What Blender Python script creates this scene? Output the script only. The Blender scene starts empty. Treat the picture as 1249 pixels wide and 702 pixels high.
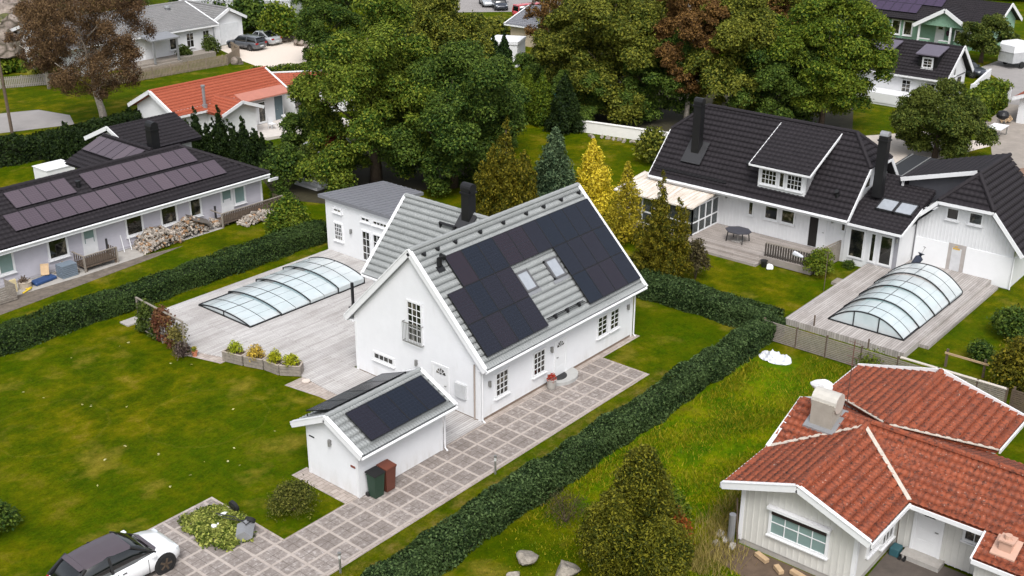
import bpy, bmesh, math, random
import numpy as np
from mathutils import Vector, Matrix

PI = math.pi
R = math.radians
sc = bpy.context.scene
col = sc.collection
random.seed(7)

# ------------------------------------------------------------------ camera
CAM = Vector((-33.063, -29.466, 25.225))
F_PX, PITCH, YAW, ROLL = 1401.2, R(23.011), R(50.049), R(0.154)
_fw = Vector((math.cos(PITCH) * math.sin(YAW), math.cos(PITCH) * math.cos(YAW), -math.sin(PITCH)))
_rt0 = Vector((math.cos(YAW), -math.sin(YAW), 0))
_up0 = _rt0.cross(_fw)
_rt = _rt0 * math.cos(ROLL) + _up0 * math.sin(ROLL)
_up = _up0 * math.cos(ROLL) - _rt0 * math.sin(ROLL)
cd = bpy.data.cameras.new('camera')
cam = bpy.data.objects.new('camera', cd)
col.objects.link(cam)
cd.sensor_width = 36.0
cd.lens = F_PX / 1249.0 * 36.0
cd.clip_start, cd.clip_end = 0.5, 2000.0
m = Matrix((_rt, _up, -_fw)).transposed().to_4x4()
m.translation = CAM
cam.matrix_world = m
sc.camera = cam


def G(px, py, z=0.0):
    """survey helper: where the sight line of a photo point meets height z"""
    d = _fw + _rt * ((px - 624.5) / F_PX) + _up * ((351 - py) / F_PX)
    t = (z - CAM.z) / d.z
    p = CAM + d * t
    return Vector((p.x, p.y, z))


def row(p):
    d = Vector(p) - CAM
    return 351 - F_PX * d.dot(_up) / d.dot(_fw)


def height_at(x, y, top):
    lo, hi = 0.0, 40.0
    for _ in range(40):
        mid = (lo + hi) / 2
        if row((x, y, mid)) > top:
            lo = mid
        else:
            hi = mid
    return lo


def mpp(p):
    """metres per photo pixel at a point"""
    return (Vector(p) - CAM).dot(_fw) / F_PX


# ------------------------------------------------------------------ materials
MATS = {}


def lin(c):
    return tuple((x / 12.92 if x <= 0.04045 else ((x + 0.055) / 1.055) ** 2.4) for x in (v / 255 for v in c)) + (1,)


class NT:
    def __init__(s, name):
        s.m = bpy.data.materials.new(name)
        s.m.use_nodes = True
        s.t = s.m.node_tree
        s.b = s.t.nodes['Principled BSDF']
        s.out = s.t.nodes['Material Output']

    def n(s, typ, **kw):
        nd = s.t.nodes.new(typ)
        for k, v in kw.items():
            if k.startswith('i_'):
                key = k[2:]
                key = int(key) if key.isdigit() else key.replace('_', ' ')
                nd.inputs[key].default_value = v
            else:
                setattr(nd, k, v)
        return nd

    def l(s, a, b):
        s.t.links.new(a, b)

    def pos(s):
        return s.n('ShaderNodeNewGeometry').outputs['Position']

    def obj(s):
        return s.n('ShaderNodeTexCoord').outputs['Object']

    def noise(s, scale, vec=None, detail=4, rough=.6, stretch=None):
        nd = s.n('ShaderNodeTexNoise')
        nd.inputs['Scale'].default_value = scale
        nd.inputs['Detail'].default_value = detail
        nd.inputs['Roughness'].default_value = rough
        v = vec or s.pos()
        if stretch:
            mp = s.n('ShaderNodeMapping')
            mp.inputs['Scale'].default_value = stretch
            s.l(v, mp.inputs[0])
            v = mp.outputs[0]
        s.l(v, nd.inputs['Vector'])
        return nd.outputs['Fac']

    def ramp(s, fac, stops, interp='LINEAR'):
        nd = s.n('ShaderNodeValToRGB')
        cr = nd.color_ramp
        cr.interpolation = interp
        while len(cr.elements) < len(stops):
            cr.elements.new(0.5)
        for e, (p, c) in zip(cr.elements, stops):
            e.position = p
            e.color = c if len(c) == 4 else tuple(c) + (1,)
        s.l(fac, nd.inputs[0])
        return nd.outputs['Color']

    def mix(s, fac, a, b, mode='MIX'):
        nd = s.n('ShaderNodeMix', data_type='RGBA', blend_type=mode)
        for sock, v in ((nd.inputs[0], fac), (nd.inputs[6], a), (nd.inputs[7], b)):
            if hasattr(v, 'is_linked') or hasattr(v, 'links'):
                s.l(v, sock)
            else:
                sock.default_value = v
        return nd.outputs[2]

    def math(s, op, a, b=None, c=None):
        nd = s.n('ShaderNodeMath', operation=op)
        for i, v in enumerate((a, b, c)):
            if v is None:
                continue
            if hasattr(v, 'links'):
                s.l(v, nd.inputs[i])
            else:
                nd.inputs[i].default_value = v
        return nd.outputs[0]

    def bump(s, h, strength=.4, dist=.02):
        nd = s.n('ShaderNodeBump')
        nd.inputs['Strength'].default_value = strength
        nd.inputs['Distance'].default_value = dist
        s.l(h, nd.inputs['Height'])
        s.l(nd.outputs[0], s.b.inputs['Normal'])

    def base(s, c):
        if hasattr(c, 'links'):
            s.l(c, s.b.inputs['Base Color'])
        else:
            s.b.inputs['Base Color'].default_value = c

    def set(s, rough=.6, metal=0., spec=.5, coat=0.):
        s.b.inputs['Roughness'].default_value = rough
        s.b.inputs['Metallic'].default_value = metal
        s.b.inputs['Specular IOR Level'].default_value = spec
        s.b.inputs['Coat Weight'].default_value = coat
        return s

    def sep(s, v):
        nd = s.n('ShaderNodeSeparateXYZ')
        s.l(v, nd.inputs[0])
        return nd.outputs


def plain(name, c, rough=.6, metal=0., var=.12, scale=3., coat=0., spec=.5):
    """a solid colour with soft weathering noise"""
    if name in MATS:
        return MATS[name]
    t = NT(name)
    c = lin(c)
    f = t.noise(scale, detail=6, rough=.7)
    lo = tuple(max(0, x * (1 - var)) for x in c[:3]) + (1,)
    hi = tuple(min(.95, x * (1 + var * .6)) for x in c[:3]) + (1,)
    t.base(t.ramp(f, [(.3, lo), (.7, hi)]))
    t.set(rough, metal, spec, coat)
    MATS[name] = t.m
    return t.m


def siding(name, c, axis, pitch=.14, depth=.02, var=.05):
    """painted boards: axis 'z' = horizontal boards, 'x'/'y' = upright boards"""
    t = NT(name)
    c = lin(c)
    o = t.sep(t.pos())
    k = {'x': 0, 'y': 1, 'z': 2}[axis[0]]
    v = o[k] if len(axis) == 1 else t.math('ADD', o[0], o[1])
    w = t.math('FRACT', t.math('DIVIDE', v, pitch))
    board = t.math('FLOOR', t.math('DIVIDE', v, pitch))
    wn = t.n('ShaderNodeTexWhiteNoise', noise_dimensions='1D')
    t.l(board, wn.inputs['W'])
    f = t.noise(2.2, detail=6, rough=.7)
    lo = tuple(x * (1 - var * 2) for x in c[:3]) + (1,)
    b0 = t.ramp(f, [(.3, lo), (.65, c)])
    b1 = t.mix(t.math('MULTIPLY', wn.outputs[0], var), b0, (.35, .34, .33, 1))
    t.base(b1)
    if axis == 'z':
        h = t.math('SUBTRACT', 1.0, w)
    else:
        h = t.math('LESS_THAN', w, .3)
    t.bump(h, .9, depth)
    t.set(.55)
    MATS[name] = t.m
    return t.m


def tile_mat(name, c, c2, spots=None, rough=.7, spec=.35):
    t = NT(name)
    c, c2 = lin(c), lin(c2)
    n1 = t.noise(1.1, detail=8, rough=.75)
    n2 = t.noise(9., detail=4, rough=.7)
    base = t.mix(t.math('MULTIPLY', n2, .6), t.ramp(n1, [(.3, c), (.7, c2)]), t.ramp(n2, [(.3, c2), (.7, c)]))
    if spots:
        base = t.mix(t.ramp(t.noise(3.2, detail=9, rough=.85), [(.47, (0, 0, 0, 1)), (.60, (.8, .8, .8, 1))]), base, lin(spots))
        base = t.mix(t.ramp(t.noise(7., detail=5, rough=.8), [(.54, (0, 0, 0, 1)), (.61, (.85, .85, .85, 1))]), base, lin((44, 32, 29)))
        base = t.mix(t.ramp(t.noise(11., detail=3, rough=.6), [(.66, (0, 0, 0, 1)), (.70, (.5, .5, .5, 1))]), base, lin((200, 180, 165)))
    t.base(base)
    t.set(rough, 0, spec)
    t.bump(n2, .25, .01)
    MATS[name] = t.m
    return t.m


def leaf_mat(name, dark, midc, light, trans=.22, patch=.35, k=.95):
    t = NT(name)
    dark, midc, light = [tuple(x * k for x in c) for c in (dark, midc, light)]
    g = t.n('ShaderNodeNewGeometry')
    rnd = g.outputs['Random Per Island']
    c = t.ramp(rnd, [(.0, lin(dark)), (.5, lin(midc)), (.86, lin(light)), (1., lin(light))])
    n = t.noise(patch, vec=g.outputs['Position'], detail=3)
    c = t.mix(t.ramp(n, [(.42, (0, 0, 0, 1)), (.7, (.45, .45, .45, 1))]), c, lin(light))
    df = t.n('ShaderNodeBsdfPrincipled')
    df = t.b
    t.base(c)
    t.set(.6, 0, .12)
    tr = t.n('ShaderNodeBsdfTranslucent')
    t.l(c, tr.inputs[0])
    mx = t.n('ShaderNodeMixShader')
    mx.inputs[0].default_value = trans
    t.l(df.outputs[0], mx.inputs[1])
    t.l(tr.outputs[0], mx.inputs[2])
    t.l(mx.outputs[0], t.out.inputs[0])
    MATS[name] = t.m
    return t.m


# ------------------------------------------------------------------ meshes
SINGLE_PIECES = {'barge_board', 'fascia', 'corner_board', 'gutter', 'eave_soffit', 'porch_post', 'post', 'rafter', 'leg', 'snow_hook', 'valley_gutter', 'cover_board', 'shoe', 'porch_boarding'}


class MB:
    def __init__(s):
        s.v, s.f, s.mi, s.cur = [], [], [], 0
        s.starts = []

    def add(s, vs, fs):
        b = len(s.v)
        s.starts.append((b, len(s.f)))
        s.v += [tuple(p) for p in vs]
        for f in fs:
            s.f.append(tuple(b + i for i in f))
            s.mi.append(s.cur)
        return s

    def box(s, x0, x1, y0, y1, z0, z1):
        vs = [(x, y, z) for z in (z0, z1) for y in (y0, y1) for x in (x0, x1)]
        return s.add(vs, [(0, 2, 3, 1), (4, 5, 7, 6), (0, 1, 5, 4), (2, 6, 7, 3), (0, 4, 6, 2), (1, 3, 7, 5)])

    def beam(s, p, q, w, h, up=(0, 0, 1), ext=0.0):
        """a bar from p to q, w wide and h high, centred on the line"""
        p, q = Vector(p), Vector(q)
        d = (q - p).normalized()
        p, q = p - d * ext, q + d * ext
        u = Vector(up)
        if abs(d.dot(u)) > .99:
            u = Vector((1, 0, 0))
        r = d.cross(u).normalized()
        u = r.cross(d).normalized()
        r, u = r * (w / 2), u * (h / 2)
        vs = [p - r - u, p + r - u, p + r + u, p - r + u, q - r - u, q + r - u, q + r + u, q - r + u]
        return s.add(vs, [(0, 1, 2, 3), (7, 6, 5, 4), (0, 4, 5, 1), (1, 5, 6, 2), (2, 6, 7, 3), (3, 7, 4, 0)])

    def prism(s, poly, off):
        """polygon (3-D points) pushed along off"""
        n = len(poly)
        off = Vector(off)
        a = [Vector(p) for p in poly]
        nrm = Vector((0, 0, 0))
        for i in range(n):
            nrm += a[i].cross(a[(i + 1) % n])
        if nrm.dot(off) > 0:
            a.reverse()
        vs = a + [p + off for p in a]
        fs = [tuple(range(n)), tuple(range(2 * n - 1, n - 1, -1))]
        for i in range(n):
            j = (i + 1) % n
            fs.append((i, n + i, n + j, j)[::1])
        return s.add(vs, fs)

    def tube(s, pts, rad, n=8, cap=True):
        pts = [Vector(p) for p in pts]
        rad = rad if isinstance(rad, (list, tuple)) else [rad] * len(pts)
        vs, fs = [], []
        for i, p in enumerate(pts):
            d = (pts[min(i + 1, len(pts) - 1)] - pts[max(i - 1, 0)]).normalized()
            a = Vector((0, 0, 1)) if abs(d.z) < .9 else Vector((1, 0, 0))
            u = d.cross(a).normalized()
            w = d.cross(u)
            for k in range(n):
                t = 2 * PI * k / n
                vs.append(p + (u * math.cos(t) + w * math.sin(t)) * rad[i])
        for i in range(len(pts) - 1):
            for k in range(n):
                a0, a1 = i * n + k, i * n + (k + 1) % n
                fs.append((a0, a1, a1 + n, a0 + n))
        if cap:
            fs.append(tuple(range(n))[::-1])
            b = (len(pts) - 1) * n
            fs.append(tuple(range(b, b + n)))
        return s.add(vs, fs)

    def lathe(s, c, prof, n=16):
        """prof: (radius, z) pairs round a vertical axis at c"""
        return s.tube([(c[0], c[1], c[2] + z) for r, z in prof], [max(r, .001) for r, z in prof], n)

    def build(s, name, mat, parent=None, smooth=False, loc=None, bevel=0):
        if name in SINGLE_PIECES and len(s.starts) > 1 and parent is not None:
            first = None
            ends = s.starts[1:] + [(len(s.v), len(s.f))]
            for (v0, f0), (v1, f1) in zip(s.starts, ends):
                q = MB()
                q.add(s.v[v0:v1], [tuple(i - v0 for i in f) for f in s.f[f0:f1]])
                o = q.build(name, mat, parent, smooth)
                first = first or o
            return first
        me = bpy.data.meshes.new(name)
        o = bpy.data.objects.new(name, me)
        off = Vector((0, 0, 0))
        if parent is not None:
            off = base_of(parent)
        elif loc is not None:
            off = Vector(loc)
            o.location = off
        me.from_pydata([(v[0] - off.x, v[1] - off.y, v[2] - off.z) for v in s.v], [], s.f)
        for mm in (mat if isinstance(mat, (list, tuple)) else [mat]):
            me.materials.append(mm)
        if any(s.mi):
            me.polygons.foreach_set('material_index', s.mi)
        bm = bmesh.new()
        bm.from_mesh(me)
        bmesh.ops.recalc_face_normals(bm, faces=bm.faces)
        if bevel:
            bmesh.ops.bevel(bm, geom=[e for e in bm.edges if e.is_manifold and e.calc_face_angle(0) > .5],
                            offset=bevel, segments=1, affect='EDGES')
        bm.to_mesh(me)
        bm.free()
        if smooth:
            me.polygons.foreach_set('use_smooth', [True] * len(me.polygons))
        col.objects.link(o)
        if parent is not None:
            o.parent = parent
        return o


def base_of(o):
    b = Vector((0, 0, 0))
    while o is not None:
        b += o.location
        o = o.parent
    return b


def tag(o, label=None, cat=None, group=None, kind=None):
    if label:
        o['label'] = label
    if cat:
        o['category'] = cat
    if group:
        o['group'] = group
    if kind:
        o['kind'] = kind
    return o


def thing(name, label, cat, loc=(0, 0, 0), group=None):
    o = bpy.data.objects.new(name, None)
    o.empty_display_size = .3
    o.location = loc
    col.objects.link(o)
    return tag(o, label, cat, group)


def copy_tree(o, parent=None):
    c = o.copy()
    col.objects.link(c)
    if parent is not None:
        c.parent = parent
    for ch in list(o.children):
        copy_tree(ch, c)
    return c


def raw_mesh(name, verts, faces, mat, parent=None, loc=(0, 0, 0), smooth=False):
    """fast mesh from numpy arrays of equal-sized faces"""
    me = bpy.data.meshes.new(name)
    nv, nf, k = len(verts), len(faces), faces.shape[1]
    me.vertices.add(nv)
    me.vertices.foreach_set('co', np.asarray(verts, np.float32).ravel())
    me.loops.add(nf * k)
    me.loops.foreach_set('vertex_index', np.asarray(faces, np.int32).ravel())
    me.polygons.add(nf)
    me.polygons.foreach_set('loop_start', np.arange(0, nf * k, k, dtype=np.int32))
    me.update(calc_edges=True)
    me.materials.append(mat)
    if smooth:
        me.polygons.foreach_set('use_smooth', [True] * nf)
    o = bpy.data.objects.new(name, me)
    col.objects.link(o)
    o.location = loc
    if parent is not None:
        o.parent = parent
    return o


def sheet(name, poly, z, mat, label=None, kind='structure', cat=None, thick=0):
    mb = MB()
    if thick:
        mb.prism([(x, y, z) for x, y in poly], (0, 0, -thick))
    else:
        mb.add([(x, y, z) for x, y in poly], [tuple(range(len(poly)))])
    o = mb.build(name, mat)
    return tag(o, label, cat, None, kind)


def tile_roof(name, poly, mat, parent, tw=.3, tl=.36, h=.028, step=.045, thick=.1, sub=6, gap=.035):
    """profiled tiles over a flat polygon; poly[0]->poly[1] runs along the eave"""
    P = [Vector(p) for p in poly]
    u = (P[1] - P[0]).normalized()
    n = u.cross(P[2] - P[0]).normalized()
    if n.z < 0:
        n = -n
    v = n.cross(u).normalized()
    if v.z < 0:
        v = -v
    ab = [((p - P[0]).dot(u), (p - P[0]).dot(v)) for p in P]
    a0, a1 = min(a for a, b in ab) - .05, max(a for a, b in ab) + .05
    b0, b1 = min(b for a, b in ab), max(b for a, b in ab)
    A = np.arange(a0, a1 + tw / sub, tw / sub)
    rows = []
    k = 0
    while b0 + k * tl < b1 + tl:
        rows += [(b0 + k * tl, step), (b0 + (k + 1) * tl - gap, 0.), (b0 + (k + 1) * tl - gap * .95, -.08), (b0 + (k + 1) * tl - gap * .05, -.08)]
        k += 1
    B = np.array([r[0] for r in rows])
    S = np.array([r[1] for r in rows])
    ph = (A / tw) % 1.0
    wave = h * (.5 * (1 + np.cos(2 * np.pi * ph))) ** .8
    aa, bb = np.meshgrid(A, B)
    hh = wave[None, :] + S[:, None]
    o0 = np.array(P[0])
    V = o0 + aa[..., None] * np.array(u) + bb[..., None] * np.array(v) + hh[..., None] * np.array(n)
    nr, nc = aa.shape
    idx = np.arange(nr * nc).reshape(nr, nc)
    Fc = np.stack([idx[:-1, :-1], idx[:-1, 1:], idx[1:, 1:], idx[1:, :-1]], -1).reshape(-1, 4)
    ob = raw_mesh(name, V.reshape(-1, 3) - np.array(base_of(parent)), Fc, mat, parent)
    bm = bmesh.new()
    bm.from_mesh(ob.data)
    cen = sum(P, Vector((0, 0, 0))) / len(P)
    off = base_of(parent)
    for i in range(len(P)):
        p, q = P[i], P[(i + 1) % len(P)]
        no = (q - p).cross(n).normalized()
        if no.dot(cen - p) > 0:
            no = -no
        bmesh.ops.bisect_plane(bm, geom=bm.verts[:] + bm.edges[:] + bm.faces[:], dist=1e-5,
                               plane_co=p - off, plane_no=no, clear_outer=True)
    # solid deck under the tiles
    vs = [bm.verts.new(p - off - n * .085) for p in P]
    vb = [bm.verts.new(p - off - n * (.085 + thick)) for p in P]
    bm.faces.new(vs)
    bm.faces.new(vb[::-1])
    for i in range(len(P)):
        j = (i + 1) % len(P)
        bm.faces.new((vs[i], vb[i], vb[j], vs[j]))
    bm.normal_update()
    bm.to_mesh(ob.data)
    bm.free()
    return ob


def ridge_tiles(parent, lines, mat, r=.13, seg=.4):
    for p, q in lines:
        mb = MB()
        p, q = Vector(p), Vector(q)
        L = (q - p).length
        k = max(1, round(L / seg))
        for i in range(k):
            a, b = p.lerp(q, i / k), p.lerp(q, (i + 1.04) / k)
            mb.tube([a, b], [r * .88, r], 8)
        mb.build('ridge_tiles', mat, parent)


def flat_roof(name, poly, mat, parent, thick=.15, up=(0, 0, -1)):
    return MB().prism(poly, Vector(up) * thick).build(name, mat, parent)


# wall frames: (origin, direction along wall, outward normal)
def FX(x):
    return (Vector((x, 0, 0)), Vector((0, 1, 0)), Vector((-1, 0, 0)))


def FY(y):
    return (Vector((0, y, 0)), Vector((1, 0, 0)), Vector((0, -1, 0)))


def wbox(mb, F, a0, a1, z0, z1, d0, d1):
    O, u, n = F
    vs = [O + u * a + n * d + Vector((0, 0, z)) for z in (z0, z1) for d in (d0, d1) for a in (a0, a1)]
    mb.add(vs, [(0, 2, 3, 1), (4, 5, 7, 6), (0, 1, 5, 4), (2, 6, 7, 3), (0, 4, 6, 2), (1, 3, 7, 5)])


def window(par, F, a0, a1, z0, z1, nx=1, nz=1, trim=.09, fm=None, gm=None, sill=True, mw=.03, kind='window', label=None):
    fm, gm = fm or M_WHITE, gm or M_GLASS
    if a0 > a1:
        a0, a1 = a1, a0
    mb = MB()
    D = .075
    wbox(mb, F, a0, a0 + trim, z0, z1, 0, D)
    wbox(mb, F, a1 - trim, a1, z0, z1, 0, D)
    wbox(mb, F, a0 + trim, a1 - trim, z1 - trim, z1, 0, D)
    wbox(mb, F, a0 + trim, a1 - trim, z0, z0 + trim, 0, D)
    if sill:
        wbox(mb, F, a0 - .04, a1 + .04, z0 - .05, z0 - .003, 0, D + .06)
    i0, i1, j0, j1 = a0 + trim, a1 - trim, z0 + trim, z1 - trim
    for k in range(1, nx):
        c = i0 + (i1 - i0) * k / nx
        wbox(mb, F, c - mw / 2, c + mw / 2, j0, j1, .026, .055)
    for k in range(1, nz):
        c = j0 + (j1 - j0) * k / nz
        wbox(mb, F, i0, i1, c - mw / 2, c + mw / 2, .026, .053)
    fr = mb.build(kind, fm, par)
    if label:
        fr['label'] = label
    g = MB()
    wbox(g, F, i0, i1, j0, j1, -.02, .03)
    g.build('pane', gm, fr)
    return fr


def door(par, F, a0, a1, z0, z1, mat=None, trim=.1, light=None, name='door'):
    """boarded door with casing, handle and (optional) glazed light (a0,a1,z0,z1)"""
    mat = mat or M_WHITE
    if a0 > a1:
        a0, a1 = a1, a0
    mb = MB()
    wbox(mb, F, a0, a0 + trim, z0, z1, 0, .06)
    wbox(mb, F, a1 - trim, a1, z0, z1, 0, .06)
    wbox(mb, F, a0 + trim, a1 - trim, z1 - trim, z1, 0, .06)
    wbox(mb, F, a0 + trim, a1 - trim, z0, z1 - trim, 0, .036)
    w = a1 - a0 - 2 * trim
    for zz in (z0 + .15, z0 + .62):
        wbox(mb, F, a0 + trim + w * .15, a1 - trim - w * .15, zz, zz + .36, .036, .046)
    d = mb.build(name, mat, par)
    h = MB()
    wbox(h, F, a0 + trim + .06, a0 + trim + .18, z0 + 1.0, z0 + 1.03, .025, .08)
    h.build('handle', M_STEEL, d)
    if light:
        g = MB()
        wbox(g, F, *light, -.02, .042)
        g.build('pane', M_GLASS, d)
    return d


def clapboards(par, F, a0, a1, z0, z1, pitch=.145, clip=None, mat=None):
    '''lapped boards laid on a wall; clip(z) -> (a0, a1) at that height'''
    O, u, n = F
    mb = MB()
    z = z0
    Z = Vector((0, 0, 1))
    while z < z1 - .02:
        zt = min(z + pitch, z1)
        (l0, r0), (l1, r1) = (clip(z), clip(zt)) if clip else ((a0, a1), (a0, a1))
        if r0 - l0 > .05:
            p = [O + u * l0 + n * .026 + Z * z, O + u * r0 + n * .026 + Z * z, O + u * r1 + n * .006 + Z * zt, O + u * l1 + n * .006 + Z * zt]
            q = [O + u * l0 + n * .002 + Z * z, O + u * r0 + n * .002 + Z * z]
            mb.add(p + q, [(0, 1, 2, 3), (4, 5, 1, 0)])
        z += pitch
    return mb.build('cladding', mat or M_HSIDE, par)


def battens(par, F, a0, a1, z0, z1, pitch=.24, w=.05, top=None, mat=None):
    mb = MB()
    a = a0 + pitch / 2
    while a < a1:
        zt = top(a) if top else z1
        if zt > z0 + .1:
            wbox(mb, F, a - w / 2, a + w / 2, z0, zt, .0, .024)
        a += pitch
    return mb.build('cladding', mat or M_VSIDE, par)


def wall_lamp(par, F, a, z):
    mb = MB()
    wbox(mb, F, a - .05, a + .05, z - .12, z + .12, 0, .05)
    O, u, n = F
    c = O + u * a + n * .1
    mb.tube([c + Vector((0, 0, z - .14)), c + Vector((0, 0, z + .14))], .06, 10)
    return mb.build('wall_lamp', M_STEEL, par)


def downpipe(par, x, y, z0, z1, mat=None, n=(0, -1)):
    mb = MB()
    mb.tube([(x - n[0] * .05, y - n[1] * .05 + 0, z1), (x + n[0] * .0, y, z1 - .25), (x, y, z0 + .12), (x + n[0] * .14, y + n[1] * .14, z0 + .02)], .04, 8)
    return mb.build('downpipe', mat or M_WHITE, par)


def gable_wall(x0, x1, y0, y1, zb, ze, zr, axis='x'):
    """closed house body with gables; axis = direction of the ridge"""
    mb = MB()
    if axis == 'x':
        ym = (y0 + y1) / 2
        mb.prism([(x0, y0, zb), (x0, y1, zb), (x0, y1, ze), (x0, ym, zr), (x0, y0, ze)], (x1 - x0, 0, 0))
    else:
        xm = (x0 + x1) / 2
        mb.prism([(x0, y0, zb), (x1, y0, zb), (x1, y0, ze), (xm, y0, zr), (x0, y0, ze)], (0, y1 - y0, 0))
    return mb


def panel_mesh(w, h, mats):
    mb = MB()
    mb.box(-w / 2, w / 2, -h / 2, h / 2, 0, .03)
    mb.cur = 1
    for a in (-1, 1):
        mb.box(a * w / 2 - .012, a * w / 2 + .012, -h / 2, h / 2, -.01, .036)
        mb.box(-w / 2, w / 2, a * h / 2 - .012, a * h / 2 + .012, -.01, .035)
    o = mb.build('solar_panel', mats)
    me = o.data
    bpy.data.objects.remove(o)
    return me


def place_panel(me, parent, centre, u, n):
    u, n = Vector(u).normalized(), Vector(n).normalized()
    v = n.cross(u)
    o = bpy.data.objects.new('solar_panel', me)
    m4 = Matrix((u, v, n)).transposed().to_4x4()
    m4.translation = Vector(centre) - base_of(parent)
    col.objects.link(o)
    o.parent = parent
    o.matrix_local = m4
    return o


# ------------------------------------------------------------------ foliage
def leaves(rng, C, rad, n, size, aspect=.6, zmin=-.5, up=.35, fill=.35, squash=1., jitter=.7, point=None):
    """n leaf faces scattered over clumps (centres C, radii rad). returns verts, faces"""
    C, rad = np.asarray(C, float), np.asarray(rad, float)
    w = rad ** 2
    k = rng.choice(len(C), n, p=w / w.sum())
    d = rng.normal(size=(n, 3))
    d /= np.linalg.norm(d, axis=1)[:, None]
    low = d[:, 2] < zmin
    d[low, 2] *= -1
    r = 1 - fill * rng.random(n) ** 1.6
    r *= 1 + .13 * rng.normal(size=n)
    p = C[k] + d * (rad[k] * r)[:, None] * np.array([1, 1, squash])
    nrm = d * .8 + np.array([0, 0, up]) + jitter * rng.normal(size=(n, 3))
    nrm /= np.linalg.norm(nrm, axis=1)[:, None]
    a = rng.normal(size=(n, 3))
    if point is not None:
        a = a * .5 + np.array(point)
    t = np.cross(nrm, np.cross(a, nrm))
    t /= np.linalg.norm(t, axis=1)[:, None] + 1e-9
    b = np.cross(nrm, t)
    s = size * (.6 + .8 * rng.random(n))[:, None]
    q = s * aspect * .5
    v = np.stack([p - t * s * .5, p + b * q + nrm * s * .06, p + t * s * .5, p - b * q + nrm * s * .06], 1).reshape(-1, 3)
    f = np.arange(4 * n).reshape(n, 4)
    return v, f


def crown_lobes(rng, r, h, zc, n, lobe=.34, subs=13, rough=.4):
    """two levels of clumps: boughs over an uneven ellipsoid, leaf clumps over each bough"""
    from mathutils import noise as mno
    C, rad = [], []
    sh = Vector(rng.normal(size=3) * 20)
    main = max(9, n // 3)
    br = 1.55 / math.sqrt(main)
    for i in range(main):
        z = 1 - 1.92 * (i + .5) / main
        t = i * 2.39996 + rng.normal() * .3
        k = math.sqrt(max(0, 1 - z * z))
        d = Vector((k * math.cos(t), k * math.sin(t), z))
        q = (.62 + .16 * rng.random()) * (1 + rough * mno.noise(d * 1.3 + sh))
        if z < -.2:
            q = max(q, .66)
        c = Vector((d.x * r * q, d.y * r * q, zc + z * h * (q if z > 0 else q + .12)))
        R0 = br * (.75 + .5 * rng.random())
        for j in range(subs):
            e = Vector(rng.normal(size=3)) + d * 1.1 + Vector((0, 0, .45))
            e.normalize()
            w = R0 * (.72 + .4 * rng.random())
            C.append((c.x + e.x * r * w, c.y + e.y * r * w, c.z + e.z * min(r, h) * w * .9))
            rad.append(r * R0 * (.26 + .26 * rng.random()))
        C.append(tuple(c))
        rad.append(r * R0 * .62)
    for k in (-.4, 0, .35):
        C.append((0, 0, zc + h * k))
        rad.append(r * .42)
    return C, rad


def bark_trunk(mb, rng, h, r0, limbs, lean=(0, 0), r_crown=2., zc=None):
    top = Vector((lean[0] * h, lean[1] * h, h * .85))
    pts, rr = [], []
    for i in range(7):
        t = i / 6
        pts.append(Vector((lean[0] * h * t + rng.normal() * .02 * h * t, lean[1] * h * t + rng.normal() * .02 * h * t, h * .85 * t - .1)))
        rr.append(r0 * (1.25 - .2 * min(t * 5, 1)) * (1 - .8 * t) + .015)
    mb.tube(pts, rr, 8)
    for i in range(limbs):
        t = .28 + .5 * i / max(1, limbs - 1)
        k = t * 6
        j = int(k)
        p = pts[j].lerp(pts[j + 1], k - j)
        a = i * 2.4 + rng.random()
        L = r_crown * (.9 - .4 * t)
        q = p + Vector((math.cos(a) * L * .5, math.sin(a) * L * .5, L * .35))
        e = p + Vector((math.cos(a) * L, math.sin(a) * L, L * .75))
        mb.tube([p, q, e], [r0 * .42 * (1 - t * .6), r0 * .26 * (1 - t * .6), .02], 6)


def broad_tree(name, label, cat, px, py, top, width, lm, n=16000, size=.34, lobes=34, seed=1, group=None,
               trunk=.22, bottom=.18, bark=None, limbs=6, sparse=1., at=None, h=None, r=None, lobe=.34, leaf_kw=None, lean=(0, 0)):
    rng = np.random.default_rng(seed)
    if at is None:
        g = G(px, py)
        at = (g.x, g.y, 0)
    if h is None:
        h = height_at(at[0], at[1], top)
    if r is None:
        r = width / 2 * mpp((at[0], at[1], h / 2)) * .97
    root = thing(name, label, cat, at, group)
    mb = MB()
    bark_trunk(mb, rng, h, trunk, limbs, lean, r)
    o = at
    mb.v = [(x + o[0], y + o[1], z + o[2]) for x, y, z in mb.v]
    mb.build('trunk', bark or M_BARK, root, smooth=True)
    zb = h * bottom
    hh = (h - zb) / 2
    C, rad = crown_lobes(rng, r, hh, zb + hh, lobes, lobe)
    C = [(c[0] + lean[0] * c[2], c[1] + lean[1] * c[2], c[2]) for c in C]
    kw = dict(fill=.4, zmin=-.35, jitter=.55)
    kw.update(leaf_kw or {})
    v, f = leaves(rng, C, rad, int(n * 3.5), size * .5, **kw)
    raw_mesh('crown', v, f, lm, root)
    return root


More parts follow.
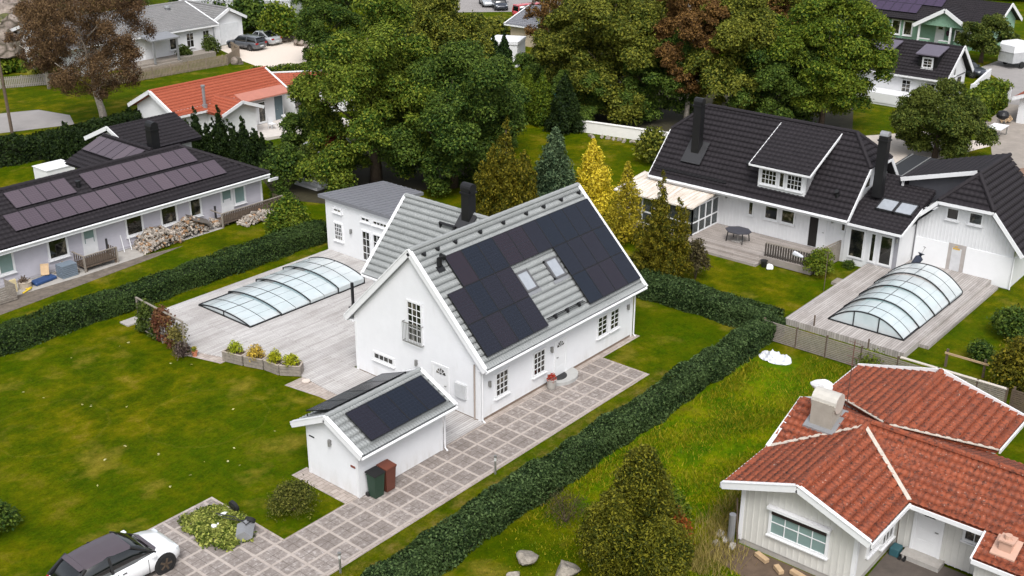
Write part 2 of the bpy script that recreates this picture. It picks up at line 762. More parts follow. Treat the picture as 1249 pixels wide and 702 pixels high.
def conifer(name, label, cat, px, py, top, width, lm, n=12000, size=.3, seed=1, group=None, shape='cone', at=None, h=None, r=None,
            bumps=60, up=.2, lobe=.3, bark=None, sharp=1.0):
    rng = np.random.default_rng(seed)
    if at is None:
        g = G(px, py)
        at = (g.x, g.y, 0)
    if h is None:
        h = height_at(at[0], at[1], top)
    if r is None:
        r = width / 2 * mpp((at[0], at[1], h / 3)) * .97
    root = thing(name, label, cat, at, group)
    mb = MB()
    mb.tube([(at[0], at[1], -.05), (at[0], at[1], h * .5), (at[0], at[1], h * .93)], [.05 + r * .08, .03 + r * .05, .012], 7)
    mb.build('trunk', bark or M_BARK, root, smooth=True)
    C, rad = [], []
    for i in range(bumps):
        t = ((i + .5) / bumps) ** .8
        if shape in ('cone', 'tiers'):
            prof = (1 - t) ** sharp * (1 if t > .1 else .8 + 2 * t)
        elif shape == 'column':
            prof = (1 - t ** 3) * (.8 + .2 * math.sin(t * 3)) * (1 - .5 * t ** 4)
        else:
            prof = math.sin(min(1, t * 1.35 + .12) * PI * .5) * (1 - t) ** .55 * 1.25
        a = i * 2.39996 + rng.normal() * .4
        rr = r * prof * (.8 + .4 * rng.random())
        k = (.45 + .65 * rng.random()) if shape == 'tiers' else .62 + .28 * rng.random()
        C.append((math.cos(a) * rr * k, math.sin(a) * rr * k, h * (.04 + .92 * t)))
        rad.append(max(r * .1, rr * lobe * (1 + .5 * rng.random()) + r * .06))
    if shape == 'spires':
        C, rad = [], []
        ns = 9
        for s_ in range(ns):
            a = s_ * 2.39996 + rng.random()
            q = 0 if s_ == 0 else r * (.28 + .38 * math.sqrt(s_ / ns))
            hs = h if s_ == 0 else h * (.92 - .45 * q / r + .14 * rng.random() - .07)
            rs = r * (.42 if s_ == 0 else .36)
            m_ = max(8, bumps // ns)
            for i in range(m_):
                t = ((i + .5) / m_) ** .85
                b_ = i * 2.39996 + rng.random()
                rr = rs * (1 - t) ** .62 * (.7 + .5 * rng.random())
                C.append((math.cos(a) * q + math.cos(b_) * rr * .7, math.sin(a) * q + math.sin(b_) * rr * .7, hs * (.03 + .95 * t)))
                rad.append(max(r * .05, rr * .42 + r * .02))
    for t in np.linspace(.1, .9, 7):
        C.append((0, 0, h * t))
        rad.append(max(r * .06, r * (1 - t) * (.4 if shape == 'tiers' else .55)))
    pt = (0, 0, .9) if shape in ('column', 'spires') else None
    v, f = leaves(rng, C, rad, int(n * 1.7), size * .75, aspect=.45, up=up, zmin=-.8, squash=1.6 if shape in ('column', 'spires') else 1.15, point=pt, fill=.5)
    raw_mesh('crown', v, f, lm, root)
    return root


def shrub(name, label, cat, at, r, h, lm, n=3000, size=.16, seed=1, group=None, lobes=14, squash=1., lobe=.42, leaf_kw=None, bark=None):
    rng = np.random.default_rng(seed)
    root = thing(name, label, cat, at, group)
    mb = MB()
    for i in range(5):
        a = i * 1.3 + rng.random()
        mb.tube([(at[0], at[1], at[2] - .03), (at[0] + math.cos(a) * r * .3, at[1] + math.sin(a) * r * .3, at[2] + h * .4),
                 (at[0] + math.cos(a) * r * .6, at[1] + math.sin(a) * r * .6, at[2] + h * .75)], [.03, .02, .008], 5)
    mb.build('stem', bark or M_BARK, root)
    C, rad = [], []
    for i in range(lobes):
        a = i * 2.39996
        k = math.sqrt((i + .5) / lobes)
        z = h * (.28 + .5 * (1 - k * k)) * (.85 + .3 * rng.random())
        C.append((math.cos(a) * k * r * .66, math.sin(a) * k * r * .66, z))
        rad.append(min(r, h) * lobe * (.75 + .5 * rng.random()))
    C.append((0, 0, h * .35))
    rad.append(min(r, h) * .45)
    kw = dict(fill=.5, zmin=-.7)
    kw.update(leaf_kw or {})
    v, f = leaves(rng, C, rad, n, size, **kw)
    v[:, 2] = np.maximum(v[:, 2], .01)
    raw_mesh('foliage', v, f, lm, root)
    return root


def hedge(name, label, path, w, h, lm, dens=420, size=.13, seed=1, core=None, wob=.12):
    """clipped hedge along a polyline (x,y points)"""
    rng = np.random.default_rng(seed)
    p0 = path[0]
    root = thing(name, label, 'hedge', (p0[0], p0[1], 0))
    mb = MB()
    V, Fs = [], []
    nv = 0
    for (ax, ay), (bx, by) in zip(path[:-1], path[1:]):
        L = math.hypot(bx - ax, by - ay)
        ux, uy = (bx - ax) / L, (by - ay) / L
        ext = w / 2
        # solid dark core added so the leaves cannot be seen through
        c = w * .31
        mb.prism([(ax - ux * ext * .7 - uy * c, ay - uy * ext * .7 + ux * c, .02), (bx + ux * ext * .7 - uy * c, by + uy * ext * .7 + ux * c, .02),
                  (bx + ux * ext * .7 + uy * c, by + uy * ext * .7 - ux * c, .02), (ax - ux * ext * .7 + uy * c, ay - uy * ext * .7 - ux * c, .02)], (0, 0, h * .74))
        n = int(dens * (L + w) * (2 * h + w))
        s = rng.random(n) * (L + w) - ext
        per = 2 * h + w
        q = rng.random(n) * per
        side = np.where(q < h, 0, np.where(q < h + w, 1, 2))
        d = np.where(side == 0, -w / 2, np.where(side == 2, w / 2, q - h - w / 2))
        z = np.where(side == 0, q, np.where(side == 1, h, q - h - w))
        # wavy clipped surface
        wb = wob * (np.sin(s * 2.3 + seed) * .5 + np.sin(s * 5.1 + 2 * z) * .3 + np.sin(s * .9 + 3 * z + 1.3) * .6)
        depth = rng.random(n) ** 2 * .22 * w
        nx = np.where(side == 0, -1., np.where(side == 2, 1., 0.))
        nz = np.where(side == 1, 1., 0.)
        # round the shoulders
        sh = np.clip((z - h * .72) / (h * .28), 0, 1) * (side != 1)
        dd = d + nx * (wb - depth - sh ** 2 * w * .12)
        hv = .07 * np.sin(s * .41 + seed) + .05 * np.sin(s * 1.13 + 2 * seed) + .03 * np.sin(s * 2.9)
        z = z * (1 + hv / h)
        zz = z + nz * (wb * .9 - depth - (np.abs(d) / (w / 2)) ** 3 * h * .12)
        zz = np.clip(zz + rng.normal(size=n) * .03, .02, None)
        P = np.stack([ax + ux * s - uy * dd, ay + uy * s + ux * dd, zz], 1)
        N = np.stack([-uy * nx, ux * nx, nz + .35], 1) + .6 * rng.normal(size=(n, 3))
        N /= np.linalg.norm(N, axis=1)[:, None]
        a = rng.normal(size=(n, 3)) + np.array([0, 0, .4])
        t = np.cross(N, np.cross(a, N))
        t /= np.linalg.norm(t, axis=1)[:, None]
        b = np.cross(N, t)
        S = size * (.6 + .8 * rng.random(n))[:, None]
        v = np.stack([P - t * S * .5, P + b * S * .26 + N * S * .08, P + t * S * .5, P - b * S * .26 + N * S * .08], 1).reshape(-1, 3)
        V.append(v - np.array([p0[0], p0[1], 0]))
        Fs.append(np.arange(4 * n).reshape(n, 4) + nv)
        nv += 4 * n
    mb.build('inner_core', core or M_HEDGECORE, root)
    raw_mesh('foliage', np.concatenate(V), np.concatenate(Fs), lm, root)
    return root


def rock(name, label, at, sx, sy, sz, seed=1, mat=None, group=None, rz=0., kind=None):
    rng = np.random.default_rng(seed)
    bm = bmesh.new()
    from mathutils import noise as rn_
    bmesh.ops.create_icosphere(bm, subdivisions=4 if max(sx, sy) > .8 else 3, radius=1)
    planes = rng.normal(size=(9, 3))
    planes /= np.linalg.norm(planes, axis=1)[:, None]
    dist = .42 + .4 * rng.random(9)
    for v in bm.verts:
        p = np.array(v.co)
        for n, d in zip(planes, dist):
            e = p @ n - d
            if e > 0:
                p = p - n * e * .9
        p += np.array(v.co.normalized()) * (.10 * rn_.noise(v.co * 1.8 + Vector((seed, 0, 0))) + .05 * rn_.noise(v.co * 4.5 + Vector((seed, 0, 0))))
        v.co = p
    c, s = math.cos(rz), math.sin(rz)
    for v in bm.verts:
        x, y, z = v.co.x * sx, v.co.y * sy, v.co.z * sz + sz * .45
        v.co = (x * c - y * s, x * s + y * c, max(z, -.05))
    me = bpy.data.meshes.new(name)
    bm.to_mesh(me)
    bm.free()
    me.materials.append(mat or M_ROCK)
    me.polygons.foreach_set('use_smooth', [False] * len(me.polygons))
    o = bpy.data.objects.new(name, me)
    o.location = at
    col.objects.link(o)
    return tag(o, label, 'rock', group, kind)
# ------------------------------------------------------------------ material library
M_WHITE = plain('white_paint', (216, 217, 219), .5, var=.04)
t = NT('white_boards')
zz = t.sep(t.pos())[2]
nz_ = t.noise(1.4, None, 7, .7)
drt = t.noise(2.4, None, 6, .75, stretch=(1, 1, .25))
wc = t.ramp(nz_, [(.3, lin((210, 211, 214))), (.7, lin((216, 217, 220)))])
low = t.n('ShaderNodeClamp')
t.l(t.math('MULTIPLY', t.math('SUBTRACT', .75, zz), 1.2), low.inputs[0])
wc = t.mix(t.math('MULTIPLY', low.outputs[0], t.ramp(drt, [(.4, (0, 0, 0, 1)), (.7, (.5, .5, .5, 1))])), wc, lin((168, 160, 146)))
wc = t.mix(t.ramp(drt, [(.58, (0, 0, 0, 1)), (.75, (.16, .16, .16, 1))]), wc, lin((170, 168, 160)))
t.base(wc)
t.set(.55)
M_HSIDE = t.m
M_VSIDE = plain('white_upright_boards', (212, 213, 215), .55, var=.05, scale=1.5)
M_VGREY = plain('pale_upright_boards', (196, 195, 190), .6, var=.07, scale=1.5)
M_GREYSIDE = plain('lilac_grey_boards', (180, 178, 187), .6, var=.07, scale=1.5)
M_MINT = siding('mint_boards', (128, 164, 142), 'xy', .2, .02, .05)
M_STEEL = plain('brushed_steel', (150, 150, 148), .4, .6)
M_DARKSTEEL = plain('dark_steel', (52, 52, 54), .5, .3)
M_BLACK = plain('black_metal', (26, 26, 28), .45, .2, var=.2)
M_BLACKPLASTIC = plain('black_plastic', (30, 30, 31), .5)
M_GALV = plain('zinc_sheet', (150, 151, 154), .42, .5)
t = NT('window_glass')
t.base(t.ramp(t.noise(1.7, None, 3, .6), [(.42, lin((20, 22, 22))), (.56, lin((44, 44, 40))), (.66, lin((104, 98, 86)))]))  # paler patches paint beige reflections into the glass colour
t.set(.05, 0, .8)
M_GLASS = t.m
M_PALEGLASS = plain('pale_window_glass', (120, 142, 140), .06, 0, var=.2, scale=.5, spec=.8)
M_SKYGLASS = plain('rooflight_glass', (150, 155, 162), .08, 0, spec=.9)
M_TILEGREY = tile_mat('grey_roof_tiles', (124, 127, 127), (144, 147, 147))
M_TILEBLACK = tile_mat('black_roof_tiles', (31, 28, 31), (41, 37, 41), rough=.72, spec=.25)
M_TILERED = tile_mat('worn_red_tiles', (124, 60, 38), (150, 79, 51), spots=(90, 50, 39))
M_TILEORANGE = tile_mat('orange_roof_tiles', (142, 68, 46), (158, 82, 58))
M_SHINGLE = tile_mat('grey_felt_shingles', (112, 112, 112), (130, 129, 129), rough=.85)
M_SEAM = plain('standing_seam_grey', (126, 127, 133), .5, .3, var=.08)
M_ROCK = plain('granite', (138, 131, 121), .9, var=.5, scale=5)
t = NT('bare_rock')
_n1 = t.noise(.7, None, 8, .75)
_n2 = t.noise(3.5, None, 6, .75)
_v = t.n('ShaderNodeTexVoronoi', feature='DISTANCE_TO_EDGE')
_v.inputs['Scale'].default_value = .42
_w = t.n('ShaderNodeVectorMath', operation='ADD')
t.l(t.pos(), _w.inputs[0])
_nc = t.n('ShaderNodeTexNoise')
_nc.inputs['Scale'].default_value = .6
t.l(t.pos(), _nc.inputs['Vector'])
t.l(_nc.outputs['Color'], _w.inputs[1])
t.l(_w.outputs[0], _v.inputs['Vector'])
_c = t.ramp(_n1, [(.3, lin((78, 70, 64))), (.48, lin((128, 117, 109))), (.68, lin((162, 150, 141)))])
_c = t.mix(t.ramp(_v.outputs['Distance'], [(.0, (.9, .9, .9, 1)), (.09, (0, 0, 0, 1))]), _c, lin((52, 48, 38)))
_c = t.mix(t.ramp(_n2, [(.5, (0, 0, 0, 1)), (.68, (.6, .6, .6, 1))]), _c, lin((86, 84, 66)))
t.base(_c)
t.set(.95, 0, .1)
t.bump(_n2, .7, .15)
M_BIGROCK = t.m
M_CONCRETE = plain('concrete', (158, 154, 149), .85, var=.18)
M_WOODGREY = plain('weathered_wood', (134, 126, 117), .8, var=.3, scale=7)
M_WOODBROWN = plain('brown_stained_wood', (92, 78, 66), .75, var=.3, scale=7)
M_WOODRAW = plain('raw_timber', (176, 150, 118), .8, var=.2, scale=5)
M_BARK = plain('bark', (78, 66, 54), .9, var=.35, scale=6)
M_BIRCHBARK = plain('birch_bark', (168, 159, 149), .85, var=.5, scale=6)
M_SOIL = plain('bare_soil', (92, 76, 62), .95, var=.35, scale=2)
M_HEDGECORE = plain('dark_hedge_core', (38, 44, 28), .95, var=.3)
M_RED = plain('red_paint', (170, 36, 36), .35)


def grass_mat():
    t = NT('grass')
    p = t.pos()
    o = t.sep(p)
    n0 = t.noise(.11, p, 3, .5)
    n1 = t.noise(.55, p, 7, .68)
    n2 = t.noise(2.6, p, 6, .75)
    n3 = t.noise(9., p, 5, .85)
    n4 = t.noise(26., p, 4, .9)
    sw = t.noise(1.9, p, 7, .8, stretch=(.85, 1.3, 1))
    mown = t.ramp(n1, [(.30, lin((44, 63, 0))), (.47, lin((70, 82, 0))), (.58, lin((98, 97, 4))), (.72, lin((130, 112, 40)))])
    mown = t.mix(t.ramp(n0, [(.38, (0, 0, 0, 1)), (.62, (.6, .6, .6, 1))]), mown, lin((56, 82, 0)))
    mown = t.mix(t.ramp(t.noise(.34, p, 5, .6), [(.55, (0, 0, 0, 1)), (.72, (.8, .8, .8, 1))]), mown, lin((140, 122, 48)))
    mown = t.mix(t.ramp(sw, [(.46, (0, 0, 0, 1)), (.7, (.35, .35, .35, 1))]), mown, lin((108, 102, 6)))
    wild = t.ramp(n1, [(.32, lin((44, 80, 0))), (.46, lin((82, 104, 0))), (.57, lin((118, 120, 2))), (.74, lin((136, 120, 36)))])
    wild = t.mix(t.ramp(n0, [(.4, (0, 0, 0, 1)), (.7, (.5, .5, .5, 1))]), wild, lin((84, 120, 10)))
    # faint wheel tracks of the mower
    for cx, cy, r0, ww in ((-7.5, 9.6, 2.6, .05), (-12.5, 14.0, 2.4, .06)):
        vd = t.n('ShaderNodeVectorMath', operation='DISTANCE')
        t.l(p, vd.inputs[0])
        vd.inputs[1].default_value = (cx, cy, 0)
        q = t.math('ABSOLUTE', t.math('SUBTRACT', t.math('ADD', vd.outputs['Value'], t.math('MULTIPLY', n1, 1.4)), r0 + .7))
        e = t.math('MULTIPLY', t.math('MULTIPLY', t.math('LESS_THAN', q, ww), .35), t.math('MULTIPLY', n2, n1))
        mown = t.mix(e, mown, lin((150, 132, 60)))
    # rough meadow in the plot south of the laurel hedge
    wx = t.math('MULTIPLY', t.math('SUBTRACT', n1, .5), 3.0)

    def inside(v, a, b, s):
        u = t.math('ADD', v, wx)
        e = t.math('MULTIPLY', t.math('SMOOTH_MIN', t.math('SUBTRACT', u, a), t.math('SUBTRACT', b, u), .3), 1 / s)
        nd = t.n('ShaderNodeClamp')
        t.l(e, nd.inputs[0])
        return nd.outputs[0]
    mk = t.math('MULTIPLY', inside(o[0], -5., 15.4, 2.5), inside(o[1], -15.5, -5.4, 1.0))
    c = t.mix(mk, mown, wild)
    # worn strip between the paving and the laurel hedge
    nd_ = t.n('ShaderNodeClamp')
    t.l(t.math('MULTIPLY', t.math('SMOOTH_MIN', t.math('ADD', o[1], 5.2), t.math('SUBTRACT', -3.0, o[1]), .2), 1.4), nd_.inputs[0])
    dry = t.math('MULTIPLY', nd_.outputs[0], t.math('LESS_THAN', o[0], 9.5))
    dryc = t.ramp(n2, [(.38, lin((84, 88, 16))), (.52, lin((112, 98, 44))), (.66, lin((126, 104, 70)))])
    c = t.mix(t.math('MULTIPLY', dry, t.ramp(t.noise(.8, p, 6, .7), [(.42, (0, 0, 0, 1)), (.6, (.9, .9, .9, 1))])), c, dryc)
    dk = t.ramp(n2, [(.3, (.45, .45, .45, 1)), (.62, (1.1, 1.1, 1.1, 1))])
    c = t.mix(.55, c, dk, 'MULTIPLY')
    dk2 = t.ramp(n3, [(.3, (.5, .52, .45, 1)), (.7, (1.25, 1.25, 1.2, 1))])
    c = t.mix(.75, c, dk2, 'MULTIPLY')
    dk3 = t.ramp(n4, [(.3, (.55, .6, .5, 1)), (.7, (1.3, 1.3, 1.25, 1))])
    c = t.mix(.65, c, dk3, 'MULTIPLY')
    t.base(c)
    t.set(.9, 0, .03)
    h = t.math('ADD', t.math('MULTIPLY', n3, .6), t.math('MULTIPLY', n4, .4))
    t.bump(h, .7, .08)
    return t.m


def deck_mat(name, c1, c2, dirx=True, w=.13, L=4.2, gap=(70, 66, 64)):
    t = NT(name)
    br = t.n('ShaderNodeTexBrick')
    br.offset = .37
    br.inputs['Color1'].default_value = lin(c1)
    br.inputs['Color2'].default_value = lin(c2)
    br.inputs['Mortar'].default_value = lin(gap)
    br.inputs['Scale'].default_value = 1.
    br.inputs['Mortar Size'].default_value = .006
    br.inputs['Brick Width'].default_value = L
    br.inputs['Row Height'].default_value = w
    mp = t.n('ShaderNodeMapping')
    if not dirx:
        mp.inputs['Rotation'].default_value = (0, 0, PI / 2)
    t.l(t.pos(), mp.inputs[0])
    t.l(mp.outputs[0], br.inputs[0])
    n = t.noise(3., t.pos(), 6, .7, stretch=(.5, 5, 1) if dirx else (5, .5, 1))
    n2 = t.noise(.45, t.pos(), 5, .7)
    c = t.mix(.5, br.outputs[0], t.ramp(n, [(.3, (.62, .6, .58, 1)), (.7, (1.2, 1.2, 1.2, 1))]), 'MULTIPLY')
    c = t.mix(.5, c, t.ramp(n2, [(.35, (.74, .71, .68, 1)), (.65, (1.1, 1.1, 1.1, 1))]), 'MULTIPLY')
    t.base(c)
    t.set(.75, 0, .3)
    t.bump(br.outputs['Fac'], -.3, .01)
    return t.m


def paving_mat():
    t = NT('slab_paving')
    o = t.sep(t.pos())

    def cell(v, off, p):
        q = t.math('DIVIDE', t.math('ADD', v, off), p)
        return t.math('FRACT', q), t.math('FLOOR', q)
    fx, ix = cell(o[0], .59 + 93 * .924 + .055, .924)
    fy, iy = cell(o[1], .22 + 40 * .903 + .055, .903)
    strip = t.math('MAXIMUM', t.math('LESS_THAN', fx, .12), t.math('LESS_THAN', fy, .12))
    n = t.noise(5., None, 9, .8)
    n2 = t.noise(.6, None, 4, .6)
    wn = t.n('ShaderNodeTexWhiteNoise', noise_dimensions='2D')
    cb = t.n('ShaderNodeCombineXYZ')
    t.l(ix, cb.inputs[0])
    t.l(iy, cb.inputs[1])
    t.l(cb.outputs[0], wn.inputs['Vector'])
    slab = t.ramp(n, [(.3, lin((112, 104, 99))), (.48, lin((134, 126, 121))), (.56, lin((152, 145, 141))), (.64, lin((184, 178, 175)))])
    slab = t.mix(t.math('MULTIPLY', wn.outputs[0], .5), slab, lin((104, 96, 91)))
    # the four stones of each panel
    hx = t.math('ABSOLUTE', t.math('SUBTRACT', fx, .56))
    hy = t.math('ABSOLUTE', t.math('SUBTRACT', fy, .56))
    jt = t.math('MAXIMUM', t.math('LESS_THAN', hx, .014), t.math('LESS_THAN', hy, .014))
    slab = t.mix(t.math('MULTIPLY', jt, .55), slab, lin((70, 62, 56)))
    st = t.ramp(n, [(.3, lin((152, 143, 136))), (.7, lin((178, 169, 162)))])
    c = t.mix(strip, slab, st)
    c = t.mix(.5, c, t.ramp(n2, [(.35, (.78, .76, .75, 1)), (.65, (1.08, 1.07, 1.06, 1))]), 'MULTIPLY')
    t.base(c)
    t.set(.8, 0, .25)
    t.bump(t.math('ADD', t.math('MULTIPLY', jt, -1.), t.math('MULTIPLY', n, .3)), .4, .01)
    return t.m


def pv_mat(name, base, var, line, rough=.18, nx=6, nz=10, spec=.5):
    t = NT(name)
    o = t.sep(t.obj())
    oi = t.n('ShaderNodeObjectInfo')
    c = t.mix(t.math('POWER', oi.outputs['Random'], 2.2), lin(base), lin(var))
    fx = t.math('FRACT', t.math('MULTIPLY', t.math('ADD', o[0], 5.0), nx))
    fy = t.math('FRACT', t.math('MULTIPLY', t.math('ADD', o[1], 5.0), nx))
    ln = t.math('MAXIMUM', t.math('LESS_THAN', fx, .1), t.math('LESS_THAN', fy, .1))
    mid = t.math('LESS_THAN', t.math('ABSOLUTE', o[1]), .012)
    c = t.mix(t.math('MULTIPLY', t.math('MAXIMUM', ln, mid), .7), c, lin(line))
    t.base(c)
    t.set(rough, 0, spec)
    return t.m


M_GRASS = grass_mat()
M_DECK = deck_mat('silver_deck_boards', (188, 186, 185), (168, 165, 164))
M_DECK2 = deck_mat('grey_deck_boards', (174, 169, 166), (150, 145, 142))
M_DECK2Y = deck_mat('grey_cross_deck_boards', (162, 155, 150), (140, 133, 128), dirx=False)
M_PAVE = paving_mat()
M_EDGE = deck_mat('edging_stones', (176, 166, 159), (154, 144, 137), True, .22, .35, (96, 88, 80))
M_GRAVEL = plain('pale_gravel', (206, 194, 182), .9, var=.1, scale=6)
M_ASPHALT = plain('asphalt', (138, 134, 132), .9, var=.12, scale=.8)
M_YARD = plain('grey_yard', (142, 134, 126), .9, var=.2, scale=1.1)
M_PV = pv_mat('black_solar_cells', (17, 24, 36), (38, 29, 37), (30, 34, 44), rough=.26, spec=.42)
M_PVFRAME = plain('black_panel_frame', (14, 14, 16), .4)
M_PVL = pv_mat('sky_tinted_solar_cells', (70, 60, 68), (82, 71, 78), (98, 88, 95), .3, 6)  # violet grey paints the grazing sky reflection into the cells
M_PVLF = plain('grey_panel_frame', (62, 56, 62), .4, .2)

# ------------------------------------------------------------------ ground
gm = MB()
gm.box(-400, 700, -400, 700, -1.0, 0)
tag(gm.build('ground', M_GRASS), None, None, None, 'structure')

sheet('paving', [(-30, -3.0), (8.53, -3.0), (8.53, -.3), (-11.36, -.3), (-11.36, 4.05), (-30, 4.05)], .012, M_PAVE)
sheet('paving_edge', [(-30, -3.12), (8.65, -3.12), (8.65, -.36), (11.9, -.36), (11.9, .02), (-2.6, .02), (-2.6, -.2), (-7.4, -.2), (-7.4, 3.0), (-8.2, 3.0),
                      (-8.2, -.2), (-11.24, -.2), (-11.24, 4.17), (-30, 4.17)], .006, M_EDGE)
sheet('path', [(-3.35, 9.3), (-2.2, 9.3), (-2.4, 7.1), (-2.4, 2.7), (-2.9, 2.7), (-3.05, 7.2)], .008, M_EDGE)
sheet('step_path', [(-4.5, 15.6), (-3.7, 15.6), (-3.3, 13.4), (-3.9, 13.4)], .01, M_EDGE)
mb = MB()
mb.box(-4.4, -3.2, 20.55, 21.3, 0, .07)
mb.build('paving_pad', M_CONCRETE)['kind'] = 'structure'
mb = MB()
mb.prism([(x, y, .0) for x, y in [(-3.95, 21.0), (9.83, 21.0), (9.83, 8.2), (.0, 8.2), (.0, 3.0), (.0, -.2), (-2.62, -.2), (-2.4, 7.3), (-2.25, 9.4), (-3.3, 13.5), (-3.95, 15.4)]], (0, 0, .05))
mb.build('deck', M_DECK)['kind'] = 'structure'

# ------------------------------------------------------------------ main house
H = thing('white_house', 'white boarded gable house with grey tiles and black solar panels, centre of the plot', 'house', (0, 0, 0))
EZ, RZ, YR = 2.74, 7.13, 3.946
gable_wall(0, 11.6, 0, 7.89, -.05, 3.0, 6.94, 'x').build('wall', M_HSIDE, H)
gable_wall(3.55, 9.2, 7.0, 10.35, -.05, 3.42, 6.3, 'y').build('wall', M_HSIDE, H)['label'] = 'rear wing walls'
mb = MB()
wbox(mb, FY(0), -.02, 11.62, -.05, .14, 0, .012)
wbox(mb, FX(0), -.02, 7.9, -.05, .12, 0, .012)
mb.build('plinth', plain('plinth_brown', (120, 104, 92), .8), H)
X0, X1 = -.2, 12.05
RA = tile_roof('roof', [(X0, -.444, EZ), (X1, -.444, EZ), (X1, YR, RZ), (X0, YR, RZ)], M_TILEGREY, H, tw=.15, tl=.33, h=.03, gap=.055)
tile_roof('roof', [(X0, 8.336, EZ), (X1, 8.336, EZ), (X1, YR, RZ), (X0, YR, RZ)], M_TILEGREY, H, tw=.15, tl=.33, h=.03, gap=.055)
def gable_clip(z):
    k = max(0, min(3.9, z - 3.0)) if z > 3.0 else 0
    return (max(0, (z - 2.98)) * 1.0 if z > 2.98 else 0, 7.89 - (max(0, (z - 2.98)) if z > 2.98 else 0))


clapboards(H, FX(0), 0, 7.89, .1, 6.8, .145, gable_clip)
clapboards(H, FY(0), 0, 11.6, .14, 2.62, .145)
wl = tile_roof('roof', [(3.15, 7.6, 3.25), (3.15, 10.7, 3.25), (6.36, 10.7, 6.55), (6.36, 4.4, 6.55)], M_TILEGREY, H, tw=.15, tl=.33, h=.03, gap=.055)
tile_roof('roof', [(9.57, 7.6, 3.25), (9.57, 10.7, 3.25), (6.36, 10.7, 6.55), (6.36, 4.4, 6.55)], M_TILEGREY, H, tw=.15, tl=.33, h=.03, gap=.055)
ridge_tiles(H, [((X0 + .05, YR, RZ + .04), (X1 - .05, YR, RZ + .04)), ((6.36, 4.5, 6.6), (6.36, 10.65, 6.6))], M_TILEGREY)
# barge boards, fascias, gutters
for x in (X0 - .02, X1 + .02):
    for y in (-.46, 8.352):
        b = MB()
        b.beam((x, y, EZ - .06), (x, YR, RZ - .04), .05, .30)
        b.beam((x + (.05 if x < 0 else -.05), y, EZ + .085), (x + (.05 if x < 0 else -.05), YR, RZ + .1), .2, .035)
        b.build('barge_board', M_WHITE, H)
b = MB()
b.beam((3.13, 10.72, 3.2), (6.36, 10.72, 6.52), .05, .28)
b.beam((3.13, 10.68, 3.33), (6.36, 10.68, 6.65), .16, .035)
b.build('barge_board', M_WHITE, H)
b = MB()
b.beam((9.59, 10.72, 3.2), (6.36, 10.72, 6.52), .05, .28)
b.build('barge_board', M_WHITE, H)
for (p, q) in (((X0, -.5, 2.66), (X1, -.5, 2.66)), ((X0, 8.4, 2.66), (X1, 8.4, 2.66)), ((3.1, 7.9, 3.18), (3.1, 10.7, 3.18))):
    b = MB()
    b.tube([p, q], .065, 8)
    b.build('gutter', M_WHITE, H)
b = MB()
b.box(X0 + .05, X1 - .05, -.42, .0, 2.56, 2.64)
b.box(X0 + .05, X1 - .05, 7.89, 8.3, 2.56, 2.64)
b.build('eave_soffit', M_WHITE, H)
b = MB()
b.box(-.03, .12, -.03, .12, 0, 2.9)
b.box(11.48, 11.63, -.03, .1, 0, 2.9)
b.box(-.03, .12, 7.77, 7.92, 0, 2.9)
b.build('corner_board', M_WHITE, H)
downpipe(H, .02, -.1, 0, 2.6)
downpipe(H, 11.66, -.1, 0, 2.6)
b = MB()
b.tube([(-.06, .3, 2.75), (-.06, .3, .05)], .04, 8)
b.build('downpipe', plain('taupe_pipe', (150, 140, 132), .5), H)

Wf, Wg = FY(0), FX(0)
window(H, Wf, .92, 1.86, .78, 2.05, 3, 4)
window(H, Wf, 3.56, 4.5, .78, 2.05, 3, 4)
window(H, Wf, 8.53, 9.42, .95, 2.1, 2, 4)
window(H, Wf, 9.58, 10.42, .95, 2.1, 2, 4)


def fan_light(par, F, a, z, r):
    """half-round fan light: ribs over a dark pane"""
    O, u, n = F
    mb = MB()
    pts = [O + u * (a + r * math.cos(t)) + n * .042 + Vector((0, 0, z + r * math.sin(t))) for t in [PI * i / 12 for i in range(13)]]
    mb.prism(pts, n * .008)
    g = mb.build('fan_light', M_GLASS, par)
    mb = MB()
    for i in range(1, 5):
        t = PI * i / 5
        c = O + u * a + n * .054 + Vector((0, 0, z))
        mb.beam(c, c + u * (r * math.cos(t)) + Vector((0, 0, r * math.sin(t))), .03, .012, up=n)
    mb.prism([O + u * (a + r * .4 * math.cos(t)) + n * .052 + Vector((0, 0, z + r * .4 * math.sin(t))) for t in [PI * i / 8 for i in range(9)]], n * .008)
    mb.build('glazing_bar', M_WHITE, par)


d = door(H, Wf, 5.18, 6.13, .12, 2.06)
fan_light(H, Wf, 5.62, 1.66, .25)
d = door(H, Wg, 1.84, 2.9, .08, 2.08)
fan_light(H, Wg, 2.32, 1.62, .28)
for a, z in ((.53, 1.71), (4.93, 1.74), (11.13, 1.8)):
    wall_lamp(H, Wf, a, z)
wall_lamp(H, Wg, 3.84, 1.7)
window(H, Wg, 5.3, 6.7, .98, 1.42, 4, 1)
# french window with a juliet balcony
window(H, Wg, 3.38, 4.36, 2.66, 4.72, 3, 6, sill=False)
b = MB()
for z in (2.68, 3.62):
    b.beam((-.2, 3.36, z), (-.2, 4.52, z), .03, .04)
for i in range(13):
    y = 3.36 + 1.16 * i / 12
    b.tube([(-.2, y, 2.68), (-.2, y, 3.62)], .011, 5)
for y in (3.36, 4.52):
    for z in (2.68, 3.62):
        b.beam((-.2, y, z), (0.0, y, z), .03, .03)
b.build('balcony_rail', M_STEEL, H)
b = MB()
wbox(b, Wg, .8, 1.4, .86, 1.56, 0, .14)
b.build('meter_box', plain('pale_grey_box', (190, 192, 194), .5), H)

# panels on the south slope
PN = Vector((0, -1, 1)).normalized()
PVDN = Vector((0, -1, -1)).normalized()


def slope(x, v, off=0.):
    return Vector((x, YR, RZ)) + PVDN * v + PN * off


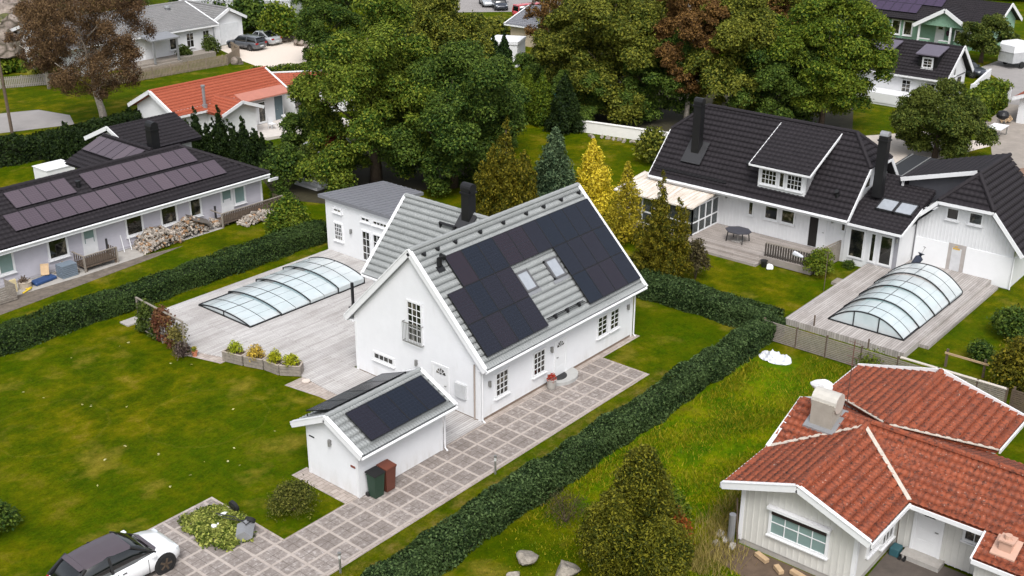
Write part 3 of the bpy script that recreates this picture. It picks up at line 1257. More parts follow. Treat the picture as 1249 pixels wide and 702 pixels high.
pm = panel_mesh(1.035, 1.6, (M_PV, M_PVFRAME))
u0, v0, pw, ph = 1.27, .86, 1.06, 1.63
cells = [(i, 0) for i in range(10)] + [(i, r) for r in (1, 2) for i in (-1, 0, 1, 2, 6, 7, 8, 9)]
for i, r in cells:
    place_panel(pm, H, slope(u0 + (i + .5) * pw, v0 + (r + .5) * ph, .15), (1, 0, 0), PN)
for xa, xb in ((4.52, 5.28), (6.64, 7.42)):
    b = MB()
    va, vb = 2.94, 3.9
    q = [slope(xa, va), slope(xb, va), slope(xb, vb), slope(xa, vb)]
    for i in range(4):
        b.beam(q[i] + PN * .08, q[(i + 1) % 4] + PN * .08, .1, .16, up=PN, ext=.05)
    fr = b.build('skylight', plain('skylight_frame', (96, 96, 98), .5, .3), H)
    g = MB()
    g.prism([p + PN * .12 for p in q], PN * .02)
    g.build('pane', M_SKYGLASS, fr)
    fl = MB()
    fl.prism([slope(xa - .2, vb + .05) + PN * .075, slope(xb + .2, vb + .05) + PN * .075, slope(xb + .2, vb + .22) + PN * .06, slope(xa - .2, vb + .22) + PN * .06], PN * .01)
    fl.build('flashing', M_GALV, fr)
b = MB()
for x in (.39, 1.26, 2.42, 4.11, 5.75, 7.45, 8.79, 10.19, 11.65):
    b.prism([slope(x - .12, .34, .06), slope(x + .12, .34, .06), slope(x, .52, .06)], PN * .12)
b.build('snow_hook', M_BLACK, H)
b = MB()
b.tube([slope(4.64, 5.5, .16), slope(7.44, 5.5, .16)], .02, 6)
b.tube([slope(4.64, 5.42, .1), slope(7.44, 5.42, .1)], .02, 6)
for x in (5.2, 6.1, 7.0):
    b.prism([slope(x - .1, 5.4, .05), slope(x + .1, 5.4, .05), slope(x, 5.62, .05)], PN * .16)
b.build('snow_guard', M_BLACK, H)
b = MB()
c = slope(.8, 1.15, .1)
b.tube([c, c + Vector((0, 0, .35)), c + Vector((.12, 0, .42)), c + Vector((.3, 0, .3))], [.12, .12, .13, .13], 10)
b.beam(slope(.6, 1.3, .07), slope(1.0, 1.3, .07), .3, .04, up=PN)
b.build('roof_vent', M_BLACK, H)
# chimney on the rear wing ridge
b = MB()
b.box(5.95, 6.45, 5.95, 6.45, 6.1, 8.0)
b.box(5.89, 6.51, 5.89, 6.51, 7.7, 7.78)
b.tube([(6.2, 5.88, 7.97), (6.2, 6.52, 7.97)], .25, 12)
ch = b.build('chimney', M_BLACK, H)
b = MB()
b.prism([(5.45, 5.7, 5.72), (5.45, 6.7, 5.72), (6.3, 6.7, 6.6), (6.3, 5.7, 6.6)], Vector((-.7, 0, .7)) * .06)
b.build('flashing', M_DARKSTEEL, ch)
WN = Vector((-1.028, 0, 1)).normalized()


def wslope(y, v, off=0.):
    return Vector((6.36, y, 6.55)) + Vector((-1, 0, -1.028)).normalized() * v + WN * off


b = MB()
b.beam(wslope(6.5, .9, .2), wslope(7.6, .9, .2), .12, .06, up=WN)
b.prism([wslope(6.5, .8, .05), wslope(6.5, 1.1, .05), wslope(6.5, .95, .32)], (0, .06, 0))
b.prism([wslope(7.5, .8, .05), wslope(7.5, 1.1, .05), wslope(7.5, .95, .32)], (0, .06, 0))
b.build('chimney_step', M_BLACK, H)
b = MB()
for k in range(4):
    q = 1.25 + k * .42
    b.beam(wslope(6.05, q, .12), wslope(6.45, q, .12), .05, .04, up=WN)
    b.beam(wslope(6.1, q, .04), wslope(6.1, q, .14), .03, .03)
b.build('roof_step', M_BLACK, H)

# door step, flower pot, boot mat
st = thing('door_step', 'round grey concrete door step with a black mat below the white front door', 'step', (5.6, -.05, 0))
b = MB()
arc = [(5.62 + .98 * math.cos(t), -.04 + .8 * math.sin(t), .012) for t in [-PI * i / 20 for i in range(21)]]
b.prism(arc, (0, 0, .16))
b.build('slab', plain('pale_step_stone', (164, 164, 162), .8), st)
b = MB()
b.prism([(5.42 + .5 * math.cos(t), -.06 + .42 * math.sin(t), .174) for t in [-PI * i / 14 for i in range(15)]], (0, 0, .015))
b.build('mat', M_BLACKPLASTIC, st)
fp = thing('flower_pot', 'grey concrete flower pot with red flowers beside the round door step', 'flower pot', (4.45, -.45, .012))
b = MB()
b.lathe((4.45, -.45, .012), [(.17, 0), (.2, .1), (.23, .45), (.26, .5)], 12)
b.build('pot', M_CONCRETE, fp)
rg = np.random.default_rng(5)
v, f = leaves(rg, [(0, 0, .55)], [.22], 160, .1)
raw_mesh('flowers', v, f, leaf_mat('red_petals', (60, 90, 30), (150, 40, 36), (190, 60, 50)), fp)

# ------------------------------------------------------------------ shed
S = thing('garden_shed', 'small white boarded shed with grey tiles and solar panels on both slopes', 'shed', (-5.2, 1.1, 0))
sy, sr, se = 1.14, 3.17, 2.2
gable_wall(-7.55, -2.8, -.33, 2.61, .0, 2.34, 3.0, 'x').build('wall', M_HSIDE, S)
sl = (sr - se) / (sy + .87)
tile_roof('roof', [(-7.85, -.87, se), (-2.5, -.87, se), (-2.5, sy, sr), (-7.85, sy, sr)], M_TILEGREY, S, tw=.15, tl=.33, h=.03, gap=.055)
tile_roof('roof', [(-7.85, 3.15, se), (-2.5, 3.15, se), (-2.5, sy, sr), (-7.85, sy, sr)], M_TILEGREY, S, tw=.15, tl=.33, h=.03, gap=.055)
clapboards(S, FY(-.33), -7.55, -2.8, .03, 2.3, .145)
clapboards(S, FX(-7.55), -.33, 2.61, .03, 2.95, .145, lambda z: (-.33 + max(0, z - 2.3) * 2.1, 2.61 - max(0, z - 2.3) * 2.1))
ridge_tiles(S, [((-7.8, sy, sr + .04), (-2.55, sy, sr + .04))], M_TILEGREY, .12)
for x in (-7.87, -2.48):
    for y in (-.89, 3.17):
        b = MB()
        b.beam((x, y, se - .05), (x, sy, sr - .03), .05, .26)
        b.beam((x + (.05 if x < -5 else -.05), y, se + .08), (x + (.05 if x < -5 else -.05), sy, sr + .1), .18, .035)
        b.build('barge_board', M_WHITE, S)
for y in (-.93, 3.21):
    b = MB()
    b.tube([(-7.85, y, se - .07), (-2.5, y, se - .07)], .06, 8)
    b.build('gutter', M_WHITE, S)
b = MB()
b.box(-7.575, -7.44, -.355, -.22, 0, 2.4)
b.box(-7.575, -7.44, 2.5, 2.635, 0, 2.4)
b.box(-2.93, -2.79, -.355, -.22, 0, 2.4)
b.build('corner_board', M_WHITE, S)
downpipe(S, -2.74, -.42, 0, 2.1)
SN = Vector((0, -sl, 1)).normalized()
SD = Vector((0, -1, -sl)).normalized()
pm2 = panel_mesh(1.04, 1.58, (M_PV, M_PVFRAME))
for i in range(4):
    place_panel(pm2, S, Vector((-7.08 + 1.06 * (i + .5), sy, sr)) + SD * 1.12 + SN * .15, (1, 0, 0), SN)
SN2 = Vector((0, .40, 1)).normalized()
for i in range(4):
    place_panel(pm2, S, Vector((-7.3 + 1.06 * (i + .5), sy, sr)) + Vector((0, 1, -sl)).normalized() * 1.05 + SN2 * .2, (1, 0, 0), SN2)
b = MB()
for i in range(5):
    x = -7.28 + 1.05 * i
    b.beam((x, sy + .3, sr - .15), (x, sy + .3, sr + .0), .04, .04)
    b.beam((x, sy + 1.7, sr - .8), (x, sy + 1.7, sr - .66), .04, .04)
b.build('panel_rack', M_DARKSTEEL, S)
wall_lamp(S, FX(-7.55), 1.18, 1.95)
b = MB()
wbox(b, FX(-7.55), 2.15, 2.45, 1.78, 1.82, 0, .05)
b.build('handle', M_BLACK, S)
b = MB()
wbox(b, FX(-7.55), -.2, .05, 1.3, 1.38, 0, .05)
b.build('handle', plain('rust_brown', (120, 60, 44), .7), S)

# ------------------------------------------------------------------ annex
A = thing('garden_annex', 'white flat roofed garden annex with grey metal roof behind the pool deck', 'annex', (9.85, 18, 0))
b = MB()
b.prism([(9.85, 21.1, 0), (14.6, 21.1, 0), (14.6, 18.2, 0), (13.3, 18.2, 0), (13.3, 15.2, 0), (9.85, 15.2, 0)], (0, 0, 3.0))
b.prism([(9.852, 21.098, 3.0), (14.6, 21.098, 3.0), (14.6, 18.2, 3.0), (13.3, 18.2, 3.0), (13.3, 15.2, 3.0), (9.852, 15.2, 3.0)][:1] + [(9.852, 15.2, 3.0), (9.852, 15.2, 3.4), (9.852, 21.098, 3.4)], (.1, 0, 0))
b.build('wall', plain('annex_white', (214, 215, 217), .55, var=.04), A)


def az(x):
    return 3.52 - (x - 9.7) * .09


b = MB()
pl = [(9.6, 21.45), (15.0, 21.45), (15.0, 17.9), (13.6, 17.9), (13.6, 15.0), (9.6, 15.0)]
b.prism([(x, y, az(x)) for x, y in pl], (0, 0, -.2))
y = 15.2
while y < 21.4:
    xe = 15.0 if y > 17.9 else 13.6
    b.beam((9.6, y, az(9.6) + .015), (xe, y, az(xe) + .015), .035, .04)
    y += .42
b.build('roof', M_SEAM, A)
Fa = FX(9.85)
window(A, Fa, 19.62, 20.4, 2.6, 2.9, 2, 1)
window(A, Fa, 19.62, 20.4, .82, 1.98, 4, 4)
window(A, Fa, 17.2, 18.0, 2.56, 2.9, 2, 1)
window(A, Fa, 15.75, 17.0, 2.56, 2.9, 4, 1)
window(A, Fa, 17.22, 17.98, .1, 2.05, 2, 4, kind='glazed_door', sill=False)
window(A, Fa, 16.3, 17.05, .1, 2.05, 2, 4, kind='glazed_door', sill=False)
wall_lamp(A, Fa, 18.89, 1.7)

# ------------------------------------------------------------------ pool covers
def poly_sheet_mat():
    t = NT('clear_polycarbonate')
    n = t.noise(1.2, t.obj(), 3)
    t.base(t.ramp(n, [(.3, lin((200, 209, 212))), (.7, lin((217, 223, 226)))]))
    t.set(.12, 0, .6)
    tr = t.n('ShaderNodeBsdfTransparent')
    tr.inputs[0].default_value = (.9, .97, .97, 1)
    mx = t.n('ShaderNodeMixShader')
    mx.inputs[0].default_value = .36
    t.l(t.b.outputs[0], mx.inputs[1])
    t.l(tr.outputs[0], mx.inputs[2])
    t.l(mx.outputs[0], t.out.inputs[0])
    return t.m


M_POLY = poly_sheet_mat()
M_POOLCOVER = plain('pale_blue_water', (184, 200, 203), .1, var=.08, scale=.5)


def enclosure(root, xs, yc, w0, dw, s0, ds, rise, drise, zb, nx=2):
    """telescopic arched pool cover: one arch shell per segment along +x"""
    def arch(y, half, side, rs):
        k = (y - yc) / half
        return zb + side + rs * (1 - abs(k) ** 2.2)
    nseg = len(xs) - 1
    for i in range(nseg):
        half, side, rs = w0 + dw * i, s0 + ds * i, rise + drise * i
        xa, xb = xs[i], xs[i + 1]
        N = 24
        ys = [yc - half + 2 * half * k / N for k in range(N + 1)]
        m_ = MB()
        for k in range(N):
            y0, y1 = ys[k], ys[k + 1]
            m_.add([(xa, y0, arch(y0, half, side, rs)), (xb, y0, arch(y0, half, side, rs)), (xb, y1, arch(y1, half, side, rs)), (xa, y1, arch(y1, half, side, rs))], [(0, 1, 2, 3)])
        if side > .05:
            for y in (ys[0], ys[-1]):
                m_.add([(xa, y, zb), (xb, y, zb), (xb, y, zb + side), (xa, y, zb + side)], [(0, 1, 2, 3)])
        sh = m_.build('cover_panel', M_POLY, root, smooth=True)
        fr = MB()

        def rib(x, r_, a=half, s_=side, q_=rs):
            pts = [(x, yc - a, zb)] + [(x, y, arch(y, a, s_, q_) + .01) for y in [yc - a + 2 * a * k / N for k in range(N + 1)]] + [(x, yc + a, zb)]
            fr.tube(pts, r_, 6)
        rib(xa, .038)
        if i == nseg - 1:
            rib(xb, .035)
        for k in range(1, nx):
            rib(xa + (xb - xa) * k / nx, .014)
        for y in (ys[0], ys[-1]):
            fr.beam((xa, y, zb + .03), (xb, y, zb + .03), .07, .08)
        fr.tube([(xa, yc, arch(yc, half, side, rs) + .012), (xb, yc, arch(yc, half, side, rs) + .012)], .014, 6)
        for kk in (-.66, -.33, .33, .66):
            yy = yc + half * kk
            fr.tube([(xa, yy, arch(yy, half, side, rs) + .004), (xb, yy, arch(yy, half, side, rs) + .004)], .005, 4)
        fr.build('rib', M_BLACK, sh)
        # closed near end
        if i == 0:
            e = MB()
            e.add([(xa, y, arch(y, half, side, rs)) for y in ys] + [(xa, ys[-1], zb), (xa, ys[0], zb)], [tuple(range(N + 3))])
            en = e.build('end_panel', M_POLY, root)
            f2 = MB()
            f2.beam((xa - .02, ys[0], zb + .03), (xa - .02, ys[-1], zb + .03), .06, .07)
            for kk in ((-.33, .33) if rise > .8 else (0,)):
                f2.beam((xa - .02, yc + half * kk, zb), (xa - .02, yc + half * kk, arch(yc + half * kk, half, side, rs)), .05, .05)
            f2.build('end_frame', M_BLACK, en)


E1 = thing('pool_cover', 'low arched glazed pool cover with black ribs on the silver deck of the white house', 'pool cover', (3.5, 17.8, .05))
enclosure(E1, [-.4, 1.6, 3.55, 5.55, 7.5], 17.75, 2.2, .05, .03, .1, .26, .05, .05)
sheet('pool_water', [(.1, 16.1), (7.1, 16.1), (7.1, 19.4), (.1, 19.4)], .056, M_POOLCOVER)
b = MB()
b.box(4.72, 4.84, 13.32, 13.44, .05, 1.5)
b.box(4.6, 4.96, 13.2, 13.56, .05, .1)
tag(b.build('parasol_post', M_BLACK, loc=(4.78, 13.38, .05)), 'black upright post standing on the deck beside the low pool cover', 'post')

# ------------------------------------------------------------------ planters, trellis
plants = [('yellow green spiky shrub in the wooden planter farthest left', (150, 160, 40)), ('tan ornamental grass in the second wooden planter', (176, 150, 60)),
          ('lime shrub in the third wooden planter', (158, 160, 36)), ('lime shrub in the wooden planter closest to the shed', (150, 154, 32))]
pos = [((-3.66, 13.55), (-3.38, 12.4)), ((-3.34, 12.3), (-3.0, 11.3)), ((-2.97, 11.24), (-2.9, 10.28)), ((-2.85, 10.2), (-2.3, 9.38))]
lab = ['weathered wooden planter box at the far left of the row on the deck edge', 'weathered planter box holding the tan grass', 'weathered planter box third from the trellis end',
       'weathered planter box at the end of the row closest to the shed']
for k, ((a, b_), l_) in enumerate(zip(pos, lab)):
    A_, B_ = Vector((*a, 0)), Vector((*b_, 0))
    c = (A_ + B_) / 2
    u = (B_ - A_).normalized()
    n = Vector((-u.y, u.x, 0))
    if n.x < 0:
        n = -n
    c0 = c + n * .28
    L = (B_ - A_).length
    root = thing('planter_box', l_, 'planter', (c0.x, c0.y, 0), 'wooden planter boxes on the deck edge')
    m_ = MB()
    for zz in (.02, .19, .36):
        for s_ in (-1, 1):
            m_.beam(c0 + n * s_ * .27 - u * L / 2 + Vector((0, 0, zz + .08)), c0 + n * s_ * .27 + u * L / 2 + Vector((0, 0, zz + .08)), .03, .15)
            m_.beam(c0 + u * s_ * L / 2 - n * .27 + Vector((0, 0, zz + .08)), c0 + u * s_ * L / 2 + n * .27 + Vector((0, 0, zz + .08)), .03, .15)
    m_.build('box', M_WOODGREY, root)
    m_ = MB()
    for s_ in (-1, 1):
        m_.beam(c0 + n * s_ * .26 - u * L / 2 + Vector((0, 0, .535)), c0 + n * s_ * .26 + u * L / 2 + Vector((0, 0, .535)), .09, .03)
        m_.beam(c0 + u * s_ * L / 2 * .97 - n * .22 + Vector((0, 0, .536)), c0 + u * s_ * L / 2 * .97 + n * .22 + Vector((0, 0, .536)), .09, .03)
    m_.build('rim', plain('pale_weathered_wood', (160, 150, 140), .8, var=.2, scale=6), root)
    m_ = MB()
    m_.prism([c0 + u * a1 * L * .47 + n * a2 * .24 + Vector((0, 0, .4)) for a1, a2 in ((-1, -1), (1, -1), (1, 1), (-1, 1))], (0, 0, .06))
    m_.build('soil', M_SOIL, root)
    lb, cc = plants[k]
    lm = leaf_mat('planter_leaf_%s' % 'abcd'[k], tuple(int(x * .6) for x in cc), cc, tuple(min(255, int(x * 1.25)) for x in cc))
    shrub('planter_shrub', lb, 'shrub', (c0.x, c0.y, .46), .42 if k != 1 else .5, .55, lm, 700, .13, seed=20 + k, group='plants in the wooden planters',
          leaf_kw=dict(aspect=.3, point=(0, 0, .8)))

T = thing('trellis', 'wire and post trellis screen on the lawn edge of the deck', 'trellis', (-4.35, 17.5, 0))
b = MB()
ends = [(-4.23, 19.64), (-4.35, 17.5), (-4.47, 15.4)]
for x, y in ends:
    b.box(x - .04, x + .04, y - .04, y + .04, 0, 1.85)
b.beam((-4.23, 19.7, 1.86), (-4.47, 15.35, 1.86), .09, .05)
b.beam((-4.23, 19.64, .15), (-4.47, 15.4, .15), .05, .07)
b.build('frame', M_WOODGREY, T)
b = MB()
for k in range(30):
    y = 15.4 + 4.2 * k / 29
    x = -4.47 + .24 * k / 29
    b.tube([(x, y, .15), (x, y, 1.83)], .006, 4)
for k in range(11):
    b.tube([(-4.47, 15.4, .2 + k * .16), (-4.23, 19.64, .2 + k * .16)], .006, 4)
b.build('wire_mesh', M_DARKSTEEL, T)


def climber(name, label, y0, y1, lm, n, seed, top=1.8):
    rg = np.random.default_rng(seed)
    C, rd = [], []
    for i in range(26):
        y = y0 + (y1 - y0) * rg.random()
        z = .15 + (top - .3) * rg.random() ** .8
        C.append((-4.35 + rg.normal() * .05 + (y - 17.5) * .056, y, z))
        rd.append(.22 + .14 * rg.random())
    v, f = leaves(rg, C, rd, n, .13, zmin=-1)
    v[:, 2] = np.maximum(v[:, 2], .01)
    c = Vector((-4.35, (y0 + y1) / 2, 0))
    o = raw_mesh(name, v - np.array(c), f, lm, None, c)
    return tag(o, label, 'climber')


LM_SHR = leaf_mat('shrub_green', (36, 52, 22), (58, 76, 30), (92, 104, 44))
LM_REDL = leaf_mat('red_creeper', (70, 34, 30), (104, 50, 44), (122, 92, 60))
climber('climbing_plant', 'dark green climbing plant covering the back half of the trellis', 17.9, 19.5, LM_SHR, 2600, 31)
climber('climbing_plant', 'dark red creeper covering the middle of the trellis', 16.4, 18.0, LM_REDL, 2300, 32, 1.9)
climber('climbing_plant', 'thin mixed green climber on the near end of the trellis', 15.5, 16.6, leaf_mat('olive_creeper', (60, 60, 34), (96, 92, 46), (140, 130, 70)), 900, 33, 1.7)
shrub('border_shrub', 'low purple brown shrub at the near foot of the trellis', 'shrub', (-4.6, 15.5, 0), .55, .7, leaf_mat('heather', (58, 48, 46), (86, 72, 68), (110, 98, 86)), 900, .1, seed=35)
pt = thing('plant_pot', 'small terracotta plant pot between the trellis and the deck steps', 'plant pot', (-4.2, 15.05, 0))
b = MB()
b.lathe((-4.2, 15.05, 0), [(.1, 0), (.15, .25), (.17, .28)], 10)
b.build('pot', plain('terracotta', (190, 120, 90), .8), pt)
v, f = leaves(rg, [(0, 0, .36)], [.14], 120, .09)
raw_mesh('flowers', v, f, leaf_mat('pot_leaf', (70, 90, 30), (120, 130, 40), (190, 160, 50)), pt)
b = MB()
b.lathe((-2.5, 8.75, .008), [(.17, 0), (.2, .05), (.2, .09)], 14)
dd = b.build('plate_saucer', plain('chalk', (200, 188, 178), .7), loc=(-2.5, 8.75, .008))
tag(dd, 'small round pale dish on the edging beside the last planter', 'dish')

# ------------------------------------------------------------------ bins, path lamps
def bin_(label, x, y, h, mat, lid):
    r_ = thing('wheelie_bin', label, 'bin', (x, y, .012), 'wheelie bins beside the shed')
    z0 = .012
    b = MB()
    w, d = .27, .24
    lo, hi = .8, 1.
    vs = []
    for s_, z in ((lo, z0 + .03), (hi, z0 + h - .08)):
        vs += [(x - w * s_, y - d * s_, z), (x + w * s_, y - d * s_, z), (x + w * s_, y + d * s_, z), (x - w * s_, y + d * s_, z)]
    b.add(vs, [(0, 3, 2, 1), (4, 5, 6, 7), (0, 1, 5, 4), (1, 2, 6, 5), (2, 3, 7, 6), (3, 0, 4, 7)])
    b.box(x - w * 1.04, x + w * 1.04, y - d * 1.05, y + d * 1.05, z0 + h - .12, z0 + h - .07)
    b.build('body', mat, r_)
    b = MB()
    b.prism([(x - w * 1.08, y - d * 1.12, z0 + h - .065), (x + w * 1.08, y - d * 1.12, z0 + h - .065), (x + w * 1.08, y + d * 1.12, z0 + h - .02), (x - w * 1.08, y + d * 1.12, z0 + h - .02)], (0, 0, .05))
    b.beam((x - w, y + d * 1.25, z0 + h - .02), (x + w, y + d * 1.25, z0 + h - .02), .04, .04)
    b.build('lid', lid, r_)
    for s_ in (-1, 1):
        b = MB()
        b.tube([(x + s_ * w * .9 - .03, y + d * .95, z0 + .1), (x + s_ * w * .9 + .03, y + d * .95, z0 + .1)], .1, 12)
        b.build('wheel', M_BLACKPLASTIC, r_)


bin_('dark green wheelie bin with black lid beside the shed wall', -7.02, -.72, 1.1, plain('bin_green', (30, 56, 42), .5), M_BLACKPLASTIC)
bin_('rust brown wheelie bin beside the shed wall', -6.4, -.72, 1.12, plain('bin_brown', (92, 50, 38), .5), plain('bin_lid_brown', (104, 58, 44), .5))
for (x, y, lb) in ((-2.78, -3.24, 'steel path lamp post on the paving edge midway along the shed gap'), (-11.25, -3.3, 'steel path lamp post at the bottom edge of the photo beside the paving')):
    r_ = thing('path_lamp', lb, 'lamp', (x, y, 0), 'steel path lamps along the paving')
    b = MB()
    b.tube([(x, y, 0), (x, y, .62)], .045, 10)
    b.build('post', M_STEEL, r_)
    b = MB()
    b.tube([(x, y, .62), (x, y, .78)], .05, 10)
    b.build('lens', plain('frosted_lens', (200, 202, 200), .3), r_)
    b = MB()
    b.tube([(x, y, .78), (x, y, .86)], .065, 10)
    b.build('cap', M_STEEL, r_)
# ------------------------------------------------------------------ neighbour east: dark roofed house, link, garage
D = thing('black_roofed_house', 'large white house with black tiled half-hipped roof, dormer and two black chimneys', 'house', (31, 2, 0))
FYD = FX(28.25)
Y0, Y1, XR, ZR, XE, ZE = -4.2, 9.5, 31.1, 7.05, 27.2, 2.98
XB = 2 * XR - XE
b = MB()
b.prism([(28.25, -3.75, 0), (28.25, 9.2, 0), (33.95, 9.2, 0), (33.95, -3.75, 0)], (0, 0, 2.9))
for y, e in ((-3.75, .3), (9.2, -.3)):
    b.prism([(28.4, y, 2.9), (33.8, y, 2.9), (33.8, y, 3.9), (32.4, y, 5.3), (29.8, y, 5.3), (28.4, y, 3.9)], (0, e, 0))
b.build('wall', M_VSIDE, D)
zh, xh = 5.5, 29.62
xh2 = 2 * XR - xh
tile_roof('roof', [(XE, Y1, ZE), (XE, Y0, ZE), (xh, Y0, zh), (XR, Y0 + 1.75, ZR), (XR, Y1 - 1.75, ZR), (xh, Y1, zh)], M_TILEBLACK, D)
tile_roof('roof', [(XB, Y1, ZE), (XB, Y0, ZE), (xh2, Y0, zh), (XR, Y0 + 1.75, ZR), (XR, Y1 - 1.75, ZR), (xh2, Y1, zh)], M_TILEBLACK, D)
tile_roof('roof', [(xh, Y0, zh), (xh2, Y0, zh), (XR, Y0 + 1.75, ZR)], M_TILEBLACK, D)
tile_roof('roof', [(xh, Y1, zh), (xh2, Y1, zh), (XR, Y1 - 1.75, ZR)], M_TILEBLACK, D)
ridge_tiles(D, [((XR, Y0 + 1.75, ZR + .04), (XR, Y1 - 1.75, ZR + .04)), ((xh, Y0, zh + .04), (XR, Y0 + 1.75, ZR + .04)), ((xh2, Y0, zh + .04), (XR, Y0 + 1.75, ZR + .04)),
                ((xh, Y1, zh + .04), (XR, Y1 - 1.75, ZR + .04))], M_TILEBLACK, .13)
for y in (Y0 - .02, Y1 + .02):
    for xa, xb in ((XE, xh), (XB, xh2)):
        b = MB()
        b.beam((xa, y, ZE - .08), (xb, y, zh - .08), .05, .24)
        b.build('barge_board', M_WHITE, D)
    b = MB()
    b.beam((xh, y, zh - .1), (xh2, y, zh - .1), .05, .16)
    b.build('barge_board', M_WHITE, D)
b = MB()
b.beam((XE - .03, Y0, ZE - .08), (XE - .03, Y1, ZE - .08), .04, .16)
b.tube([(XE - .1, Y0, ZE - .08), (XE - .1, Y1, ZE - .08)], .06, 8)
b.build('gutter', M_WHITE, D)
battens(D, FYD, -3.75, 4.6, .46, 2.72)
b = MB()
b.box(XE, 28.25, Y0 + .1, Y1 - .1, 2.72, 2.8)
b.build('eave_soffit', M_WHITE, D)
window(D, FYD, 2.36, 2.74, 1.5, 2.42, 1, 1, trim=.07)
window(D, FYD, .66, 1.62, 1.52, 2.44, 1, 1)
window(D, FYD, -.46, .5, 1.52, 2.44, 1, 1)
door(D, FYD, -2.52, -1.98, .5, 2.5, mat=M_WHITE, trim=.06, name='open_door')
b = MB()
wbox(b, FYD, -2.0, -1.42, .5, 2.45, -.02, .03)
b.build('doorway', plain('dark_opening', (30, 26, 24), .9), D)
window(D, FYD, -3.7, -3.42, 1.9, 2.4, 1, 1, trim=.05)
wall_lamp(D, FYD, 4.3, 2.4)
wall_lamp(D, FYD, -2.85, 2.4)
# gable wall facing the link, small triangular pane and grey cheek
b = MB()
b.prism([(29.3, -4.12, 4.45), (29.75, -4.12, 5.2), (29.75, -4.12, 4.45)], (0, -.05, 0))
b.build('window', M_GLASS, D)
# dormer
dm = MB()
DX = 27.75
DXB = 31.9
dm.prism([(DX, -1.1, 3.5), (DX, 2.0, 3.5), (DX, 2.0, 5.15), (DX, -1.1, 5.15)], (2.6, 0, 0))
dmo = dm.build('dormer', plain('dormer_white', (214, 215, 217), .5), D)
FD = FX(DX)
window(dmo, FD, .72, 1.82, 3.85, 4.85, 4, 3)
window(dmo, FD, -.95, .12, 3.85, 4.85, 4, 3)
window(dmo, FD, .22, .62, 3.85, 4.85, 1, 1, trim=.08)
q = [(27.2, 2.35, 5.12), (27.2, -1.6, 5.12), (31.1, -1.6, 6.98), (31.1, 2.35, 6.98)]
dr = tile_roof('dormer_roof', q, M_TILEBLACK, D)
b = MB()
b.beam((27.17, 2.4, 5.06), (27.17, -1.65, 5.06), .05, .11)
b.beam((27.15, -1.63, 5.06), (31.0, -1.63, 6.88), .05, .14)
b.beam((27.15, 2.38, 5.06), (31.0, 2.38, 6.88), .05, .14)
b.build('barge_board', M_WHITE, dr)
b = MB()
b.prism([(DX + .12, -1.13, 3.62), (DX + .12, -1.13, 5.2), (30.9, -1.13, 6.7)], (0, .05, 0))
b.build('dormer_cheek', plain('light_grey_cheek', (150, 150, 152), .6), D)


def chimney(par, x, y, w, d, z0, z1, mat, cap=True, collar=True):
    b = MB()
    b.box(x - w / 2, x + w / 2, y - d / 2, y + d / 2, z0, z1)
    b.box(x - w / 2 - .05, x + w / 2 + .05, y - d / 2 - .05, y + d / 2 + .05, z1 - .3, z1 - .22)
    c = b.build('chimney', mat, par)
    if cap:
        b = MB()
        b.tube([(x, y - d / 2 - .04, z1), (x, y + d / 2 + .04, z1)], w / 2 * .95, 10)
        b.build('chimney_cap', mat, c)
    return c


c1 = chimney(D, 28.75, 7.0, .48, .54, 4.2, 7.9, M_BLACK)
b = MB()
b.prism([(28.05, 6.3, 4.02), (28.05, 7.7, 4.02), (29.2, 7.7, 5.2), (29.2, 6.3, 5.2)], Vector((-.7, 0, .7)) * .07)
b.build('flashing', M_DARKSTEEL, c1)
c2 = chimney(D, 29.85, -4.7, .5, .54, 3.9, 7.55, M_BLACK, False)
b = MB()
b.tube([(29.85, -4.95, 7.58), (29.85, -4.45, 7.58)], .24, 12)
b.build('chimney_cap', M_GALV, c2)
b = MB()
b.beam((29.2, 6.2, 4.9), (30.6, 6.2, 6.4), .05, .05)
b.beam((29.2, 5.8, 4.9), (30.6, 5.8, 6.4), .05, .05)
for k in range(6):
    t = k / 5
    b.beam((29.2 + 1.4 * t, 5.8, 4.95 + 1.5 * t), (29.2 + 1.4 * t, 6.2, 4.95 + 1.5 * t), .04, .04)
b.build('roof_ladder', M_BLACK, D)
b = MB()
b.tube([(27.5, 9.3, 3.55), (27.5, 4.0, 3.55)], .03, 6)
b.tube([(27.5, 9.3, 3.45), (27.5, 4.0, 3.45)], .03, 6)
b.build('snow_guard', M_BLACK, D)
for x, y, z in ((28.55, 3.1, 4.45), (28.1, -3.0, 4.0)):
    b = MB()
    b.tube([(x, y, z - .2), (x, y, z + .25)], .11, 10)
    b.tube([(x - .06, y, z + .25), (x - .16, y, z + .33)], .13, 10)
    b.build('roof_vent', M_BLACK, D)

# sun room at the north end of the front
SR = thing('sun_room', 'white framed glazed sun room with stained white roof against the black roofed house', 'sun room', (26.8, 7.5, 0))
b = MB()
b.prism([(24.75, 4.65, 2.3), (24.75, 10.5, 2.3), (28.2, 10.5, 2.68), (28.2, 4.65, 2.68)], (0, 0, .09))
for k in range(10):
    y = 4.7 + 5.75 * k / 9
    b.beam((24.75, y, 2.4), (28.2, y, 2.78), .05, .05)


def stained():
    t = NT('stained_plastic_roof')
    n = t.noise(1.5, None, 6, .7, stretch=(.3, 3.5, 1))
    t.base(t.ramp(n, [(.4, lin((214, 210, 204))), (.56, lin((196, 184, 170))), (.7, lin((142, 112, 88)))]))
    t.set(.4)
    return t.m


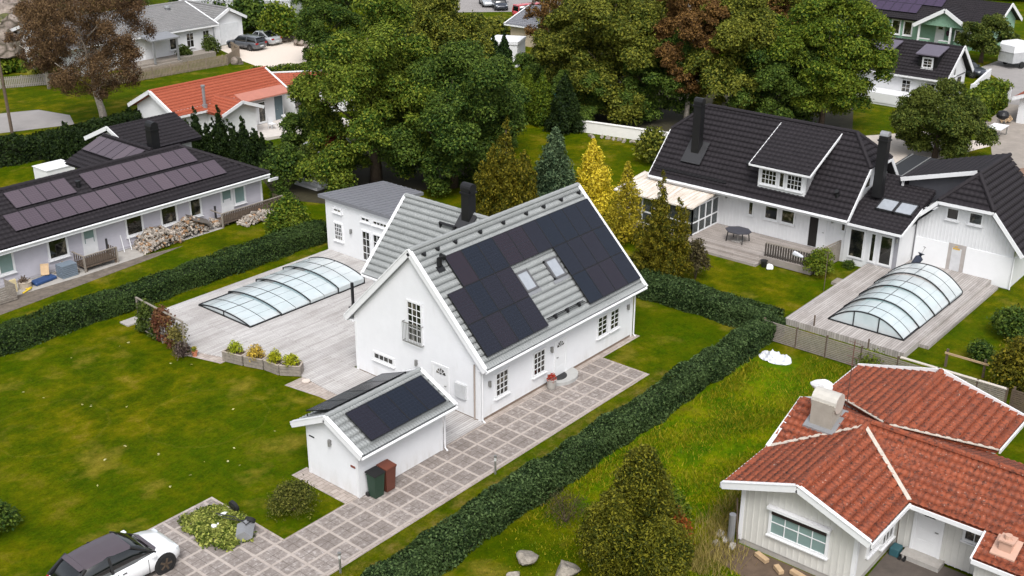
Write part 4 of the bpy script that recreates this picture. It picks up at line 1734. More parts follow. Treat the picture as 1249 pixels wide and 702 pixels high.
b.build('roof', stained(), SR)
b = MB()
fr_pts = [(25.15, 4.85), (28.2, 4.85)]
for k in range(5):
    x = 25.15 + 3.05 * k / 4
    b.box(x - .04, x + .04, 4.82, 4.9, .45, 2.34 + (x - 24.75) * .11)
for z in (.5, 1.25, 2.28):
    b.box(25.15, 28.2, 4.825, 4.895, z - .04, z + .04)
for k in range(7):
    y = 4.86 + 5.5 * k / 6
    b.box(25.11, 25.19, y - .04, y + .04, .45, 2.3)
for z in (.5, 1.25, 2.26):
    b.box(25.115, 25.185, 4.86, 10.4, z - .04, z + .04)
fr = b.build('frame', M_WHITE, SR)
b = MB()
b.box(25.19, 28.2, 4.85, 4.87, .5, 2.26)
b.box(25.14, 25.16, 4.9, 10.36, .5, 2.26)
t = NT('clear_glazing')
t.base(lin((70, 78, 80)))
t.set(.05, 0, .7)
tr = t.n('ShaderNodeBsdfTransparent')
mx = t.n('ShaderNodeMixShader')
mx.inputs[0].default_value = .5
t.l(t.b.outputs[0], mx.inputs[1])
t.l(tr.outputs[0], mx.inputs[2])
t.l(mx.outputs[0], t.out.inputs[0])
M_CLEAR = t.m
b.build('pane', M_CLEAR, fr)
for y in (6.2, 8.0):
    r_ = thing('garden_chair', 'white garden chair inside the sun room, %s' % ('close to its side glazing' if y < 7 else 'deeper inside'), 'chair', (26.3, y, .45), 'white chairs in the sun room')
    b = MB()
    b.box(26.05, 26.55, y - .25, y + .25, .85, .9)
    b.build('seat', M_WHITE, r_)
    b = MB()
    b.box(26.5, 26.56, y - .25, y + .25, .9, 1.4)
    b.build('backrest', M_WHITE, r_)
    for sx in (-.22, .22):
        for s2 in (-.22, .22):
            b = MB()
            b.box(26.3 + sx - .02, 26.3 + sx + .02, y + s2 - .02, y + s2 + .02, .45, .85)
            b.build('leg', M_WHITE, r_)

# terrace deck with steps
b = MB()
b.box(24.95, 28.24, -3.3, 10.4, .05, .45)
b.box(24.55, 24.95, -.2, 4.9, .0, .3)
b.box(24.15, 24.55, -.2, 4.9, .0, .15)
b.build('terrace_deck', M_DECK2Y)['kind'] = 'structure'
rl = thing('deck_railing', 'dark slatted railing along the terrace corner of the black roofed house', 'railing', (25.1, -2, .45))
b = MB()
b.beam((25.06, -.3, 1.3), (25.2, -3.15, 1.3), .1, .05)
b.beam((25.2, -3.15, 1.3), (28.2, -3.5, 1.3), .1, .05)
b.build('handrail', M_WOODGREY, rl)
b = MB()
for k in range(19):
    t_ = k / 18
    x, y = 25.06 + .14 * t_, -.3 - 2.85 * t_
    b.box(x - .02, x + .02, y - .05, y + .05, .45, 1.24)
b.beam((25.06, -.3, .55), (25.2, -3.15, .55), .03, .08)
b.build('slat', plain('dark_slats', (64, 58, 54), .7), rl)
b = MB()
b.prism([(25.22, -3.2, .05), (28.2, -3.55, .05), (28.2, -3.55, 1.22), (25.22, -3.2, 1.22)], (0, .04, 0))
b.build('side_boarding', M_WOODGREY, rl)
b = MB()
b.box(25.2, 28.2, -3.46, -3.4, .02, .4)
b.build('plinth', M_WOODGREY, rl)
tb = thing('garden_table', 'dark garden table standing on the wooden terrace', 'table', (26.2, 2.2, .45))
b = MB()
b.prism([(26.2 + .55 * math.cos(a) * (1.25 if abs(math.sin(a)) < .9 else 1), 2.2 + .85 * math.sin(a), 1.12) for a in [2 * PI * i / 8 + PI / 8 for i in range(8)]], (0, 0, .05))
b.build('tabletop', plain('slate_table', (62, 62, 70), .4), tb)
for sx in (-.45, .45):
    for s2 in (-.55, .55):
        b = MB()
        b.beam((26.2 + sx * .8, 2.2 + s2 * .9, 1.12), (26.2 + sx, 2.2 + s2, .45), .05, .05)
        b.build('leg', M_BLACK, tb)
b = MB()
b.box(25.9, 26.5, 1.95, 2.45, .46, .52)
b.tube([(26.2, 2.2, .5), (26.2, 2.2, 1.1)], .03, 8)
b.build('parasol_foot', M_CONCRETE, tb)
r_ = thing('bucket', 'black bucket at the foot of the terrace steps', 'bucket', (24.5, -.55, 0))
b = MB()
b.lathe((24.5, -.55, 0), [(.14, 0), (.2, .36), (.22, .4)], 12)
b.build('body', M_BLACKPLASTIC, r_)
tag(rock('paper_sack', 'crumpled white sack lying by the black bucket at the terrace steps', (24.35, -.95, .0), .32, .25, .22, 5, M_WHITE), None, 'sack')
tag(rock('folded_cloth', 'crumpled grey and white cloth hung over the terrace railing', (25.08, -2.3, .95), .1, .42, .22, 9, plain('cloth_white', (196, 198, 206), .9)), None, 'cloth')

# glazed link between house and garage
LK = thing('glazed_link', 'low glazed link with black tiles and two rooflights between house and garage', 'house extension', (30, -5.5, 0))
FL = FX(28.15)
gable_wall(28.15, 33.5, -7.0, -3.76, 0, 2.55, 2.56, 'x').build('wall', M_WHITE, LK)
tile_roof('roof', [(27.3, -3.85, 2.82), (27.3, -7.35, 2.82), (32.6, -7.35, 4.5), (32.6, -3.85, 4.5)], M_TILEBLACK, LK)
b = MB()
b.beam((27.27, -3.85, 2.76), (27.27, -7.4, 2.76), .06, .14)
b.beam((27.27, -7.4, 2.72), (30.0, -7.4, 3.6), .05, .2)
b.build('barge_board', M_WHITE, LK)
for a0, a1, nm in ((-5.02, -4.0, 'window'), (-5.72, -5.28, 'window'), (-6.72, -5.86, 'glazed_door')):
    window(LK, FL, a0, a1, .45, 2.32, 1, 1, trim=.11, kind=nm, sill=False)
b = MB()
wbox(b, FL, -7.0, -6.75, .3, 2.5, 0, .03)
b.build('grey_panel', plain('grey_panel', (140, 140, 146), .6), LK)
wall_lamp(LK, FL, -6.88, 2.15)
LS = Vector((5.3, 0, 1.68)).normalized()
LN = Vector((-1.68, 0, 5.3)).normalized()
for ya in (-5.05, -6.15):
    p = [Vector((27.3, 0, 2.82)) + LS * s_ + Vector((0, y, 0)) for s_, y in ((1.75, ya), (1.75, ya - 1.0), (2.85, ya - 1.0), (2.85, ya))]
    b = MB()
    for i in range(4):
        b.beam(p[i] + LN * .1, p[(i + 1) % 4] + LN * .1, .08, .14, up=LN, ext=.04)
    fr = b.build('skylight', M_DARKSTEEL, LK)
    b = MB()
    b.prism([x + LN * .13 for x in p], LN * .02)
    b.build('pane', M_SKYGLASS, fr)
for x, y, k, cc in ((28.0, -4.3, 'left', 1), (28.0, -5.5, 'right', 2)):
    pass

# garage
GA = thing('boarded_garage', 'white boarded garage with steep black half-hipped roof and patched front', 'garage', (33, -9.85, 0))
FG = FX(30.3)
gx1 = 36.2
b = MB()
b.prism([(30.3, -7.1, 0), (30.3, -12.68, 0), (30.3, -12.68, 2.5), (30.3, -11.1, 4.2), (30.3, -8.5, 4.2), (30.3, -7.1, 2.8)], (5.8, 0, 0))
b.build('wall', M_VSIDE, GA)
battens(GA, FX(30.3), -12.66, -7.12, 1.95, 4.2, .2, top=lambda a: 2.7 + min(1.5, (2.8 - abs(a + 9.9)) * 1.05))
yc, zr_ = -9.85, 5.95
e0, e1 = (-6.45, 2.55), (-13.3, 2.3)
k0, k1 = (-8.3, 4.42), (-11.4, 4.45)
gx0 = 29.75
tile_roof('roof', [(gx0, e1[0], e1[1]), (gx1, e1[0], e1[1]), (gx1, yc, zr_), (gx0 + 1.45, yc, zr_), (gx0, k1[0], k1[1] - .08)], M_TILEBLACK, GA)
tile_roof('roof', [(gx0, e0[0], e0[1]), (gx1, e0[0], e0[1]), (gx1, yc, zr_), (gx0 + 1.45, yc, zr_), (gx0, k0[0], k0[1])], M_TILEBLACK, GA)
tile_roof('roof', [(gx0, k0[0], k0[1]), (gx0, k1[0], k1[1] - .06), (gx0 + 1.45, yc, zr_)], M_TILEBLACK, GA)
ridge_tiles(GA, [((gx0 + 1.45, yc, zr_ + .04), (gx1, yc, zr_ + .04)), ((gx0, k0[0], k0[1] + .05), (gx0 + 1.45, yc, zr_ + .04)), ((gx0, k1[0], k1[1] + .03), (gx0 + 1.45, yc, zr_ + .04))], M_TILEBLACK)
for e, k in ((e0, k0), (e1, k1)):
    b = MB()
    b.beam((gx0 - .03, e[0], e[1] - .07), (gx0 - .03, k[0], k[1] - .09), .05, .22)
    b.build('barge_board', M_WHITE, GA)
b = MB()
b.beam((gx0 - .03, k0[0], k0[1] - .1), (gx0 - .03, k1[0], k1[1] - .1), .05, .18)
b.build('barge_board', M_WHITE, GA)
window(GA, FG, -9.42, -8.66, 3.3, 4.05, 1, 1)
window(GA, FG, -10.75, -9.93, 3.3, 4.05, 1, 1)
b = MB()
wbox(b, FG, -7.15, -9.08, .05, 1.9, 0, .05)
wbox(b, FG, -10.1, -12.7, .05, 1.9, 0, .05)
b.build('cover_board', plain('bright_white_board', (222, 223, 225), .45, var=.03), GA)
b = MB()
wbox(b, FG, -10.1, -9.08, .02, 1.95, 0, .02)
dd = b.build('boarded_doorway', plain('grey_board', (164, 158, 154), .7), GA)
b = MB()
wbox(b, FG, -9.85, -9.3, .06, 1.7, .02, .035)
b.build('plastic_sheet', plain('pale_plastic', (196, 197, 200), .3), dd)
b = MB()
wbox(b, FG, -9.75, -9.35, 1.62, 1.72, .036, .042)
wbox(b, FG, -9.62, -9.45, 1.78, 1.84, .036, .042)
b.build('yellow_marking', plain('ochre_marking', (196, 160, 70), .6), dd)
b = MB()
b.tube([(30.2, -13.2, 2.2), (30.2, -12.78, 1.95), (30.2, -12.78, .05)], .045, 8)
b.build('downpipe', M_WHITE, GA)
# shed dormer on the north slope
b = MB()
b.prism([(31.9, -9.7, 5.9), (31.9, -5.7, 4.65), (31.9, -5.7, 3.0), (31.9, -6.6, 2.9)], (4.2, 0, 0))
b.build('dormer', M_SEAM if False else plain('slate_sheet', (74, 74, 80), .5, .2), GA)
tile_roof('dormer_roof', [(31.6, -5.3, 4.72), (gx1, -5.3, 4.72), (gx1, -9.75, 6.02), (31.6, -9.75, 6.02)], M_TILEBLACK, GA)
b = MB()
b.beam((31.56, -5.3, 4.66), (31.56, -9.6, 5.92), .06, .24)
b.beam((31.75, -5.4, 4.5), (31.75, -5.4, 3.4), .12, .12)
b.build('barge_board', M_WHITE, GA)

# pool deck east
b = MB()
b.box(18.0, 30.29, -11.75, -5.3, .0, .35)
b.build('pool_deck', M_DECK2)['kind'] = 'structure'
b = MB()
b.box(19.9, 30.0, -12.25, -11.76, .0, .18)
b.build('deck_step', M_DECK2)['kind'] = 'structure'
b = MB()
b.box(24.6, 25.4, -5.28, -4.75, 0, .15)
tag(b.build('garden_step', M_WOODGREY, loc=(25, -5, 0)), 'short wooden step on the grass beside the east pool deck', 'step')
E2 = thing('pool_cover', 'tall arched glazed pool cover with black ribs on the grey deck beside the garage', 'pool cover', (23.3, -9.1, .35))
enclosure(E2, [19.35, 21.25, 23.2, 25.2, 27.1], -9.12, 2.02, .03, .03, .05, .88, .05, .35)
sheet('pool_water', [(19.9, -10.7), (26.7, -10.7), (26.7, -7.5), (19.9, -7.5)], .354, plain('pale_sheet_water', (176, 196, 196), .2, var=.06))
# golf bag / trolley by the wall
r_ = thing('bag_trolley', 'dark blue wheeled bag trolley parked against the garage wall', 'trolley', (29.0, -7.9, .35))
b = MB()
b.tube([(28.8, -7.75, .62), (29.05, -7.95, 1.1), (29.12, -8.0, 1.35)], [.2, .24, .2], 10)
b.build('bag', plain('navy_cloth', (44, 50, 66), .8), r_)
b = MB()
b.tube([(29.12, -8.0, 1.3), (29.35, -8.1, 1.7), (29.2, -8.05, 1.75)], .03, 6)
b.build('handle', M_STEEL, r_)
for s_ in (-.25, .25):
    b = MB()
    b.tube([(28.75 + s_ * .3, -7.95 + s_ - .03, .55), (28.75 + s_ * .3, -7.95 + s_ + .03, .55)], .19, 12)
    b.build('wheel', M_BLACKPLASTIC, r_)

# slatted fence between the plots
FN = thing('slat_fence', 'weathered horizontal slat fence between the east pool deck and the red roofed house', 'fence', (15.7, -5.4, 0))
yy = [-5.3, -7.1, -8.7, -10.5, -12.3, -14.2, -16.0, -17.3]
hh = [1.05, 1.05, 1.1, 1.1, 1.12, 1.15, 1.15, 1.15]
for y0, y1, h_ in zip(yy[:-1], yy[1:], hh):
    b = MB()
    k = 0
    while k * .095 + .08 < h_:
        b.box(15.66, 15.69, y1 + .04, y0 - .04, .06 + k * .095, .06 + k * .095 + .062)
        k += 1
    b.build('slat_panel', M_WOODGREY, FN)
for y, h_ in zip(yy, hh):
    b = MB()
    b.box(15.69, 15.78, y - .045, y + .045, 0, h_ + .1)
    b.build('post', M_WOODBROWN, FN)
b = MB()
b.box(15.64, 15.8, -17.3, -12.4, 1.2, 1.24)
b.build('top_rail', plain('pale_rail', (190, 182, 172), .7), FN)
F2 = thing('slat_fence', 'darker slat fence continuing to the photo edge behind the red roofed house', 'fence', (16, -17.4, 0))
b = MB()
for k in range(11):
    b.box(16.1, 16.13, -26, -17.4, .06 + k * .095, .06 + k * .095 + .07)
b.build('slat_panel', M_WOODBROWN, F2)
for y in (-17.5, -19.5, -21.5, -23.5, -25.5):
    b = MB()
    b.box(16.13, 16.22, y - .045, y + .045, 0, 1.2)
    b.build('post', M_WOODBROWN, F2)
for (x, y, h_, lb) in ((18.1, -6.9, .95, 'thin brown garden stake at the corner of the east pool deck'), (17.0, -10.3, 1.05, 'thin brown stake behind the slat fence at the middle of the pool deck'),
                       (23.4, -4.9, 2.4, 'tall thin dark pole standing in the grass left of the east pool deck')):
    b = MB()
    q_ = .015 if h_ > 2 else .03
    b.box(x - q_, x + q_, y - q_, y + q_, 0, h_)
    tag(b.build('garden_stake', M_WOODBROWN, loc=(x, y, 0)), lb, 'stake')
r_ = thing('post_and_rail', 'short wooden post and rail on the grass behind the slat fence', 'fence', (18.6, -14.2, 0))
for y in (-13.6, -15.4):
    b = MB()
    b.box(18.55, 18.65, y - .05, y + .05, 0, .95)
    b.build('post', M_WOODBROWN, r_)
b = MB()
b.box(18.52, 18.56, -15.6, -13.5, .7, .8)
b.build('rail', M_WOODRAW, r_)

# white tarpaulin heap
bm = bmesh.new()
bmesh.ops.create_grid(bm, x_segments=36, y_segments=30, size=1)
rg = np.random.default_rng(3)
from mathutils import noise as mn
for v in bm.verts:
    x, y = v.co.x * .55, v.co.y * .85
    r2 = math.sqrt(v.co.x ** 2 + v.co.y ** 2)
    e = max(0, 1 - (r2 / (1 + .25 * mn.noise(Vector((v.co.x * 2, v.co.y * 2, 1))))) ** 2)
    z = e ** .6 * (.2 + .3 * mn.noise(Vector((x * 2.2, y * 2.2, 3))) + .2 * mn.noise(Vector((x * 5.2, y * 5.2, 5))) + .1 * mn.noise(Vector((x * 11, y * 11, 7))))
    k = 1 if r2 < 1 else 1 / r2
    v.co = (x * k, y * k, max(z, .012))
me = bpy.data.meshes.new('tarpaulin')
bm.to_mesh(me)
bm.free()
me.materials.append(plain('white_plastic_sheet', (200, 202, 210), .4, var=.05))
o = bpy.data.objects.new('tarpaulin', me)
o.location = (14.0, -6.9, 0)
col.objects.link(o)
tag(o, 'crumpled white plastic tarpaulin heap lying on the rough grass by the fence', 'tarpaulin')

# ------------------------------------------------------------------ red roofed house
RH = thing('red_roofed_house', 'pale boarded bungalow with worn red tile roofs at the lower corner of the photo', 'house', (3, -16, 0))
WX = -.55
b = MB()
b.prism([(WX, -13.15, .25), (WX, -17.6, .25), (WX, -17.6, 2.5), (WX, -15.4, 3.3), (WX, -13.15, 2.5)], (4.2, 0, 0))
b.prism([(3.0, -13.2, .1), (6.4, -13.2, .1), (6.4, -13.2, 2.6), (4.7, -13.2, 3.25), (3.0, -13.2, 2.6)], (0, -12.8, 0))
b.prism([(9.8, -13.2, .1), (9.8, -18.8, .1), (9.8, -18.8, 2.7), (9.8, -16.0, 3.4), (9.8, -13.2, 2.7)], (-4, 0, 0))
b.prism([(1.3, -20.95, .1), (1.3, -26, .1), (1.3, -26, 2.0), (1.3, -20.95, 2.0)], (2, 0, 0))
b.build('wall', M_VGREY, RH)
b = MB()
b.box(WX + .03, 3.6, -17.57, -13.18, -.05, .26)
b.build('plinth', M_CONCRETE, RH)
battens(RH, FX(WX), -17.6, -13.15, .28, 2.4, top=lambda a: 2.42 + (2.3 - abs(a + 15.4)) * .34, mat=M_VGREY)
battens(RH, FX(3.0), -26, -17.7, .1, 2.5, mat=M_VGREY)
battens(RH, FX(1.3), -26, -20.95, .1, 2.0, mat=M_VGREY)
rz, ez = 3.62, 2.58
xv, xj = -1.1, 4.65
tile_roof('roof', [(xv, -12.6, ez), (2.2, -12.6, ez), (xj - .4, -15.45, rz), (xv, -15.45, rz)], M_TILERED, RH, tw=.22, tl=.34, h=.035, gap=.045)
tile_roof('roof', [(xv, -18.2, ez), (2.15, -18.2, ez), (xj - .4, -15.45, rz), (xv, -15.45, rz)], M_TILERED, RH, tw=.22, tl=.34, h=.035, gap=.045)
tile_roof('roof', [(2.2, -12.6, ez), (2.2, -12.62, ez), (4.25, -15.45, rz), (4.7, -15.4, rz + .02), (4.7, -12.65, rz + .02)], M_TILERED, RH, tw=.22, tl=.34, h=.035, gap=.045)
tile_roof('roof', [(2.15, -18.15, ez - .03), (2.15, -28, ez - .03), (4.7, -28, rz + .02), (4.7, -15.4, rz + .02), (4.25, -15.45, rz)], M_TILERED, RH, tw=.22, tl=.34, h=.035, gap=.045)
tile_roof('roof', [(1.0, -20.9, 2.1), (1.0, -28, 2.1), (2.2, -28, ez - .05), (2.2, -20.9, ez - .05)], M_TILERED, RH, tw=.22, tl=.34, h=.035, gap=.045)
tile_roof('roof', [(7.2, -12.65, ez), (7.2, -28, ez), (4.7, -28, rz + .02), (4.7, -12.65, rz + .02)], M_TILERED, RH, tw=.22, tl=.34, h=.035, gap=.045)
tile_roof('roof', [(10.4, -12.5, 2.82), (7.6, -12.5, 2.82), (5.0, -16.0, rz + .03), (10.4, -16.0, rz + .1)], M_TILERED, RH, tw=.22, tl=.34, h=.035, gap=.045)
tile_roof('roof', [(10.4, -19.5, 2.82), (7.3, -19.5, 2.82), (5.0, -16.0, rz + .03), (10.4, -16.0, rz + .1)], M_TILERED, RH, tw=.22, tl=.34, h=.035, gap=.045)
ridge_tiles(RH, [((xv, -15.45, rz + .03), (4.5, -15.45, rz + .03)), ((4.7, -12.7, rz + .05), (4.7, -28, rz + .05)), ((4.9, -16.0, rz + .05), (10.35, -16.0, rz + .14))], M_TILERED, .13)
M_VALLEY = plain('valley_lead', (190, 180, 168), .6, .1, var=.25, scale=5)
for p, q in (((2.15, -18.2, ez + .07), (4.3, -15.45, rz + .07)), ((2.2, -12.6, ez + .07), (4.3, -15.45, rz + .07)), ((7.6, -12.5, 2.82 + .02), (5.0, -16.0, rz + .04)), ((7.3, -19.5, 2.84), (5.0, -16.0, rz + .04))):
    b = MB()
    b.beam(p, q, .16, .03)
    b.build('valley_gutter', M_VALLEY, RH)
b = MB()
for y in (-12.58, -18.22):
    b.beam((xv - .03, y, ez - .06), (xv - .03, -15.45, rz - .06), .05, .26)
    b.beam((xv + .0, y, ez + .09), (xv + .0, -15.45, rz + .09), .16, .03)
b.build('barge_board', M_WHITE, RH)
b = MB()
b.beam((2.2, -12.57, ez - .05), (4.7, -12.6, rz - .05), .05, .2)
b.beam((2.2, -12.62, ez + .09), (4.7, -12.65, rz + .1), .16, .03)
b.beam((7.2, -12.57, ez - .05), (4.7, -12.6, rz - .05), .05, .2)
b.beam((7.2, -12.62, ez + .09), (4.7, -12.65, rz + .1), .16, .03)
for y in (-12.5, -19.5):
    b.beam((10.43, y, 2.82), (10.43, -16.0, rz + .1), .06, .26)
b.build('barge_board', M_WHITE, RH)
b = MB()
for p, q in (((xv, -12.54, ez - .1), (2.2, -12.54, ez - .1)), ((xv, -18.27, ez - .1), (2.1, -18.27, ez - .1)), ((2.06, -18.3, ez - .13), (2.06, -20.9, ez - .13)), ((.92, -20.9, 2.02), (.92, -28, 2.02)),
             ((10.4, -19.56, 2.75), (7.3, -19.56, 2.75)), ((10.4, -12.44, 2.75), (7.6, -12.44, 2.75))):
    b.beam(p, q, .06, .16)
b.beam((.95, -20.87, 2.02), (2.1, -20.87, 2.5), .06, .24)
b.build('fascia', M_WHITE, RH)
b = MB()
b.box(WX - .03, WX + .12, -13.28, -13.13, .2, 2.5)
b.box(WX - .03, WX + .12, -17.63, -17.48, .2, 2.5)
b.build('corner_board', M_WHITE, RH)
FR = FX(WX)
wn = window(RH, FR, -16.6, -14.3, .95, 2.05, 4, 2, trim=.1, gm=M_PALEGLASS)
b = MB()
wbox(b, FR, -16.65, -14.25, 2.06, 2.17, .02, .22)
b.build('awning_box', M_WHITE, wn)
b = MB()
wbox(b, FR, -16.5, -14.4, 1.84, 2.06, .065, .1)
b.build('awning_cloth', plain('dark_brown_awning', (40, 30, 26), .9), wn)
window(RH, FY(-17.6), .35, 1.35, .95, 1.95, 2, 2)
window(RH, FY(-17.6), 1.6, 2.7, .6, 1.95, 3, 2)
FR2 = FX(3.0)
dr_ = door(RH, FR2, -19.3, -18.2, .2, 2.25, light=(-18.95, -18.55, 1.72, 2.0))
window(RH, FR2, -20.75, -19.95, 1.35, 2.1, 2, 1)
b = MB()
b.box(2.4, 3.0, -19.5, -18.1, 0, .2)
b.build('door_step', M_CONCRETE, RH)
# chimney with a plastic wrapped cap
b = MB()
b.box(3.6, 4.48, -14.44, -13.56, 3.0, 4.4)
M_CHIM = plain('grey_rendered_block', (150, 144, 134), .85, var=.15, scale=3)
ch = b.build('chimney', M_CHIM, RH)
b = MB()
b.tube([(4.04, -14.5, 4.36), (4.04, -13.5, 4.36)], .4, 16)
b.build('chimney_cap', plain('cream_metal', (190, 186, 178), .45, .2), ch)
b = MB()
b.prism([(3.42, -14.62, 3.2), (3.42, -13.38, 3.2), (4.65, -13.38, 3.7), (4.65, -14.62, 3.7)], (0, 0, .14))
b.build('flashing', M_GALV, ch)
tag(rock('plastic_wrap', 'white plastic sheet bundled behind the chimney of the red roofed house', (4.75, -13.35, 4.35), .3, .5, .3, 6, M_WHITE), None, 'plastic sheet')
b = MB()
b.tube([(5.05, -14.35, 3.4), (5.05, -14.35, 6.6)], .02, 6)
for z in (5.6, 5.9, 6.2, 6.5):
    b.tube([(5.05, -14.6, z), (5.05, -14.1, z)], .01, 5)
b.build('antenna', plain('rusty_mast', (92, 60, 50), .7), RH)
b = MB()
b.box(1.55, 1.95, -21.9, -21.5, 2.2, 2.75)
b.box(1.5, 2.0, -21.95, -21.45, 2.78, 2.84)
b.lathe((1.75, -21.7, 2.84), [(.14, 0), (.12, .14)], 10)
b.prism([(1.35, -22.1, 2.3), (1.35, -21.3, 2.3), (2.15, -21.3, 2.6), (2.15, -22.1, 2.6)], (0, 0, .05))
b.build('roof_vent', plain('tan_roof_vent', (186, 150, 132), .7), RH)
sheet('house_yard', [(-1.2, -17.7), (2.95, -17.62), (2.95, -26), (-4, -26), (-4, -19)], .012, plain('dark_paving', (84, 76, 70), .85, var=.3, scale=1.6))
sheet('bare_earth', [(-1.9, -12.6), (-.6, -12.9), (-.55, -17.7), (-1.5, -18.9), (-2.6, -16.0)], .009, M_SOIL)
for k, (x, y, a, L) in enumerate(((-.95, -14.35, 1.25, .55), (-1.2, -15.15, 1.0, .4), (-1.05, -15.9, 1.4, .75))):
    u = Vector((math.cos(a), math.sin(a), 0)) * L / 2
    b = MB()
    b.beam(Vector((x, y, .12)) - u, Vector((x, y, .14)) + u, .2, .14)
    tag(b.build('timber_block', M_WOODRAW, loc=(x, y, 0)), ['sawn timber block lying closest to the downpipe of the red roofed house', 'short sawn timber block in the middle of the group by the bungalow plinth', 'longest sawn timber block lying by the bungalow plinth'][k], 'timber')
b = MB()
b.tube([(-.75, -12.95, .0), (-.75, -12.95, 1.25)], .13, 12)
tag(b.build('rain_pipe', M_GALV, loc=(-.75, -12.95, 0)), 'zinc pipe standing at the corner of the red roofed house', 'pipe')
b = MB()
b.beam((-.68, -13.2, 0), (-.62, -13.0, 1.9), .05, .03)
tag(b.build('leaning_board', M_WOODBROWN, loc=(-.68, -13.2, 0)), 'thin brown board leaning on the corner of the red roofed house', 'board')
b = MB()
b.box(2.3, 2.75, -18.05, -17.72, .012, .34)
tag(b.build('storage_crate', plain('teal_plastic', (44, 84, 92), .5), loc=(2.5, -17.9, 0), bevel=.02), 'small teal plastic crate by the white door of the red roofed house', 'crate')
r_ = thing('work_shoes', 'pair of dark shoes with pale tops beside the teal crate', 'shoes', (2.3, -18.2, .012))
for k in range(2):
    b = MB()
    b.box(2.25, 2.5, -18.18 - k * .16, -18.08 - k * .16, .012, .1)
    b.box(2.4, 2.5, -18.17 - k * .16, -18.09 - k * .16, .1, .18)
    b.build('shoe', M_BLACKPLASTIC, r_)
b = MB()
b.tube([(2.88, -17.75, .02), (2.92, -17.7, 1.5)], .018, 6)
b.box(2.8, 2.95, -17.95, -17.65, .0, .1)
tag(b.build('broom', M_WOODBROWN, loc=(2.9, -17.75, 0)), 'brown broom leaning in the corner by the white door', 'broom')

# ------------------------------------------------------------------ grey house west
GH = thing('grey_house', 'long lilac grey boarded bungalow with black tiled roof and two rows of solar panels', 'house', (3, 32, 0))
gy, gxe = 30.45, 12.35
b = MB()
b.box(-22, gxe, gy, 37, -.05, 2.3)
b.build('wall', M_GREYSIDE, GH)
ye, ze_, yr_, zr2 = 29.75, 2.46, 33.75, 4.42
xp, xc = 8.55, 12.55
tile_roof('roof', [(-22, ye, ze_), (xc, ye, ze_), (xp, yr_, zr2), (-22, yr_, zr2)], M_TILEBLACK, GH)
tile_roof('roof', [(-22, 2 * yr_ - ye, ze_), (xc, 2 * yr_ - ye, ze_), (xp, yr_, zr2), (-22, yr_, zr2)], M_TILEBLACK, GH)
tile_roof('roof', [(xc, ye, ze_), (xc, 2 * yr_ - ye, ze_), (xp, yr_, zr2)], M_TILEBLACK, GH)
ridge_tiles(GH, [((-22, yr_, zr2 + .04), (xp, yr_, zr2 + .04)), ((xp, yr_, zr2 + .04), (xc, ye, ze_ + .05))], M_TILEBLACK)
b = MB()
b.box(-22, xc, ye - .03, ye + .01, ze_ - .32, ze_ - .06)
b.box(xc - .01, xc + .03, ye, 37, ze_ - .32, ze_ - .06)
b.tube([(-22, ye - .08, ze_ - .08), (xc, ye - .08, ze_ - .08)], .06, 8)
b.build('fascia', M_WHITE, GH)
b = MB()
b.box(-22, xc - .05, ye + .02, gy, ze_ - .3, ze_ - .24)
b.build('eave_soffit', M_WHITE, GH)
b = MB()
b.box(gxe - .12, gxe + .03, gy - .03, gy + .1, 0, 2.2)
b.build('corner_board', M_WHITE, GH)
b = MB()
b.beam((12.3, 29.5, 2.05), (13.3, 29.9, 1.9), .16, .16)
b.build('canopy_beam', M_WHITE, GH)
FGH = FY(gy)
clapboards(GH, FGH, -22, gxe, .15, 2.2, .19, mat=M_GREYSIDE)
for a0, a1 in ((-6.05, -5.1), (-3.05, -1.8), (2.02, 3.22), (4.48, 5.68), (6.62, 7.5)):
    window(GH, FGH, a0 - .02, a1 + .02, .72, 2.0, 1, 1, trim=.12, gm=M_PALEGLASS if a0 < -5 else None)
window(GH, FGH, 10.02, 11.0, .7, 1.95, 1, 1, trim=.12, gm=M_PALEGLASS)
for a0, a1, z0 in ((-.88, .06, .4), (9.02, 9.98, .3)):
    d_ = door(GH, FGH, a0, a1, z0, 2.02, light=(a0 + .16, a1 - .16, 1.1, 1.85))
    d_.children[-1].data.materials[0] = M_PALEGLASS
GN = Vector((0, -(zr2 - ze_), yr_ - ye)).normalized()
GD = Vector((0, -(yr_ - ye), -(zr2 - ze_))).normalized()


def gslope(x, v, off=.14):
    return Vector((x, yr_, zr2)) + GD * v + GN * off


pl1 = panel_mesh(.915, 1.4, (M_PVL, M_PVLF))
for i in range(4):
    place_panel(pl1, GH, gslope(-3.7 + .96 * (i + .5), 1.15), (1, 0, 0), GN)
for i in range(8):
    place_panel(pl1, GH, gslope(1.08 + .955 * (i + .5), 1.15), (1, 0, 0), GN)
for i in range(15):
    place_panel(pl1, GH, gslope(-4.68 + .963 * (i + .5), 2.86), (1, 0, 0), GN)
b = MB()
c = gslope(.55, 1.35, 0)
b.tube([c, c + Vector((0, 0, .3))], .12, 10)
b.tube([c + Vector((0, 0, .3)), c + Vector((0, 0, .42))], .16, 10)
b.build('roof_vent', M_BLACK, GH)
